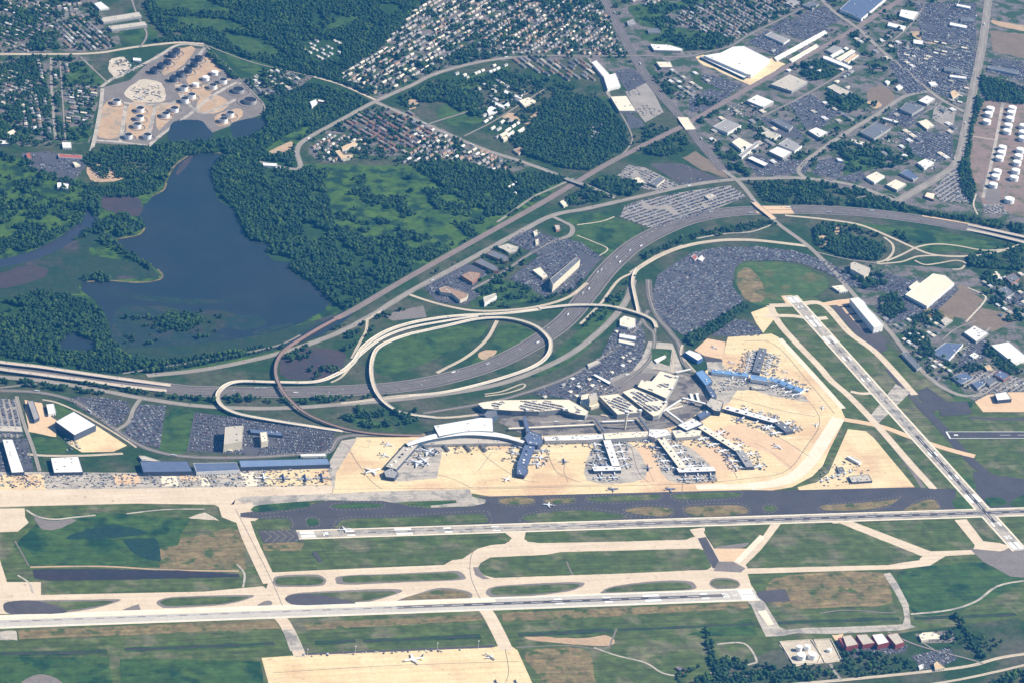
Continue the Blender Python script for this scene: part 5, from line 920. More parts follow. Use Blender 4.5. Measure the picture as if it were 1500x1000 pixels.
# ---------------------------------------------------------------- other buildings, one line each
BL = [
 ([(81, 617), (108, 602), (141, 622), (109, 637)], 22, 'white', 'dark', 'big white roofed hangar with shade coloured into its walls at far left', 'hangar', 0), ([(68, 592), (79, 591), (82, 604), (71, 606)], 10, 'white', 'white', 'small white shed just above the big white hangar', 'shed', 0),  # the big hangar's dark wall colour stands in for its shaded side
 ([(40, 587), (49, 586), (58, 611), (50, 615)], 12, 'grey', 'dark', 'narrow grey shed on the tan yard by the hangar', 'shed', 0), ([(3, 643), (19, 643), (36, 691), (17, 692)], 12, 'white', 'dark', 'long white warehouse at the left edge above the apron', 'warehouse', 3), ([(74, 670), (115, 668), (122, 691), (79, 692)], 11, 'white', 'dark', 'pale square warehouse below the grass circle', 'warehouse', 6),
 ([(205, 675), (275, 675), (282, 690), (210, 691)], 15, 'dkblue', 'dark', 'slate blue cargo shed, leftmost of the long row', 'cargo shed', 0), ([(283, 678), (346, 677), (351, 688), (288, 691)], 14, 'dkblue', 'white', 'middle blue grey cargo shed of the long row', 'cargo shed', 0), ([(350, 674), (480, 671), (484, 680), (353, 684)], 13, 'ltblue', 'dark', 'very long pale blue cargo roof beside the jets', 'cargo shed', 0),
 ([(440, 665), (477, 664), (478, 667), (441, 668)], 6, 'white', 'white', 'thin white loading roof above the blue cargo roof', 'shed', 0), ([(0, 623), (32, 624), (34, 632), (0, 631)], 8, 'beige', 'grey', 'beige truck dock at the left edge', 'shed', 6), ([(203, 667), (212, 667), (240, 676), (208, 674)], 7, 'beige', 'grey', 'small beige office above the cargo row', 'office', 2),
 ([(330, 625), (357, 623), (355, 646), (328, 650)], 30, 'beige', 'cream', 'tall beige hotel in the lower car parks', 'hotel', 3), ([(381, 633), (391, 632), (393, 645), (383, 647)], 20, 'cream', 'cream', 'narrow cream hotel east of the tall beige one', 'hotel', 2), ([(366, 627), (413, 632), (414, 638), (367, 633)], 8, 'dkblue', 'dark', 'low dark office behind the narrow cream hotel', 'office', 3), ([(331, 655), (342, 655), (340, 660), (330, 659)], 6, 'cream', 'cream', 'little cream pavilion below the tall hotel', 'office', 1),
 ([(806, 409), (845, 377), (850, 381), (834, 396), (822, 407), (810, 418)], 30, 'slate', 'cream', 'tall L shaped cream hotel beside the interstate', 'hotel', 2), ([(780, 396), (792, 392), (802, 404), (795, 408)], 8, 'cream', 'cream', 'small cream conference wing by the L shaped hotel', 'hotel', 2),
 ([(643, 423), (655, 420), (668, 425), (686, 431), (684, 436), (674, 440), (662, 430), (646, 428)], 14, 'brown', 'cream', 'brown and cream motel at the west of the triangle', 'motel', 3), ([(708, 436), (726, 430), (728, 434), (710, 445)], 14, 'beige', 'white', 'long white fronted motel by the grass', 'motel', 0),
 ([(676, 404), (688, 398), (704, 400), (702, 406), (692, 414), (682, 408)], 12, 'brown', 'brick', 'brown horseshoe motel with a courtyard', 'motel', 2), ([(695, 384), (705, 379), (728, 391), (731, 397), (723, 397)], 10, 'slate', 'brick', 'second of three parallel slate motel bars', 'motel', 0), ([(712, 372), (722, 367), (744, 376), (745, 382), (738, 383)], 10, 'slate', 'brick', 'northern slate motel bar near the coaches road', 'motel', 0),
 ([(728, 362), (744, 357), (760, 362), (756, 368), (746, 371), (738, 366)], 7, 'beige', 'grey', 'pale low court building in the triangle', 'motel', 4), ([(781, 340), (787, 337), (788, 342), (783, 345)], 7, 'cream', 'cream', 'little cream diner in the upper triangle lot', 'restaurant', 1), ([(784, 352), (789, 350), (789, 357), (785, 358)], 7, 'cream', 'cream', 'tiny yellow diner in the upper triangle lot', 'restaurant', 1), ([(812, 330), (820, 330), (821, 336), (815, 338)], 7, 'beige', 'brick', 'small house inside the looping ramp', 'house', 0),
 ([(1326, 432), (1367, 401), (1385, 404), (1398, 415), (1358, 449)], 13, 'cream', 'white', 'huge cream warehouse east of the avenue', 'warehouse', 0), ([(1331, 421), (1343, 412), (1347, 415), (1335, 425)], 9, 'cream', 'white', 'small cream annex beside the huge cream warehouse', 'warehouse', 0), ([(1246, 386), (1252, 384), (1275, 393), (1272, 402), (1266, 405), (1246, 394)], 18, 'beige', 'cream', 'cream L shaped motel right of the avenue', 'motel', 3), ([(1218, 420), (1235, 418), (1242, 426), (1230, 428)], 7, 'cream', 'white', 'small cream office west of the avenue', 'office', 2),
 ([(1245, 438), (1258, 436), (1266, 442), (1272, 452), (1282, 462), (1294, 476), (1280, 480)], 24, 'white', 'white', 'long white hangar with a scalloped roof beside the crossing runway', 'hangar', 0), ([(1378, 470), (1386, 464), (1396, 469), (1384, 477)], 8, 'beige', 'grey', 'small beige depot below the brown fields', 'depot', 1), ([(1412, 487), (1428, 477), (1448, 488), (1430, 500)], 10, 'white', 'grey', 'pale square depot right of the brown fields', 'depot', 10),
 ([(1320, 440), (1332, 432), (1345, 446), (1340, 462)], 1, 'tan', 'cream', 'tan', 'x', 0), ([(1365, 516), (1385, 502), (1411, 504), (1390, 527)], 9, 'dkblue', 'white', 'dark blue roofed square depot with a white edge', 'depot', 2), ([(1452, 506), (1478, 501), (1506, 524), (1485, 532)], 12, 'white', 'white', 'large white depot at the right edge', 'depot', 0), ([(1457, 576), (1474, 573), (1482, 584), (1461, 586)], 13, 'white', 'dark', 'white hangar on the tan right edge apron', 'hangar', 0),
 ([(1320, 517), (1328, 515), (1350, 537), (1343, 541)], 9, 'slate', 'grey', 'slate roofed long office beside the avenue', 'office', 2), ([(1394, 551), (1412, 545), (1426, 552), (1408, 562)], 8, 'dkblue', 'grey', 'dark blue roofed shop west of the road bend', 'workshop', 3), ([(1424, 561), (1436, 555), (1444, 560), (1432, 569)], 8, 'dkblue', 'grey', 'small dark roofed shop near the road bend', 'workshop', 2), ([(1438, 554), (1452, 550), (1460, 558), (1450, 564)], 8, 'slate', 'grey', 'slate roofed shop east of the small dark one', 'workshop', 2), ([(1456, 548), (1466, 542), (1480, 550), (1470, 556)], 9, 'dkblue', 'brick', 'dark brick workshop by the right edge trees', 'workshop', 2),
 ([(1420, 520), (1428, 516), (1434, 520), (1426, 524)], 7, 'white', 'white', 'small white shop above the dark roofed ones', 'workshop', 1), ([(1442, 536), (1450, 534), (1456, 542), (1446, 542)], 7, 'tan', 'cream', 'small tan shop above the dark roofed ones', 'workshop', 1), ([(1472, 406), (1486, 400), (1494, 408), (1482, 416)], 10, 'slate', 'brick', 'dark brick depot in the upper right block', 'depot', 1), ([(1452, 400), (1460, 398), (1468, 406), (1460, 408)], 8, 'cream', 'white', 'pale shed near the turning circle', 'shed', 0), ([(1462, 425), (1474, 420), (1486, 430), (1474, 436)], 9, 'slate', 'grey', 'slate depot below the turning circle', 'depot', 2),
 ([(1234, 931), (1247, 929), (1258, 943), (1240, 947)], 16, 'beige', 'red', 'beige hangar with a red wall, first from the left', 'hangar', 0), ([(1254, 929), (1270, 928), (1282, 941), (1264, 944)], 16, 'beige', 'red', 'pale hangar with a red wall, second from the left', 'hangar', 0), ([(1277, 929), (1293, 927), (1303, 940), (1286, 944)], 17, 'white', 'red', 'white hangar with a bright red wall, third from the left', 'hangar', 0), ([(1299, 929), (1315, 926), (1325, 940), (1312, 944)], 16, 'beige', 'red', 'beige hangar at the right end of the red row', 'hangar', 0),
 ([(1228, 934), (1232, 933), (1240, 944), (1236, 946)], 12, 'red', 'red', 'narrow dark red annex left of the hangar row', 'hangar', 0), ([(1346, 930), (1352, 926), (1366, 925), (1378, 930), (1376, 935), (1360, 936), (1350, 938)], 6, 'cream', 'cream', 'low cream depot right of the red hangars', 'depot', 4), ([(1368, 972), (1373, 968), (1384, 977), (1370, 980)], 8, 'tan', 'cream', 'tan office by the lower right road', 'office', 0), ([(1345, 975), (1351, 972), (1353, 977), (1347, 979)], 5, 'white', 'white', 'tiny white kiosk by the lower right road', 'kiosk', 0), ([(989, 977), (995, 975), (1006, 980), (1000, 984)], 5, 'slate', 'brick', 'small brick hut at the end of the curved track', 'hut', 0),
 ([(1031, 82), (1056, 78), (1074, 69), (1090, 68), (1128, 87), (1122, 94), (1100, 110), (1094, 109)], 16, 'white', 'white', 'enormous white postal warehouse beside the railway', 'warehouse', 2), ([(1025, 84), (1032, 83), (1095, 112), (1090, 115)], 8, 'white', 'dark', 'long white loading dock of the enormous warehouse', 'loading dock', 0), ([(961, 91), (982, 91), (986, 99), (967, 99)], 9, 'cream', 'grey', 'small cream warehouse right of the wide avenue', 'warehouse', 2), ([(952, 65), (980, 66), (1000, 72), (998, 75), (958, 74)], 9, 'white', 'grey', 'long white shop with a bent roof by the park', 'shop', 5),
 ([(1129, 124), (1157, 109), (1183, 120), (1160, 134)], 12, 'beige', 'grey', 'beige flat warehouse south of the railway, upper one', 'warehouse', 4), ([(1094, 148), (1109, 139), (1134, 149), (1118, 158)], 12, 'white', 'grey', 'white square warehouse south of the railway', 'warehouse', 2), ([(1045, 186), (1064, 175), (1086, 184), (1066, 195)], 12, 'grey', 'white', 'grey roofed warehouse with a white front', 'warehouse', 1), ([(1072, 209), (1083, 202), (1102, 212), (1086, 220)], 11, 'cream', 'white', 'cream warehouse below the grey roofed one', 'warehouse', 1), ([(1082, 228), (1108, 208), (1112, 211), (1087, 231)], 9, 'grey', 'white', 'thin grey wing with a white edge', 'warehouse', 0),
 ([(1126, 222), (1139, 215), (1160, 223), (1147, 232)], 12, 'white', 'grey', 'white warehouse in the middle industrial block', 'warehouse', 1), ([(1094, 232), (1102, 229), (1126, 240), (1120, 244)], 9, 'white', 'dark', 'long white shed left of the curved road', 'shed', 0), ([(1140, 212), (1154, 203), (1175, 214), (1164, 222)], 11, 'grey', 'white', 'grey warehouse with a white front edge', 'warehouse', 1), ([(1130, 177), (1140, 174), (1162, 185), (1156, 191)], 10, 'slate', 'grey', 'long slate roofed works', 'works', 1), ([(1114, 196), (1126, 192), (1144, 198), (1132, 206)], 9, 'beige', 'white', 'beige works with a U shaped yard', 'works', 2),
 ([(1184, 192), (1196, 187), (1213, 194), (1200, 202)], 11, 'white', 'grey', 'white factory next to the blue lot', 'factory', 1), ([(1121, 52), (1130, 47), (1157, 58), (1148, 64)], 9, 'grey', 'white', 'grey shed in the railside car park', 'shed', 0), ([(1134, 85), (1208, 45), (1212, 48), (1138, 89)], 6, 'white', 'white', 'thin white railside platform roof, upper one', 'platform roof', 0), ([(1156, 88), (1196, 65), (1199, 68), (1160, 91)], 6, 'cream', 'white', 'thin cream railside platform roof, lower one', 'platform roof', 0),
 ([(884, 112), (902, 108), (909, 126), (890, 131)], 12, 'white', 'white', 'bright white store west of the wide avenue', 'store', 0), ([(867, 92), (874, 89), (892, 108), (884, 113)], 10, 'white', 'white', 'long pale store above the bright white one', 'store', 0), ([(894, 142), (918, 141), (932, 163), (907, 163)], 11, 'cream', 'grey', 'cream warehouse left of the grey lot', 'warehouse', 3),
 ([(1230, 14), (1250, -4), (1300, -4), (1262, 28), (1245, 20)], 14, 'dkblue', 'white', 'vast slate blue warehouse at the top edge', 'warehouse', 4), ([(1320, 14), (1346, 18), (1338, 30), (1317, 24)], 12, 'white', 'grey', 'white warehouse near the top edge', 'warehouse', 1), ([(1302, 33), (1327, 39), (1323, 44), (1300, 38)], 9, 'white', 'white', 'white bar shaped shed near the top edge', 'shed', 0), ([(1392, 33), (1417, 38), (1416, 42), (1391, 37)], 8, 'white', 'white', 'slim white shed left of the long avenue', 'shed', 0), ([(1408, 26), (1427, 27), (1426, 32), (1407, 31)], 9, 'slate', 'grey', 'pale blue shed left of the long avenue', 'shed', 1), ([(1402, 6), (1422, 10), (1421, 13), (1401, 9)], 8, 'white', 'white', 'slim white shed closest to the top right', 'shed', 0),
 ([(1338, 58), (1353, 60), (1352, 66), (1338, 64)], 9, 'white', 'grey', 'small white works beside the tan earth', 'works', 0), ([(1210, 74), (1222, 67), (1233, 70), (1220, 79)], 9, 'grey', 'grey', 'grey first shed of the striped group', 'shed', 0), ([(1216, 82), (1240, 69), (1243, 71), (1219, 84)], 8, 'white', 'white', 'slim white second shed of the striped group', 'shed', 0), ([(1224, 87), (1248, 73), (1253, 75), (1230, 89)], 8, 'cream', 'white', 'cream third shed of the striped group', 'shed', 0), ([(1236, 90), (1252, 79), (1258, 81), (1242, 92)], 8, 'tan', 'white', 'tan fourth shed of the striped group', 'shed', 0), ([(1206, 82), (1212, 83), (1248, 98), (1243, 101), (1206, 86)], 9, 'white', 'white', 'long white front shed across the striped group', 'shed', 0),
 ([(1212, 128), (1222, 124), (1253, 138), (1240, 144)], 9, 'beige', 'white', 'beige works with a long low wing', 'works', 2), ([(1296, 120), (1300, 118), (1304, 120), (1300, 124)], 7, 'white', 'white', 'little white dome roofed garage', 'garage', 0), ([(1312, 128), (1318, 124), (1323, 128), (1316, 132)], 7, 'white', 'white', 'little white square garage', 'garage', 0), ([(1360, 121), (1370, 120), (1374, 125), (1364, 126)], 8, 'white', 'white', 'small white showroom by the crossroads', 'showroom', 0), ([(1392, 136), (1398, 132), (1406, 138), (1396, 145)], 8, 'tan', 'cream', 'small tan showroom left of the long avenue', 'showroom', 1),
 ([(1345, 148), (1358, 140), (1370, 145), (1358, 153)], 9, 'white', 'grey', 'white and blue showroom by the crossroads', 'showroom', 1), ([(1318, 160), (1328, 150), (1354, 157), (1336, 168)], 11, 'slate', 'grey', 'square slate blue warehouse, upper of two', 'warehouse', 1), ([(1293, 172), (1316, 178), (1315, 181), (1293, 174)], 7, 'white', 'white', 'thin white shed below the upper slate warehouse', 'shed', 0), ([(1260, 194), (1284, 179), (1305, 188), (1280, 204)], 12, 'slate', 'grey', 'square slate blue warehouse, lower of two', 'warehouse', 1), ([(1344, 179), (1358, 175), (1369, 184), (1358, 190)], 8, 'cream', 'grey', 'cream dealership above the packed lot', 'dealership', 2),
 ([(1384, 98), (1410, 102), (1408, 107), (1383, 104)], 9, 'slate', 'grey', 'slate shed among the scrap rows', 'shed', 0), ([(1448, 97), (1492, 104), (1491, 109), (1448, 100)], 9, 'slate', 'white', 'long slate shed right of the long avenue', 'shed', 0), ([(1392, 110), (1416, 113), (1415, 116), (1391, 113)], 8, 'white', 'white', 'thin white shed among the scrap rows', 'shed', 0), ([(1344, 239), (1356, 233), (1368, 238), (1354, 247)], 10, 'white', 'white', 'white dealership ringed by trucks', 'dealership', 3), ([(1268, 260), (1284, 252), (1296, 258), (1281, 268)], 10, 'cream', 'white', 'cream warehouse above the curved road', 'warehouse', 1), ([(1298, 271), (1312, 263), (1328, 270), (1314, 279)], 10, 'cream', 'grey', 'cream warehouse below the dealership', 'warehouse', 2),
 ([(1318, 254), (1330, 248), (1345, 260), (1338, 264)], 9, 'dkblue', 'grey', 'dark blue works between two cream warehouses', 'works', 1), ([(1354, 288), (1358, 282), (1370, 284), (1368, 293)], 8, 'cream', 'brick', 'cream fuel station left of the truck lot', 'station', 0), ([(1247, 204), (1266, 209), (1264, 213), (1246, 208)], 9, 'cream', 'white', 'cream bar shaped works under the slate warehouse', 'works', 2), ([(1225, 232), (1232, 233), (1236, 237), (1228, 236)], 7, 'white', 'white', 'short white trailer shed by the green', 'shed', 0), ([(950, 268), (966, 258), (974, 263), (962, 273)], 9, 'slate', 'cream', 'slate roofed motel above the long pale lot', 'motel', 1),
 ([(926, 263), (936, 260), (944, 266), (934, 270)], 7, 'cream', 'cream', 'pale diner beside the slate roofed motel', 'restaurant', 1), ([(1032, 288), (1042, 284), (1050, 287), (1038, 292)], 6, 'beige', 'grey', 'low office inside the long pale lot', 'office', 3), ([(908, 468), (915, 463), (931, 467), (931, 477), (920, 480), (908, 477)], 9, 'cream', 'white', 'cream rental office west of the avenue', 'office', 2), ([(908, 489), (932, 493), (931, 498), (907, 494)], 6, 'white', 'white', 'white rental canopy, upper one', 'canopy', 0), ([(907, 497), (930, 502), (929, 506), (906, 501)], 6, 'cream', 'white', 'cream rental canopy, lower one', 'canopy', 0),
 ([(868, 549), (872, 547), (896, 559), (893, 563)], 6, 'white', 'dark', 'white pair of fuel canopies in the rental lots', 'canopy', 0), ([(860, 533), (876, 527), (880, 530), (862, 538)], 6, 'beige', 'grey', 'beige rental shed under the bending road', 'shed', 0), ([(1003, 516), (1010, 512), (1026, 518), (1030, 524), (1022, 528)], 14, 'white', 'blue', 'white vaulted hangar next to the tan pad', 'hangar', 0), ([(1022, 380), (1028, 374), (1032, 378), (1028, 383)], 5, 'white', 'white', 'white booth at the top of the big car park', 'kiosk', 0), ([(1012, 376), (1018, 373), (1022, 377), (1018, 382)], 5, 'red', 'white', 'red roofed booth at the top of the big car park', 'kiosk', 0),
 ([(958, 527), (974, 520), (976, 522), (962, 531)], 5, 'white', 'white', 'white glazed canopy on the lawn in the road loop', 'canopy', 0), ([(1243, 697), (1272, 694), (1278, 704), (1248, 706)], 7, 'beige', 'dark', 'beige maintenance block on the triangular apron', 'workshop', 8), ([(1240, 668), (1246, 667), (1262, 676), (1258, 678)], 8, 'white', 'white', 'slim white hangar on the triangular apron', 'hangar', 0), ([(1226, 684), (1234, 683), (1238, 690), (1230, 692)], 7, 'slate', 'grey', 'slate office on the triangular apron', 'office', 1),
 ([(138, 6), (148, 3), (160, 12), (146, 14)], 9, 'white', 'white', 'white works near the top left', 'works', 0), ([(146, 27), (204, 18), (208, 24), (152, 33)], 11, 'beige', 'grey', 'upper of two long beige warehouses, top left', 'warehouse', 3), ([(158, 39), (212, 32), (216, 37), (164, 44)], 11, 'beige', 'grey', 'lower of two long beige warehouses, top left', 'warehouse', 3), ([(195, 85), (207, 86), (207, 90), (195, 89)], 7, 'white', 'white', 'small white depot above the tank farm', 'depot', 0), ([(8, 196), (20, 190), (26, 196), (14, 202)], 9, 'cream', 'cream', 'cream school block at the left edge', 'school', 0), ([(-2, 205), (12, 207), (14, 211), (0, 212)], 8, 'white', 'dark', 'white shop below the cream school block', 'shop', 0),
 ([(91, 209), (104, 209), (105, 217), (92, 217)], 8, 'white', 'white', 'white office by the works lot left of the pond', 'office', 1), ([(86, 226), (120, 228), (120, 233), (86, 231)], 8, 'red', 'white', 'red roofed works left of the pond', 'works', 0), ([(84, 268), (90, 268), (90, 275), (84, 275)], 8, 'white', 'white', 'left one of two white sheds by the wood', 'shed', 0), ([(93, 269), (101, 270), (100, 277), (92, 276)], 8, 'white', 'white', 'right one of two white sheds by the wood', 'shed', 0), ([(106, 238), (112, 238), (118, 242), (110, 244)], 7, 'cream', 'cream', 'cream garage at the end of the tank road', 'garage', 0),
 ([(38, 226), (44, 224), (46, 230), (40, 232)], 7, 'red', 'brick', 'red roofed hut in the left works lot', 'hut', 0), ([(385, 239), (406, 240), (406, 244), (386, 243)], 8, 'white', 'white', 'white visitor building in the pond woods, left wing', 'visitor centre', 0), ([(404, 245), (419, 246), (419, 248), (404, 248)], 7, 'white', 'white', 'white visitor building in the pond woods, right wing', 'visitor centre', 0), ([(454, 150), (463, 146), (465, 150), (457, 157)], 8, 'white', 'white', 'white club house in the upper wood', 'club house', 0), ([(466, 146), (476, 148), (474, 150), (466, 149)], 7, 'white', 'brick', 'narrow annex of the club house in the upper wood', 'club house', 0),
 ([(500, 216), (520, 208), (524, 211), (502, 221)], 10, 'tan', 'cream', 'tan school wing beside the small houses, upper one', 'school', 0), ([(491, 222), (498, 220), (504, 228), (517, 227), (517, 231), (500, 233)], 10, 'tan', 'cream', 'tan school wing beside the small houses, lower one', 'school', 0), ([(732, 198), (742, 192), (745, 195), (735, 201)], 10, 'cream', 'cream', 'first cream apartment bar by the wood', 'apartments', 0), ([(742, 198), (752, 191), (754, 194), (745, 201)], 10, 'white', 'cream', 'second white apartment bar by the wood', 'apartments', 0), ([(758, 192), (768, 186), (769, 190), (761, 195)], 10, 'white', 'cream', 'third white apartment bar by the wood', 'apartments', 0), ([(736, 203), (743, 199), (744, 203), (738, 206)], 9, 'cream', 'cream', 'small yellow apartment block by the wood', 'apartments', 0),
 ([(740, 132), (762, 142), (766, 138), (764, 146), (738, 136)], 9, 'white', 'white', 'long white college wing in the park', 'college', 0), ([(760, 148), (775, 143), (785, 148), (780, 152), (768, 156)], 9, 'cream', 'cream', 'cream college hall by the sand patch', 'college', 3), ([(722, 148), (738, 155), (745, 150), (747, 154), (738, 159), (720, 152)], 8, 'white', 'white', 'low white college wing with two arms', 'college', 0), ([(712, 160), (720, 156), (730, 160), (728, 164), (716, 168)], 8, 'white', 'white', 'white college block nearest the ball field', 'college', 0), ([(752, 220), (762, 216), (768, 220), (760, 226)], 8, 'brown', 'cream', 'brown roofed inn beside the grey road', 'inn', 0), ([(820, 296), (826, 293), (832, 300), (826, 303)], 6, 'cream', 'cream', 'cream depot beside the railway', 'depot', 0),
 ([(918, 32), (928, 28), (932, 36), (920, 37)], 8, 'grey', 'grey', 'grey store right of the wide avenue, top', 'store', 2), ([(948, 43), (966, 42), (968, 48), (950, 48)], 8, 'slate', 'grey', 'slate school at the park edge', 'school', 0), ([(1176, 8), (1188, 2), (1200, 6), (1190, 13)], 9, 'slate', 'grey', 'slate depot north of the rail yard', 'depot', 1), ([(1150, 5), (1166, -4), (1176, 0), (1160, 9)], 9, 'grey', 'grey', 'grey depot north of the rail yard', 'depot', 1)]
for px, h, rc, wc, lab, cat, u in BL:
    if cat == 'x': continue
    building(px, h, rc, wc, lab, cat, cat.replace(' ', '_'), u)

# ---------------------------------------------------------------- storage tanks
def ring(r, n=20): return [(r*math.cos(2*math.pi*k/n), r*math.sin(2*math.pi*k/n)) for k in range(n)]
tankw = M('tank_white', (.80, .80, .78), fine=.04, fs=9); tank_shade = M('shaded_floating_roof', (.02, .022, .03), fine=.15)  # near-black roof colour holds the shade inside the open tanks
def tank(x, y, r, h, kind, label, group, wall=None):
    g = G(x, y, h); root = empty('storage_tank', (g.x, g.y, .3), label, 'storage tank', group); n = 22; R = ring(r, n); Ri = ring(r*.97, n); wall = wall or tankw
    if kind == 'open':
        V = [(a, b, 0) for a, b in R]+[(a, b, h) for a, b in R]+[(a, b, h) for a, b in Ri]+[(a, b, h*.92) for a, b in Ri]; Fc = []
        for k in range(n):
            j = (k+1) % n
            for q in range(3): Fc.append((q*n+k, q*n+j, (q+1)*n+j, (q+1)*n+k))
        mesh_obj('shell', V, Fc, wall, root); m = MB(); m.v = [(a, b, h*.93) for a, b in Ri]; m.f = [tuple(range(n))]; m.m = [0]; m.build('shaded_floating_roof', tank_shade, root)
    else:
        V = [(a, b, 0) for a, b in R]+[(a, b, h) for a, b in R]; mesh_obj('shell', V, [(k, (k+1) % n, n+(k+1) % n, n+k) for k in range(n)], wall, root)
        V = [(a*s, b*s, h+dz) for s, dz in ((1.01, 0), (.66, r*.07), (.33, r*.11)) for a, b in R]+[(0, 0, h+r*.12)]; Fc = []
        for q in range(2):
            for k in range(n): j = (k+1) % n; Fc.append((q*n+k, q*n+j, (q+1)*n+j, (q+1)*n+k))
        Fc += [(2*n+k, 2*n+(k+1) % n, 3*n) for k in range(n)]; mesh_obj('dome_roof', V, Fc, tankw, root)
    m = MB(); m.box(r+.8, 0, 0, 1.2, 3, h); m.build('stair', metal_l, root)
    if x < 420:
        V = [(a*s, b*s, z) for s, z in ((1.75, 0), (1.85, 1.8), (1.95, 1.8), (2.1, 0)) for a, b in R]; mesh_obj('earth_bund', V, [(q*n+(k+1) % n, q*n+k, (q+1)*n+k, (q+1)*n+(k+1) % n)[::-1] for q in range(3) for k in range(n)], shoulder, root)
    return root
def T1(x, y): return 130+x/5.77, 60+y/5.77
for x, y, w in [(235, 500, 'alone at the top of the left earth strip'), (435, 565, 'top of the column of three'), (430, 635, 'middle of the column of three'), (410, 700, 'bottom of the column of three'), (335, 790, 'lower left corner of the farm'), (495, 790, 'lower middle, nearest the pond road'), (650, 610, 'lower of the pair on the triangular earth'), (725, 565, 'upper of the pair on the triangular earth'), (805, 385, 'left of the pale lidded tank'), (870, 450, 'right one below the pale lidded tank'), (812, 485, 'left one below the pale lidded tank'), (1050, 370, 'left of the pair below the ring topped twins'), (1135, 325, 'right of the pair below the ring topped twins'), (1195, 605, 'right of the two on the pond promontory'), (1140, 655, 'left of the two on the pond promontory')]:
    tank(*T1(x, y), 15, 16, 'open', 'white walled open tank, '+w, 'open tanks of the pond tank farm')
for i, (x, y) in enumerate([(550, 240), (610, 200), (665, 165), (705, 105), (740, 75), (715, 310), (770, 270), (840, 235), (890, 185), (930, 135)]):
    tank(*T1(x, y), 15, 16, 'open', f'dark walled tank, {ordn(i % 5+1)} from the bottom of the {"left" if i < 5 else "right"} northern row', 'open tanks of the pond tank farm', walls['dark'])
tank(*T1(1065, 260), 13, 13, 'dome', 'white ring topped tank nearest the canal of the tank farm', None); tank(*T1(990, 305), 13, 13, 'dome', 'white ring topped tank just left of its twin', None); tank(*T1(905, 360), 12, 13, 'dome', 'pale lidded tank among the dark ones', None)
tank(*T1(1265, 405), 22, 14, 'open', 'broad blue shaded open tank at the east of the farm', None, walls['grey']); tank(*T1(1365, 495), 24, 14, 'open', 'broadest tank with a purple grey floating roof', None, walls['grey'])
WT = [f'{ordn(k)} from top of the short left column of three' for k in (1, 2, 3)]+[f'{ordn(k)} from top of the long middle column' for k in range(1, 12)]+[f'{ordn(k)} from top of the lower right edge column' for k in range(1, 6)]+[f'{ordn(k)} from top of the upper right edge column' for k in (1, 2, 3)]
def T2(x, y): return 1400+x/5.88, 140+y/5.88
for i, (x, y) in enumerate([(300, 105), (285, 150), (270, 215), (490, 100), (480, 140), (470, 190), (455, 250), (445, 300), (405, 440), (395, 485), (380, 530), (360, 645), (345, 690), (325, 760), (560, 460), (545, 515), (530, 570), (520, 640), (505, 700), (585, 255), (580, 310), (578, 360)]):
    tank(*T2(x, y), 16, 15, 'dome', 'white domed tank, '+WT[i], 'white domed tanks at the right edge')
tank(*T2(465, 888), 18, 16, 'dome', 'largest white domed tank, lowest at the right edge', None)
for x, y, r, l in [(1171, 946, 9, 'upper left'), (1183, 945, 9, 'upper right'), (1174, 958, 13, 'lower left'), (1190.5, 957, 13, 'lower right')]: tank(x, y, r, 15, 'dome', f'white fuel tank, {l} of the four in the walled yard', None)
tank(1215, 950, 7, 9, 'dome', 'lone small white tank in the smaller walled yard', None)
yp = [(1140, 939), (1215, 935), (1234, 968), (1215, 971), (1162, 975)]
sheet('fuel_yard', yp, sand, .8); yard = [(1140, 939), (1215, 935), (1222, 966), (1160, 974)]
def bund(px, label):
    P = [G(*p) for p in px]; c = sum(P, Vector())/len(P); r = empty('bund_wall', (c.x, c.y, 0), label, 'wall'); n = len(P)
    for i in range(n):
        a, b = P[i], P[(i+1) % n]; t = b-a; m = MB(); m.box(0, 0, 0, t.length, 1.6, 3.5); o = m.build('wall_panel', walls['cream'], r); o.location = ((a+b)/2-c); o.rotation_euler.z = math.atan2(t.y, t.x)
bund([(1142, 940), (1188, 937), (1203, 960), (1198, 971), (1162, 973)], 'cream bund wall round the four fuel tanks'); bund([(1192, 937), (1217, 936), (1232, 966), (1208, 970)], 'cream bund wall round the lone small tank')

# ---------------------------------------------------------------- houses
ZID = [0]
def zone(px, d, sp, L, W, H, dens, key, gap=8):
    A = G(*px[0]); t = (G(px[0][0]+d[0], px[0][1]+d[1])-A).normalized(); n = Vector((-t.y, t.x, 0)); P = [G(*p) for p in px]
    us = [(p-A).dot(t) for p in P]; vs = [(p-A).dot(n) for p in P]; out = []
    rz = math.atan2(t.y, t.x); v = min(vs); k = 0; strt = []
    while v < max(vs):
        u = min(us)+random.uniform(0, 20)
        while u < max(us):
            l = L*random.uniform(.7, 1.2); c = A+t*(u+l/2)+n*v
            out.append((c.x, c.y, rz, l, W*random.uniform(.9, 1.1), H*random.uniform(.85, 1.15), key, ZID[0], k)); u += l+gap*random.uniform(.6, 1.6)
        v += sp*(1.25 if k % 2 else .85); k += 1
    arr = np.array([[o[0], o[1], 0] for o in out]); q = PXA(arr); ok = inside(q, px) & (rng.random(len(out)) < dens)
    for b in BUILT:
        ok &= ~inside(q, b)
    ZID[0] += 1; return [o for o, g in zip(out, ok) if g]
ZN = []
ZN += zone([(485, 112), (560, 68), (610, 10), (640, -5), (760, -5), (700, 30), (690, 60), (640, 95), (600, 122), (545, 140)], (17, -10), 25, 27, 9.5, 8, .80, 'a')
ZN += zone([(760, -5), (870, -5), (900, 40), (925, 85), (860, 80), (750, 80), (690, 85), (700, 45)], (15, -10), 23, 19, 9.5, 8, .66, 'b')
ZN += zone([(745, 88), (855, 88), (880, 118), (830, 120), (770, 100)], (12, 9), 24, 38, 10, 8, .75, 'b')
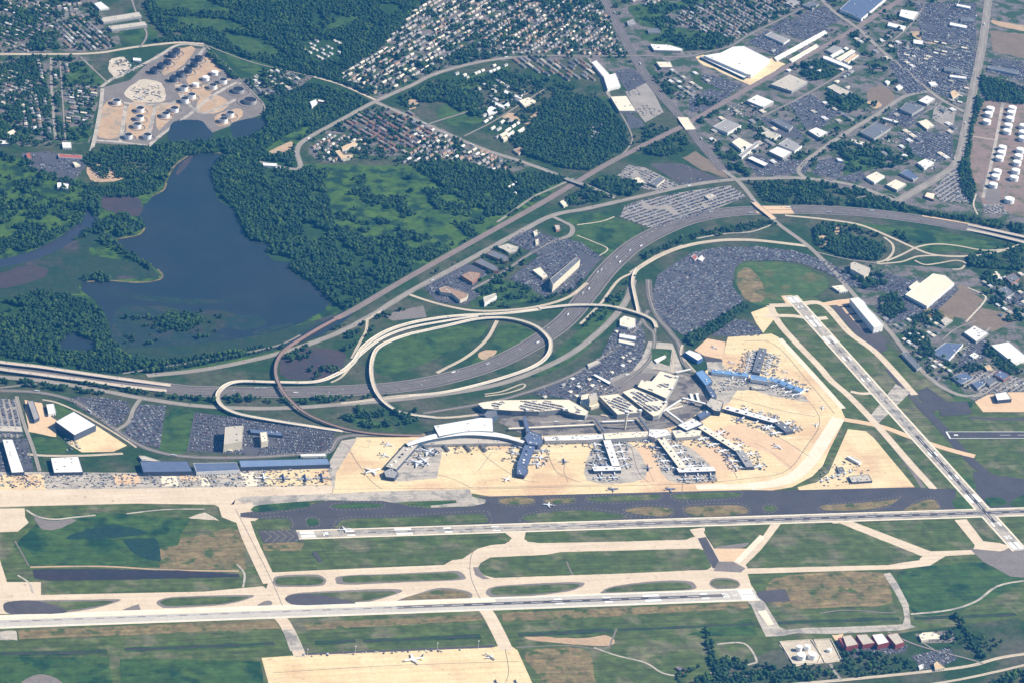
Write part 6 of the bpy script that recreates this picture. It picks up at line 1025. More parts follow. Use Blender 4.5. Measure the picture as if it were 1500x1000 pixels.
ZN += zone([(975, 28), (1000, 12), (1050, 0), (1190, -5), (1120, 42), (1085, 58), (1050, 52), (1000, 40)], (14, 8), 22, 18, 9.5, 8, .72, 'c')
ZN += zone([(905, -5), (1000, -5), (960, 8), (925, 12)], (14, -8), 24, 30, 10, 8, .6, 'c')
ZN += zone([(500, 188), (550, 158), (600, 165), (640, 190), (600, 225), (560, 222), (530, 205)], (15, 9), 25, 30, 11, 9, .76, 'd')
ZN += zone([(600, 175), (680, 215), (765, 238), (725, 255), (690, 235), (640, 235), (590, 240), (600, 215)], (15, -9), 22, 22, 10, 8, .78, 'e')
ZN += zone([(455, 212), (500, 190), (540, 215), (500, 240), (470, 235)], (12, -9), 22, 16, 10, 7, .75, 'e')
ZN += zone([(35, 140), (75, 145), (78, 200), (32, 200)], (2, 14), 24, 20, 11, 7, .75, 'f')
ZN += zone([(92, 132), (140, 128), (132, 185), (95, 182)], (14, 2), 22, 20, 11, 7, .7, 'f')
ZN += zone([(0, 100), (48, 112), (45, 150), (0, 155)], (12, 4), 26, 16, 11, 7, .6, 'f'); ZN += zone([(50, 88), (100, 88), (100, 125), (55, 122)], (3, 14), 24, 22, 10, 7, .7, 'f')
ZN += zone([(80, 40), (125, 22), (168, 70), (100, 74)], (11, 10), 20, 26, 9, 7, .85, 'g'); ZN += zone([(80, 8), (120, 5), (122, 24), (85, 34)], (14, -2), 22, 16, 10, 7, .7, 'g')
ZN += zone([(-5, -5), (75, -5), (80, 60), (60, 78), (-5, 72)], (14, 5), 30, 14, 10, 7, .5, 'g')
ZN += zone([(680, 125), (740, 115), (800, 128), (775, 150), (720, 150)], (14, 9), 34, 22, 12, 8, .45, 'h'); ZN += zone([(655, 106), (685, 112), (720, 98), (745, 92), (735, 104), (690, 116)], (14, -6), 22, 18, 10, 8, .6, 'h')
ZN += zone([(440, 60), (505, 60), (500, 85), (470, 92), (448, 80)], (10, 5), 30, 14, 10, 7, .4, 'h'); ZN += zone([(355, 120), (400, 102), (450, 116), (400, 148), (378, 138)], (12, 8), 26, 18, 12, 7, .55, 'i')
ZN += zone([(700, 168), (740, 172), (772, 180), (730, 205), (712, 195)], (14, -9), 24, 34, 10, 8, .55, 'h'); ZN += zone([(855, 185), (892, 185), (890, 198), (868, 206)], (8, 3), 22, 14, 10, 7, .6, 'h'); ZN += zone([(740, 272), (775, 262), (785, 275), (752, 295)], (8, -5), 34, 14, 10, 7, .5, 'h')
ZN += zone([(1385, 105), (1440, 110), (1430, 150), (1395, 158)], (14, 3), 30, 22, 12, 7, .4, 'i'); ZN += zone([(1300, 100), (1420, 80), (1420, 60), (1350, 60)], (14, 3), 40, 20, 12, 6, .35, 'i')
ZN += zone([(1440, 410), (1500, 400), (1500, 470), (1450, 460)], (14, 9), 34, 22, 14, 7, .45, 'i'); ZN += zone([(1310, 500), (1380, 520), (1400, 545), (1370, 560)], (14, 9), 34, 16, 12, 6, .3, 'i'); ZN += zone([(1290, 465), (1370, 470), (1400, 500), (1330, 510)], (14, 9), 34, 18, 14, 6, .4, 'i')
ZN += zone([(790, 575), (830, 556), (880, 520), (905, 480), (940, 500), (935, 530), (900, 572), (850, 585), (800, 590)], (14, -9), 34, 15, 11, 5, .3, 'i')
ZN += zone([(1060, 165), (1110, 150), (1170, 160), (1240, 145), (1260, 170), (1180, 225), (1130, 245), (1080, 240), (1030, 200)], (14, 9), 46, 24, 17, 7, .30, 'i')
ZN += zone([(1250, 60), (1300, 50), (1330, 60), (1340, 100), (1290, 90)], (14, 9), 44, 24, 16, 7, .4, 'i')
ZN += zone([(1290, 170), (1400, 160), (1405, 230), (1330, 260), (1290, 230)], (14, 9), 50, 26, 18, 8, .25, 'i')
ZN += zone([(1100, 60), (1250, 90), (1260, 130), (1190, 135), (1130, 110)], (14, -9), 46, 24, 16, 7, .25, 'i')
ZN += zone([(985, 100), (1020, 105), (1050, 120), (1000, 150), (975, 130)], (14, 9), 34, 20, 14, 7, .45, 'i')
def off_roads(A, m_):
    keep = np.ones(len(A), bool)
    for p_, w in [(p_, w) for p_, w, m__ in RD]+[(I95, 78), (rl, 26)]:
        W_ = np.array([tuple(v)[:2] for v in path_world(p_, 3)])
        for a, b in zip(W_[:-1], W_[1:]):
            d = b-a; t = np.clip(((A[:, :2]-a)@d)/max(d@d, 1e-6), 0, 1); keep &= np.hypot(*(A[:, :2]-a-t[:, None]*d).T) > w/2+m_
    return keep
_k = off_roads(np.array([[z[0], z[1]] for z in ZN]), 9); ZN = [z for z, g in zip(ZN, _k) if g]
PAL = {'a': ('a long row of joined houses', ['beige', 'grey', 'cream', 'grey', 'slate', 'beige', 'grey', 'brown', 'slate'], 'stucco'), 'b': ('', ['grey', 'beige', 'slate', 'brown', 'grey', 'cream', 'grey', 'brown', 'slate'], 'stucco'), 'c': ('', ['white', 'beige', 'grey', 'slate', 'grey', 'grey', 'brown', 'slate'], 'stucco'), 'd': ('', ['brown', 'grey', 'beige', 'slate', 'brown', 'grey'], 'brick'), 'e': ('', ['white', 'cream', 'grey', 'brown', 'slate', 'grey', 'grey', 'brown', 'slate'], 'stucco'), 'f': ('', ['white', 'grey', 'cream', 'slate', 'grey', 'slate', 'grey', 'brown', 'slate'], 'stucco'), 'g': ('', ['grey', 'white', 'slate', 'beige', 'slate', 'grey', 'brown', 'slate'], 'stucco'), 'h': ('', ['white', 'cream', 'grey'], 'white'), 'i': ('', ['grey', 'cream', 'white', 'slate', 'beige'], 'grey')}
WHL = ['junction terraces', 'avenue streets', 'curving road bars', 'park side streets', 'top edge streets', 'brown terraces', 'meadow edge streets', 'bend cluster', 'left column streets', 'tank road streets', 'left edge cluster', 'canal street', 'slanted corner lots', 'top left block', 'corner suburb', 'college grounds', 'curved road lane', 'wood ring', 'tree fringe works', 'barrack rows', 'wood camp', 'lakeside hamlet', 'scrap works', 'yard works', 'right edge works', 'bend works', 'avenue works', 'rental yards', 'middle works', 'upper works', 'showroom works', 'railside works', 'avenue blocks']
HM = {}
def house_mesh(rc, wc):
    if (rc, wc) in HM: return HM[rc, wc]
    V = [(-.5, -.5, 0), (.5, -.5, 0), (.5, .5, 0), (-.5, .5, 0), (-.5, -.5, .72), (.5, -.5, .72), (.5, .5, .72), (-.5, .5, .72), (-.5, 0, 1), (.5, 0, 1),
         (-.51, -.56, .68), (.51, -.56, .68), (-.51, 0, 1.03), (.51, 0, 1.03), (-.51, .56, .68), (.51, .56, .68), (.2, .1, .9), (.26, .1, .9), (.26, .2, .9), (.2, .2, .9), (.2, .1, 1.2), (.26, .1, 1.2), (.26, .2, 1.2), (.2, .2, 1.2)]
    Fc = [(0, 1, 5, 4), (1, 2, 6, 9, 5), (2, 3, 7, 6), (3, 0, 4, 8, 7), (10, 11, 13, 12), (12, 13, 15, 14), (20, 21, 22, 23), (16, 17, 21, 20), (17, 18, 22, 21), (18, 19, 23, 22), (19, 16, 20, 23)]
    me = bpy.data.meshes.new('house'); me.from_pydata(V, [], Fc); me.materials.append(walls[wc]); me.materials.append(roofs[rc]); me.polygons.foreach_set('material_index', [0, 0, 0, 0, 1, 1, 0, 0, 0, 0, 0]); HM[rc, wc] = me; return me
ZN = [z for z in ZN]; zp = PXA(np.array([[z[0], z[1], 0] for z in ZN])); order = np.argsort(-zp[:, 1]*0-np.array([z[3]*z[4] for z in ZN])/1.0-zp[:, 1]*2)
REST = []
ORD = {}; rws = {}
for j, z in enumerate(ZN): rws.setdefault((z[7], z[8]), []).append((zp[j][0], zp[j][1], j))
byz = {}
for kk, l_ in rws.items(): byz.setdefault(kk[0], []).append((sum(a[1] for a in l_)/len(l_), kk))
for zi, l_ in byz.items():
    for rn, (yy, kk) in enumerate(sorted(l_)):
        for cn, (a, b_, j) in enumerate(sorted(rws[kk])): ORD[j] = (rn+1, cn+1)
RCN = {'cream': 'cream', 'white': 'white', 'beige': 'beige', 'tan': 'tan', 'grey': 'grey', 'brown': 'brown', 'slate': 'slate'}
for i, k in enumerate(order):
    x, y, rz, l, w, h, key = ZN[k][:7]; rc = random.choice(PAL[key][1]); wc = PAL[key][2]
    if i < 300:
        nm = 'row_house' if l > 26 else ('workshop' if key == 'i' else 'house')
        o = bpy.data.objects.new(nm, house_mesh(rc, wc)); C.objects.link(o); o.location = (x, y, .3); o.rotation_euler.z = rz; o.scale = (l, w, h)
        put(o, label=f'{rc} roofed {nm.replace("_", " ")}, {ordn(ORD[k][1])} from left in {ordn(ORD[k][0])} row of the {WHL[ZN[k][7]]}', category=nm.replace('_', ' '), group=f'buildings of the {WHL[ZN[k][7]]}')
    else: REST.append((x, y, rz, l, w, h, rc, wc))

# ---------------------------------------------------------------- scattering (only for what nobody could count)
def proto_coll(name, objs):
    c = bpy.data.collections.new(name)
    for o in objs:
        for u in list(o.users_collection): u.objects.unlink(o)
        c.objects.link(o)
    return c
def scatter(name, P, scl, rot, coll, npick, kind='stuff', vec=None):
    me = bpy.data.meshes.new(name); n = len(P); me.vertices.add(n); me.vertices.foreach_set('co', np.asarray(P, np.float32).ravel())
    a = me.attributes.new('scl', 'FLOAT_VECTOR', 'POINT'); s3 = vec if vec is not None else np.stack([scl]*3, 1); a.data.foreach_set('vector', np.asarray(s3, np.float32).ravel())
    a = me.attributes.new('rot', 'FLOAT_VECTOR', 'POINT'); r3 = np.zeros((n, 3), np.float32); r3[:, 2] = rot; a.data.foreach_set('vector', r3.ravel())
    a = me.attributes.new('pick', 'INT', 'POINT'); a.data.foreach_set('value', rng.integers(0, npick, n).astype(np.int32))
    o = bpy.data.objects.new(name, me); C.objects.link(o); o['kind'] = kind
    g = bpy.data.node_groups.new(name, 'GeometryNodeTree'); g.interface.new_socket('Geometry', in_out='INPUT', socket_type='NodeSocketGeometry'); g.interface.new_socket('Geometry', in_out='OUTPUT', socket_type='NodeSocketGeometry')
    N = g.nodes; L = g.links; i = N.new('NodeGroupInput'); q = N.new('NodeGroupOutput'); p = N.new('GeometryNodeInstanceOnPoints'); ci = N.new('GeometryNodeCollectionInfo')
    ci.inputs['Collection'].default_value = coll; ci.inputs['Separate Children'].default_value = True; ci.inputs['Reset Children'].default_value = True
    p.inputs['Pick Instance'].default_value = True
    def at(nm, t):
        x = N.new('GeometryNodeInputNamedAttribute'); x.data_type = t; x.inputs['Name'].default_value = nm; return [s for s in x.outputs if s.enabled and s.name == 'Attribute'][0]
    L.new(i.outputs[0], p.inputs['Points']); L.new(ci.outputs[0], p.inputs['Instance']); L.new(at('pick', 'INT'), p.inputs['Instance Index']); L.new(at('scl', 'FLOAT_VECTOR'), p.inputs['Scale']); L.new(at('rot', 'FLOAT_VECTOR'), p.inputs['Rotation']); L.new(p.outputs[0], q.inputs[0])
    m = o.modifiers.new('scatter', 'NODES'); m.node_group = g; return o
# tree crowns
def crown_mesh(seed):
    r = random.Random(seed); bm = bmesh.new()
    for k in range(5):
        a = r.uniform(0, 6.28); d = 0 if k == 0 else r.uniform(.35, .6); s = r.uniform(.62, .78) if k == 0 else r.uniform(.36, .52); z = 1.0 if k == 0 else r.uniform(.6, 1.25)
        n0 = len(bm.verts); res = bmesh.ops.create_icosphere(bm, subdivisions=2, radius=s)
        for v in res['verts']:
            v.co *= r.uniform(.82, 1.18); v.co.z *= .85; v.co += Vector((d*math.cos(a), d*math.sin(a), z))
    me = bpy.data.meshes.new('crown'); bm.to_mesh(me); bm.free(); me.materials.append(leaf); return me
CM = [crown_mesh(s) for s in range(6)]
TC = proto_coll('tree_kinds', [bpy.data.objects.new('tree_kind', m) for m in CM])
def grow(px, sp=9.5, gapn=.35, gs=45, rmin=3.4, rmax=6.6, seed=1, avoid=()):
    P = [G(*p) for p in px]; x0, x1 = min(p.x for p in P), max(p.x for p in P); y0, y1 = min(p.y for p in P), max(p.y for p in P)
    X, Y = np.meshgrid(np.arange(x0, x1, sp), np.arange(y0, y1, sp)); A = np.stack([X.ravel(), Y.ravel(), np.zeros(X.size)], 1); A[:, :2] += rng.uniform(-sp*.48, sp*.48, (len(A), 2))
    q = PXA(A); ok = inside(q, px) & (.62*vnoise(A, gs, seed)+.38*vnoise(A, gs*.4, seed+50) > gapn*.9+.09)
    for a in avoid: ok &= ~inside(q, a)
    return A[ok]
pondp = [(275, 228), (330, 226), (309, 248), (313, 275), (342, 306), (362, 350), (396, 359), (388, 370), (432, 380), (423, 394), (455, 413), (486, 443), (505, 455), (520, 458), (440, 502), (340, 498), (250, 505), (165, 495), (158, 468), (118, 425), (120, 414), (200, 415), (238, 405), (212, 383), (158, 353), (212, 338), (205, 310), (241, 278), (258, 242)]
ponds = [pondp, [(85, 503), (108, 487), (141, 503), (138, 516), (90, 514)], [(252, 180), (280, 176), (312, 198), (304, 206), (246, 206)], [(337, 184), (396, 176), (385, 194), (345, 206)], [(-30, 384), (60, 362), (118, 328), (130, 305), (142, 325), (95, 362), (25, 392), (-30, 402)]]
fair = [[(225, -10), (300, 0), (355, 22), (230, 12)], [(222, 22), (340, 30), (370, 48), (290, 42)], [(310, 40), (400, 68), (420, 82), (360, 80)], [(330, 78), (400, 96), (420, 104), (385, 112)], [(300, 66), (345, 80), (385, 110), (350, 116), (320, 85)], [(440, 60), (500, 60), (500, 88), (460, 92)], [(470, 47), (500, 27), (530, 24), (518, 36)], [(395, 215), (440, 187), (460, 185), (425, 222), (400, 228), (380, 222)], [(552, 5), (585, 8), (588, 20), (565, 24)], [(450, 150), (466, 144), (478, 148), (455, 170), (448, 168)], [(383, 236), (421, 238), (421, 250), (384, 250)]]
railp = [(430, 505), (600, 410), (790, 304), (850, 268), (856, 276), (700, 362), (600, 420), (450, 505)]
WD = [
 ([(985, 990), (1045, 968), (1100, 977), (1150, 980), (1220, 986), (1240, 992), (1160, 1000), (1100, 1012), (1000, 1012)], 9.5, .42, 30), ([(1395, 900), (1402, 900), (1445, 962), (1436, 966)], 8, .2, 20), ([(1450, 1000), (1500, 978), (1510, 1010), (1450, 1012)], 10, .35, 30), ([(1190, 330), (1240, 328), (1290, 348), (1300, 372), (1230, 376), (1195, 360)], 9.5, .42, 28),
 ([(1003, 500), (1010, 491), (1050, 470), (1090, 445), (1097, 450), (1060, 480), (1015, 508)], 8, .05, 30), ([(415, 512), (445, 508), (460, 520), (440, 535), (420, 530)], 10, .5, 20), ([(440, 540), (500, 535), (495, 550), (460, 556)], 10, .5, 20),
 ([(308, 236), (350, 228), (385, 236), (395, 300), (430, 370), (482, 442), (430, 405), (408, 385), (345, 332), (312, 280)], 9, .12, 60), ([(385, 236), (420, 243), (470, 250), (490, 330), (560, 360), (640, 385), (600, 404), (540, 443), (500, 460), (482, 442), (430, 370), (395, 300)], 9, .33, 42), ([(450, 250), (640, 240), (700, 245), (820, 262), (780, 300), (700, 345), (640, 382), (560, 365), (490, 340)], 10.5, .56, 60),
 ([(130, 262), (150, 275), (215, 262), (235, 225), (300, 215), (330, 222), (300, 226), (262, 230), (240, 270), (222, 285), (200, 290), (150, 290), (140, 345), (120, 348), (60, 372), (-10, 384), (-10, 350), (60, 345), (100, 330), (122, 305)], 9.5, .2, 60), ([(-10, 222), (60, 245), (130, 275), (120, 310), (60, 350), (-10, 350)], 10.5, .52, 50),
 ([(132, 218), (225, 215), (300, 205), (330, 215), (270, 226), (235, 262), (150, 262), (125, 240)], 9.5, .3, 45), ([(385, 165), (400, 150), (450, 122), (545, 150), (500, 175), (448, 204), (435, 222), (432, 245), (385, 238), (330, 226), (320, 205), (350, 205), (390, 190)], 9, .1, 70),
 ([(-10, 450), (60, 425), (125, 440), (150, 458), (165, 500), (180, 520), (230, 530), (330, 518), (390, 505), (400, 512), (330, 528), (240, 545), (170, 548), (100, 538), (-10, 520)], 9, .2, 55), ([(240, 468), (270, 458), (300, 470), (290, 486), (255, 484)], 9, .25, 30), ([(130, 330), (180, 312), (205, 320), (212, 335), (180, 348), (235, 395), (232, 402), (170, 370), (150, 358)], 9, .35, 25), ([(400, 512), (440, 492), (500, 470), (510, 480), (440, 515), (412, 522)], 10, .4, 25), ([(120, 410), (150, 400), (180, 430), (150, 440)], 10, .4, 30),
 ([(205, -10), (640, -10), (595, 30), (560, 70), (500, 108), (545, 142), (460, 112), (370, 90), (300, 64), (250, 60), (220, 30)], 9.5, .16, 80), ([(310, 72), (345, 108), (350, 118), (340, 116), (305, 82)], 8, .1, 20), ([(610, 132), (640, 118), (700, 140), (715, 165), (690, 172), (650, 150), (612, 150)], 9, .15, 40), ([(745, 205), (775, 190), (800, 150), (830, 135), (880, 150), (915, 185), (922, 215), (870, 252), (820, 246), (765, 226)], 9, .1, 60), ([(690, 118), (745, 102), (800, 118), (790, 145), (740, 130)], 9.5, .45, 40),
 ([(600, 240), (690, 240), (735, 262), (790, 252), (830, 262), (800, 280), (740, 318), (690, 300), (640, 270)], 9, .2, 50), ([(865, 270), (890, 258), (945, 272), (925, 288), (890, 284)], 9, .1, 50), ([(820, 285), (850, 272), (900, 290), (860, 300), (830, 302)], 9, .25, 35), ([(920, 195), (960, 182), (1000, 195), (1015, 225), (980, 232), (940, 225), (925, 215)], 9.5, .45, 40), ([(1095, 268), (1180, 266), (1260, 280), (1310, 298), (1360, 312), (1430, 322), (1500, 332), (1500, 345), (1420, 330), (1350, 317), (1260, 306), (1160, 302), (1120, 295)], 9.5, .3, 40),
 ([(940, 375), (1000, 348), (1060, 335), (1130, 322), (1140, 330), (1060, 345), (1000, 355), (950, 385)], 9, .4, 30), ([(1205, 365), (1240, 345), (1280, 355), (1300, 368), (1285, 382), (1220, 378)], 9.5, .35, 35), ([(1290, 335), (1350, 345), (1360, 355), (1340, 362)], 9.5, .55, 30), ([(1415, 375), (1500, 355), (1500, 398), (1420, 392)], 9.5, .25, 40), ([(1210, 378), (1290, 395), (1300, 420), (1270, 425), (1225, 400)], 9.5, .55, 30), ([(1285, 440), (1310, 430), (1330, 455), (1310, 470), (1290, 460)], 9.5, .3, 30), ([(1330, 468), (1365, 455), (1395, 470), (1360, 480), (1340, 480)], 9.5, .2, 30), ([(1322, 488), (1340, 482), (1366, 496), (1360, 506), (1330, 504)], 9, .15, 30), ([(1440, 390), (1500, 440), (1500, 480), (1470, 470), (1440, 430)], 10, .55, 30), ([(1445, 500), (1460, 520), (1500, 545), (1500, 560), (1470, 545), (1440, 515)], 9.5, .35, 30),
 ([(1424, 130), (1440, 150), (1425, 190), (1420, 240), (1430, 285), (1424, 300), (1408, 280), (1404, 240), (1414, 180), (1428, 100)], 8.5, .08, 40), ([(1430, 110), (1500, 130), (1500, 155), (1445, 148)], 9, .15, 40), ([(1215, 215), (1250, 205), (1290, 222), (1330, 215), (1340, 232), (1300, 250), (1240, 235)], 9, .38, 35), ([(1210, 135), (1250, 140), (1270, 150), (1250, 165), (1210, 160)], 9, .35, 30), ([(1270, 100), (1310, 95), (1300, 75), (1270, 65), (1240, 50), (1250, 40), (1300, 80)], 9.5, .5, 30), ([(1160, 100), (1200, 90), (1230, 110), (1190, 120)], 9, .3, 30), ([(1040, 200), (1075, 225), (1100, 262), (1060, 245)], 9.5, .4, 30), ([(1020, 140), (1060, 150), (1050, 175), (1025, 185)], 9.5, .5, 25),
 ([(860, 120), (905, 165), (918, 195), (890, 190), (870, 150)], 10, .62, 30), ([(575, 145), (620, 130), (640, 150), (600, 160)], 9, .5, 30), ([(700, 445), (760, 446), (840, 425), (870, 405), (880, 412), (830, 436), (740, 452)], 9, .5, 20), ([(860, 468), (900, 430), (930, 405), (935, 412), (905, 445), (870, 485), (840, 505)], 9, .55, 20), ([(510, 480), (540, 465), (600, 450), (560, 475), (530, 500), (505, 515)], 9.5, .45, 30), ([(250, 572), (330, 578), (480, 582), (640, 575), (640, 582), (480, 592), (320, 590), (230, 582)], 9, .42, 25), ([(-10, 555), (100, 560), (200, 578), (200, 584), (100, 574), (-10, 560)], 9, .4, 25), ([(30, 545), (120, 560), (200, 570), (250, 578), (200, 580), (100, 565)], 9, .45, 25), ([(520, 596), (640, 605), (600, 622), (540, 628), (500, 612)], 9, .5, 25),
 ([(-10, 10), (80, 5), (90, 40), (60, 75), (-10, 75)], 11, .5, 40), ([(-10, 95), (60, 82), (70, 140), (40, 210), (-10, 215)], 10, .42, 45), ([(60, 130), (95, 130), (100, 215), (30, 215)], 11, .5, 30), ([(220, 60), (300, 50), (300, 62), (240, 66)], 9, .2, 30), ([(800, -10), (860, -10), (870, 30), (820, 30), (795, 10)], 10, .4, 35), ([(640, 60), (750, 30), (760, 75), (660, 100)], 11, .5, 30), ([(960, 20), (1010, 30), (1070, 60), (1020, 75), (960, 62), (950, 35)], 10, .55, 25), ([(985, 60), (1060, 55), (1085, 62), (1060, 72), (1000, 76)], 9.5, .4, 25), ([(920, 90), (965, 100), (1020, 130), (1000, 150), (960, 140)], 10.5, .55, 25)]
Pt = []
for i, (p, sp, gp, gs) in enumerate(WD):
    Pt.append(grow(p, sp, gp, gs, seed=i+3, avoid=ponds+fair+[railp]+BUILT))
# street trees among the houses
for p in ([(480, 112), (560, 68), (620, -5), (900, -5), (925, 85), (700, 88), (600, 125), (548, 146)], [(455, 205), (550, 155), (700, 215), (780, 245), (700, 255), (560, 235), (470, 238)], [(905, -5), (1190, -5), (1085, 60), (980, 40), (940, 30)], [(-5, -5), (130, -5), (170, 72), (-5, 78)], [(-5, 85), (130, 85), (145, 128), (130, 205), (-5, 210)], [(350, 118), (400, 100), (458, 116), (400, 150)], [(1310, 500), (1420, 520), (1490, 560), (1420, 575), (1340, 540)], [(1440, 400), (1500, 400), (1500, 470)], [(1060, 160), (1300, 150), (1340, 240), (1240, 255), (1100, 250)], [(1100, -5), (1400, -5), (1400, 160), (1250, 100)], [(640, 120), (800, 110), (880, 150), (770, 190), (690, 170)], [(640, 395), (740, 360), (870, 370), (850, 430), (700, 445), (620, 430)]):
    Pt.append(grow(p, 11, .66 if p[0][0] in (1060, 1100) else .50, 26, seed=91, avoid=BUILT+[q[0] for q in LOTS]))
Pt.append(grow([(228, 468), (245, 460), (262, 463), (280, 458), (298, 468), (292, 480), (268, 487), (240, 484)], 8.5, .3, 22, seed=5)); Pt.append(grow([(170, 462), (330, 458), (340, 490), (240, 506), (172, 505)], 12, .66, 20, seed=6))
Pt = np.concatenate(Pt); q = PXA(Pt); keep = np.ones(len(Pt), bool)
RP = [(p, w) for p, w, m in RD]+[(I95, 78), (rl, 26), ([(440, 491), (404, 538), (428, 588), (545, 634)], 16), ([(546, 524), (544, 545), (549, 568), (562, 587), (582, 601), (620, 610), (650, 612)], 22), ([(319, 578), (326, 594), (352, 606), (400, 615), (502, 631)], 22)]
for p, w in RP:
    W_ = np.array([tuple(v)[:2] for v in path_world(p, 3)])
    for a, b in zip(W_[:-1], W_[1:]):
        d = b-a; t = np.clip(((Pt[:, :2]-a)@d)/max(d@d, 1e-6), 0, 1); dist = np.hypot(*(Pt[:, :2]-a-t[:, None]*d).T); keep &= dist > w/2+3
if len(ZN):
    hx = np.array([[z[0], z[1]] for z in ZN[:]])
    cell = {}
    for z in ZN: cell.setdefault((int(z[0]//30), int(z[1]//30)), []).append(z)
    for i in np.nonzero(keep)[0]:
        x, y = Pt[i, :2]; c0 = (int(x//30), int(y//30))
        for dx in (-1, 0, 1):
            for dy in (-1, 0, 1):
                for z in cell.get((c0[0]+dx, c0[1]+dy), ()):
                    u = (x-z[0])*math.cos(z[2])+(y-z[1])*math.sin(z[2]); v = -(x-z[0])*math.sin(z[2])+(y-z[1])*math.cos(z[2])
                    if abs(u) < z[3]/2+2 and abs(v) < z[4]/2+3: keep[i] = False
Pt = Pt[keep]; print('trees', len(Pt))
scl = rng.uniform(4.0, 8.2, len(Pt))*(0.75+.55*vnoise(Pt, 55, 5))
hs = scl*rng.uniform(.8, 1.5, len(Pt))
Pt[:, 2] = .2
scatter('woodland', Pt, scl, rng.uniform(0, 6.28, len(Pt)), TC, 6, vec=np.stack([scl, scl, hs], 1))
# trees one can tell apart: crown and trunk each
tp = []
for p, n_, sp, gp, lab in (([(1040, 962), (1050, 958), (1100, 972), (1130, 975), (1150, 990), (1100, 998), (1050, 992)], 70, 11, .3, 'leafy tree in the dark clump under the lower right runway end'), ([(1033, 920), (1040, 925), (1046, 965), (1060, 985), (1044, 990), (1036, 960)], 50, 9, .1, 'leafy tree in the narrow belt along the ditch'), ([(1235, 950), (1330, 962), (1345, 985), (1250, 992), (1220, 980), (1232, 965)], 95, 10, .15, 'leafy tree in the grove below the red walled hangars'), ([(1150, 974), (1215, 974), (1222, 990), (1160, 997), (1100, 998)], 40, 12, .4, 'low tree in the thin grove below the fuel yard'), ([(1430, 932), (1470, 935), (1462, 955), (1420, 952), (1400, 935)], 24, 11, .35, 'round tree in the meadow clump at the lower right'), ([(1370, 945), (1400, 910), (1408, 930), (1395, 950)], 14, 10, .2, 'tree along the dark ditch at the lower right')):
    A = grow(p, sp, gp, 25, seed=17); rng.shuffle(A); 
    for a in A[:n_]: tp.append((a, lab))
tb = MB(); tb.prism(ring(.09, 6), 0, .8); trunk_me = tb.build('trunk', bark).data
for o in [o for o in C.objects if o.name == 'trunk']: bpy.data.objects.remove(o)
for a, lab in tp[:290]:
    s = random.uniform(5, 8.5); r = bpy.data.objects.new('tree', None); C.objects.link(r); r.location = (a[0], a[1], .2); r.scale = (s, s, s*random.uniform(.9, 1.2)); r.rotation_euler.z = random.uniform(0, 6.28)
    put(r, label=lab, category='tree', group=lab.replace('leafy tree', 'leafy trees').replace('low tree', 'low trees').replace('round tree', 'round trees').replace('tree along', 'trees along'))
    for nm, me in (('crown', random.choice(CM)), ('trunk', trunk_me)):
        o = bpy.data.objects.new(nm, me); C.objects.link(o); o.parent = r
# remaining houses as one mass
HC = []
bykey = {}
for z in REST: bykey.setdefault((z[6], z[7]), []).append(z)
for (rc, wc), L_ in bykey.items():
    ob = bpy.data.objects.new('house_kind', house_mesh(rc, wc)); cl = proto_coll('house_kind_'+rc+wc, [ob])
    A = np.array([[z[0], z[1], .3] for z in L_]); scatter('distant_houses', A, None, np.array([z[2] for z in L_]), cl, 1, vec=np.array([[z[3], z[4], z[5]] for z in L_]))
print('houses', len(ZN))

# ---------------------------------------------------------------- cars
def car_mesh(paintm, L=4.7, W_=1.9, H=1.5, truck=False):
    m = MB()
    if truck: m.box(-1.5, 0, 1.1, L-3.5, 2.6, 2.8, mi=0); m.box(L/2-1.2, 0, .7, 2.4, 2.5, 2.6, mi=2); m.box(0, 0, .3, L-1, 2, .7, mi=1)
    else: m.box(0, 0, .3, L, W_, .75, mi=0); m.box(-.25, 0, 1.05, L*.52, W_*.86, .5, mi=1); m.box(-.25, 0, 1.55, L*.42, W_*.78, .06, mi=0)
    if not truck:
        for sx in (-.32, .32):
            for sy in (-.46, .46): m.box(L*sx, W_*sy, 0, .7, .25, .7, mi=1)
    me = bpy.data.meshes.new('car'); me.from_pydata(m.v, [], m.f)
    for x in (paintm, glassd, metal_l): me.materials.append(x)
    me.polygons.foreach_set('material_index', m.m); return me
cars = proto_coll('car_kinds', [bpy.data.objects.new('car_kind', car_mesh(carp)), bpy.data.objects.new('car_kind', car_mesh(carp, 5.2, 2.0, 1.9))])
PC = []; PR = []
for px, d, dens, row in LOTS:
    if dens <= 0: continue
    A = G(*px[0]); t = (G(px[0][0]+d[0], px[0][1]+d[1])-A).normalized(); n = Vector((-t.y, t.x, 0)); P = [G(*p) for p in px]
    us = [(p-A).dot(t) for p in P]; vs = [(p-A).dot(n) for p in P]
    for off in (-2.9, 2.9):
        U, V_ = np.meshgrid(np.arange(min(us), max(us), 2.9), np.arange(min(vs), max(vs), row)+off); U = U.ravel(); V_ = V_.ravel()
        B = np.stack([A.x+t.x*U+n.x*V_, A.y+t.y*U+n.y*V_, np.full(len(U), .62)], 1); ok = inside(PXA(B), px) & (rng.random(len(B)) < dens) & (vnoise(B, 60, 8) < .25+dens)
        for b in BUILT: ok &= ~inside(PXA(B), b)
        ok &= (np.round(U/2.9) % 24 > 1)
        ok &= vnoise(B, 45, 12) > .16
        PC.append(B[ok]); PR.append(np.full(ok.sum(), math.atan2(n.y, n.x))+rng.choice([0, math.pi], ok.sum()))
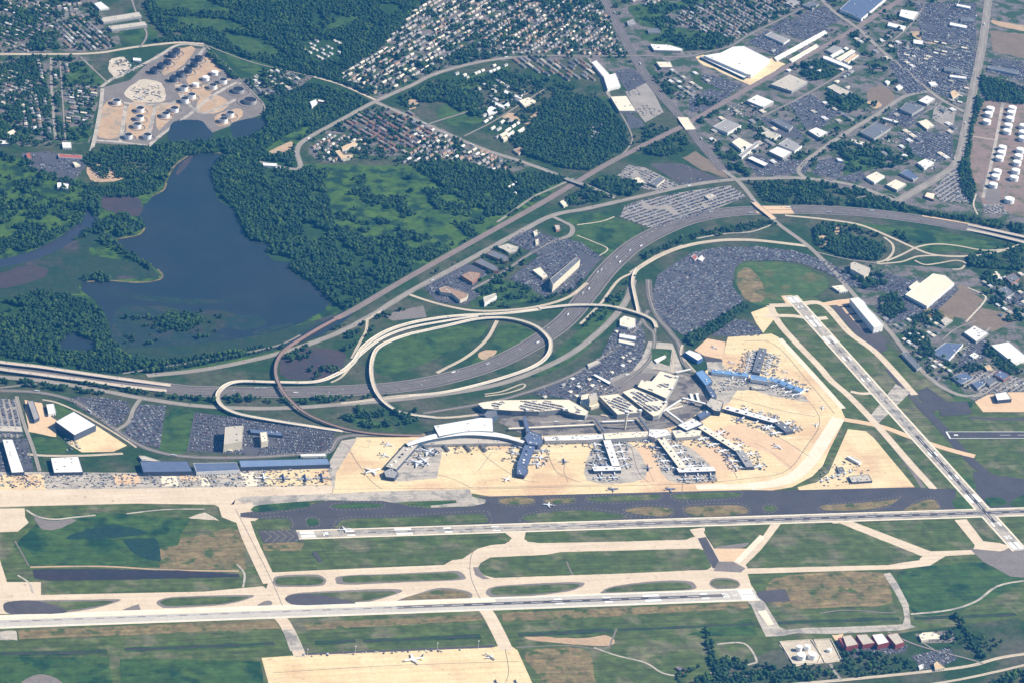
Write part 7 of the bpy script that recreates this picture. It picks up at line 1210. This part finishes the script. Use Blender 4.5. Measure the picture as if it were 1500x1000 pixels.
for px, h, dens in TOPCARS:
    A = G(*px[0], h); t = (G(px[-2][0], px[-2][1], h)-A).normalized(); n = Vector((-t.y, t.x, 0)); P = [G(x, y, h) for x, y in px]; us = [(p-A).dot(t) for p in P]; vs = [(p-A).dot(n) for p in P]
    for off in (-2.8, 2.8):
        U, V_ = np.meshgrid(np.arange(min(us), max(us), 2.9), np.arange(min(vs), max(vs), 17)+off); U = U.ravel(); V_ = V_.ravel(); B = np.stack([A.x+t.x*U+n.x*V_, A.y+t.y*U+n.y*V_, np.full(len(U), h+.02)], 1)
        c_ = np.array(px).mean(0); pin = [tuple(c_+(np.array(p)-c_)*.86) for p in px]
        ok = inside(PXA(B), pin) & (vnoise(B, 30, 3) < dens+.05); PC.append(B[ok]); PR.append(np.full(ok.sum(), math.atan2(n.y, n.x)))
PC = np.concatenate(PC); PR = np.concatenate(PR); print('cars', len(PC))
scatter('parked_cars', PC, np.ones(len(PC)), PR, cars, 2)
cb = M('cart_paint', (.6, .6, .58), rough=.5, fine=0, rand=[(.55, .55, .52), (.40, .34, .24), (.10, .10, .12), (.12, .15, .22), (.35, .34, .33), (.20, .19, .19)])
m = MB(); m.box(0, 0, .3, 5, 2.4, 2); m.box(2.9, 0, .3, 1.6, 2.2, 1.6); kc = bpy.data.objects.new('cart_kind', bpy.data.meshes.new('cart')); kc.data.from_pydata(m.v, [], m.f); kc.data.materials.append(cb)
m = MB(); m.box(0, 0, .1, 12.2, 2.5, 2.7); kd = bpy.data.objects.new('container_kind', bpy.data.meshes.new('container')); kd.data.from_pydata(m.v, [], m.f); kd.data.materials.append(cb)
carts = proto_coll('cart_kinds', [kc]); boxes = proto_coll('container_kinds', [kd])
CL = [np.array(CLUT)]
for p, n_ in (([(0, 694), (200, 694), (205, 714), (0, 714)], 260), ([(205, 693), (485, 686), (486, 712), (205, 713)], 360), ([(795, 645), (1060, 640), (1040, 655), (800, 655)], 140), ([(600, 655), (760, 652), (700, 665), (600, 668)], 60), ([(1200, 688), (1235, 670), (1278, 690), (1260, 712), (1200, 712)], 60), ([(440, 958), (700, 950), (700, 953), (440, 962)], 50), ([(1045, 560), (1100, 560), (1060, 575), (1045, 572)], 30), ([(95, 640), (110, 638), (118, 660), (98, 662)], 40)):
    P = np.array(p, float); a = np.stack([rng.uniform(P[:, 0].min(), P[:, 0].max(), n_*2), rng.uniform(P[:, 1].min(), P[:, 1].max(), n_*2)], 1); a = a[inside(a, p)][:n_]; CL.append(np.array([tuple(G(x, y))[:2]+(.75,) for x, y in a]))
CL = np.concatenate(CL); scatter('service_vehicles', CL, rng.uniform(.8, 1.3, len(CL)), rng.choice([0, 1.57, .3, 1.9], len(CL)), carts, 1)
CB = []; CR = []
for p, sp, gp, d in (([(1300, 60), (1425, 60), (1425, 120), (1400, 155), (1360, 130), (1320, 90)], 14, .35, (14, 3)), ([(1340, 0), (1430, 0), (1430, 60), (1345, 55)], 16, .45, (14, 3)), ([(1445, 85), (1560, 95), (1560, 140), (1445, 118)], 16, .45, (14, 3)), ([(355, 118), (400, 102), (455, 116), (400, 148), (380, 140)], 13, .45, (10, 6)), ([(1060, 155), (1100, 150), (1120, 165), (1080, 175)], 14, .4, (14, -9)), ([(1290, 180), (1330, 200), (1310, 212), (1275, 204)], 14, .4, (14, -9)), ([(1340, 250), (1365, 225), (1375, 245), (1350, 255)], 14, .4, (14, -9)),
                     ([(160, 90), (200, 86), (215, 95), (180, 112)], 13, .45, (14, 3)), ([(190, 125), (235, 125), (240, 150), (195, 148)], 13, .5, (14, 3)), ([(95, 130), (140, 128), (135, 155), (98, 150)], 14, .4, (14, 3)), ([(1420, 500), (1480, 540), (1460, 560), (1400, 545)], 16, .5, (14, 9)), ([(820, 555), (880, 545), (890, 575), (840, 585)], 15, .5, (14, -9)), ([(1370, 560), (1425, 575), (1500, 560), (1500, 572), (1430, 585)], 16, .55, (14, -6)), ([(40, 225), (110, 225), (118, 240), (60, 250)], 16, .5, (14, 3)), ([(1395, 285), (1418, 260), (1422, 298), (1400, 300)], 12, .3, (14, -9)), ([(130, 245), (185, 246), (178, 262), (140, 262)], 14, .4, (14, 3))):
    A = grow(p, sp, gp, 35, seed=41, avoid=BUILT+[]); a = G(*p[0]); t = G(p[0][0]+d[0], p[0][1]+d[1])-a; CB.append(A); CR.append(np.full(len(A), math.atan2(t.y, t.x))+rng.choice([0, 1.5708], len(A), p=[.7, .3]))
CB = np.concatenate(CB); CB[:, 2] = .5; CR = np.concatenate(CR); _k = off_roads(CB, 5); CB = CB[_k]; CR = CR[_k]; scatter('yard_containers', CB, rng.uniform(.6, 1.2, len(CB)), CR, boxes, 1)
# vehicles on the open road, one by one
CP = {'white': M('white_car_paint', (.8, .8, .79), fine=0, rough=.3, spec=.5), 'silver': M('silver_car_paint', (.45, .46, .48), fine=0, rough=.3, spec=.5), 'dark': M('dark_car_paint', (.05, .055, .07), fine=0, rough=.3, spec=.5), 'red': M('red_car_paint', (.4, .05, .04), fine=0, rough=.3, spec=.5)}
CMs = {k: car_mesh(v) for k, v in CP.items()}; TMs = {k: car_mesh(CP[k], 17, 2.6, 4, True) for k in ('white', 'silver')}
def traffic(px, n_, lanes, where, z, zf=None, s0=0, s1=1):
    P = path_world(px, 6); cum = [0]
    for a, b in zip(P[:-1], P[1:]): cum.append(cum[-1]+(b-a).length)
    for k in range(n_):
        s = (s0+(s1-s0)*(k+random.uniform(.1, .9))/n_)*cum[-1]; i = max(j for j in range(len(cum)-1) if cum[j] <= s); f = (s-cum[i])/(cum[i+1]-cum[i]); p = P[i].lerp(P[i+1], f); t = (P[i+1]-P[i]); t.z = 0; t.normalize(); nn = Vector((-t.y, t.x, 0)); ln = random.choice(lanes)
        q = p+nn*ln; tr = random.random() < .22 and abs(ln) > 4; col = random.choice(['white', 'silver'] if tr else ['white', 'white', 'silver', 'dark', 'red'])
        nm = 'truck' if tr else 'car'; o = bpy.data.objects.new(nm, (TMs if tr else CMs)[col]); C.objects.link(o); o.location = (q.x, q.y, p.z+z); o.rotation_euler.z = math.atan2(t.y, t.x)+(0 if ln < 0 else math.pi)
        put(o, label=f'{col} {nm}, {ordn(k+1 if P[-1].x > P[0].x or abs(PX(P[-1].x, P[-1].y)[0]-PX(P[0].x, P[0].y)[0]) < 1 else n_-k)} vehicle from left {where}', category=nm, group=f'traffic {where}')
traffic(I95, 48, [-22, -16, -8, 8, 16, 22], 'on the interstate below the marsh', 1.0, s0=.17, s1=.5); traffic(I95, 62, [-22, -16, -8, 8, 16, 22], 'on the wide bend of the interstate', 1.0, s0=.5, s1=.88)
traffic(RD[9][0], 24, [-6, -3, 3, 6], 'on the straight road beside the railway', 1.15); traffic(RD[0][0], 12, [-6, 6], 'on the road between interstate and car parks', 1.15); traffic(RD[3][0], 10, [-5, 5], 'on the road past the lower car parks', 1.15)
traffic([p for p, w, m in RD if w == 20 and p[0] == (1060, 250)][0], 14, [-5, 5], 'on the avenue beside the crossing runway', 1.15); traffic([(880, -10), (903, 35), (932, 90), (960, 130), (1000, 176), (1030, 215), (1060, 250)], 18, [-14, -8, 8, 14], 'on the wide avenue crossing the railway', 1.15); traffic([(1450, -20), (1440, 60), (1428, 120), (1416, 180), (1405, 230), (1390, 250)], 16, [-11, -5, 5, 11], 'on the long avenue at the upper right', 1.15)
traffic([(380, 238), (437, 248), (435, 222), (448, 205), (500, 176), (548, 150), (600, 127), (640, 108), (700, 92), (755, 84)], 10, [-5, 5], 'on the road curving round the upper wood', 1.15); traffic([(550, 150), (600, 172), (700, 216), (760, 236), (800, 250)], 12, [-6, 6], 'on the straight road beside the small streets', 1.15)
traffic(Z([(0, 530), (60, 537), (120, 546), (190, 556)], [9, 9, 8, 6]), 9, [-3, 3], 'on the far raised carriageway at left', .1); traffic(Z([(0, 540), (60, 548), (120, 556), (190, 566)], [9, 9, 8, 6]), 9, [-3, 3], 'on the near raised carriageway at left', .1)
traffic(Z([(740, 459), (680, 462), (640, 466), (598, 474), (562, 487), (532, 508), (516, 532), (490, 549), (458, 559), (400, 559), (352, 558)], [5, 6, 5, 4, 7, 10, 11, 10]), 9, [-2.5, 2.5], 'on the long cream flyover', .3)
traffic([(890, 560), (930, 545), (990, 548), (1010, 555)], 6, [-6, 6], 'on the terminal approach road', 1.15); traffic([(790, 618), (860, 616), (920, 616), (970, 606), (1010, 588), (1028, 565)], 14, [-5, 0, 5], 'along the terminal curb', 1.15)
# light masts and runway-side bits
for i, (x, y) in enumerate([(540, 655), (610, 705), (700, 655), (820, 655), (920, 660), (1045, 645), (1085, 585), (1170, 560), (1150, 530), (1060, 520), (450, 962), (520, 958), (640, 953), (700, 950)]):
    g = G(x, y); r = empty('light_mast', (g.x, g.y, .6), 'tall floodlight mast on the cream apron by the gates' if i < 10 else 'tall floodlight mast on the top edge of the lower apron', 'light mast', 'floodlight masts of the main apron' if i < 10 else 'floodlight masts of the lower apron')
    m = MB(); m.prism(ring(.6, 6), 0, 26); m.build('pole', metal_l, r); m = MB(); m.box(0, 0, 26, 5, 2, 1.2); m.build('lamp_head', metal_l, r)

# ---------------------------------------------------------------- haze
hz = mesh_obj('haze', *box(47000, 55000, CAM.z+80, -3), []); hz.location = (0, 12000, 0); hz['kind'] = 'stuff'
hm = bpy.data.materials.new('haze'); hm.use_nodes = True; N = hm.node_tree.nodes; N.remove(N['Principled BSDF']); v = N.new('ShaderNodeVolumePrincipled')
v.inputs['Color'].default_value = (.05, .36, 1, 1); v.inputs['Density'].default_value = 1.6e-5; v.inputs['Anisotropy'].default_value = .2
hm.node_tree.links.new(v.outputs[0], N['Material Output'].inputs['Volume']); hz.data.materials.append(hm)
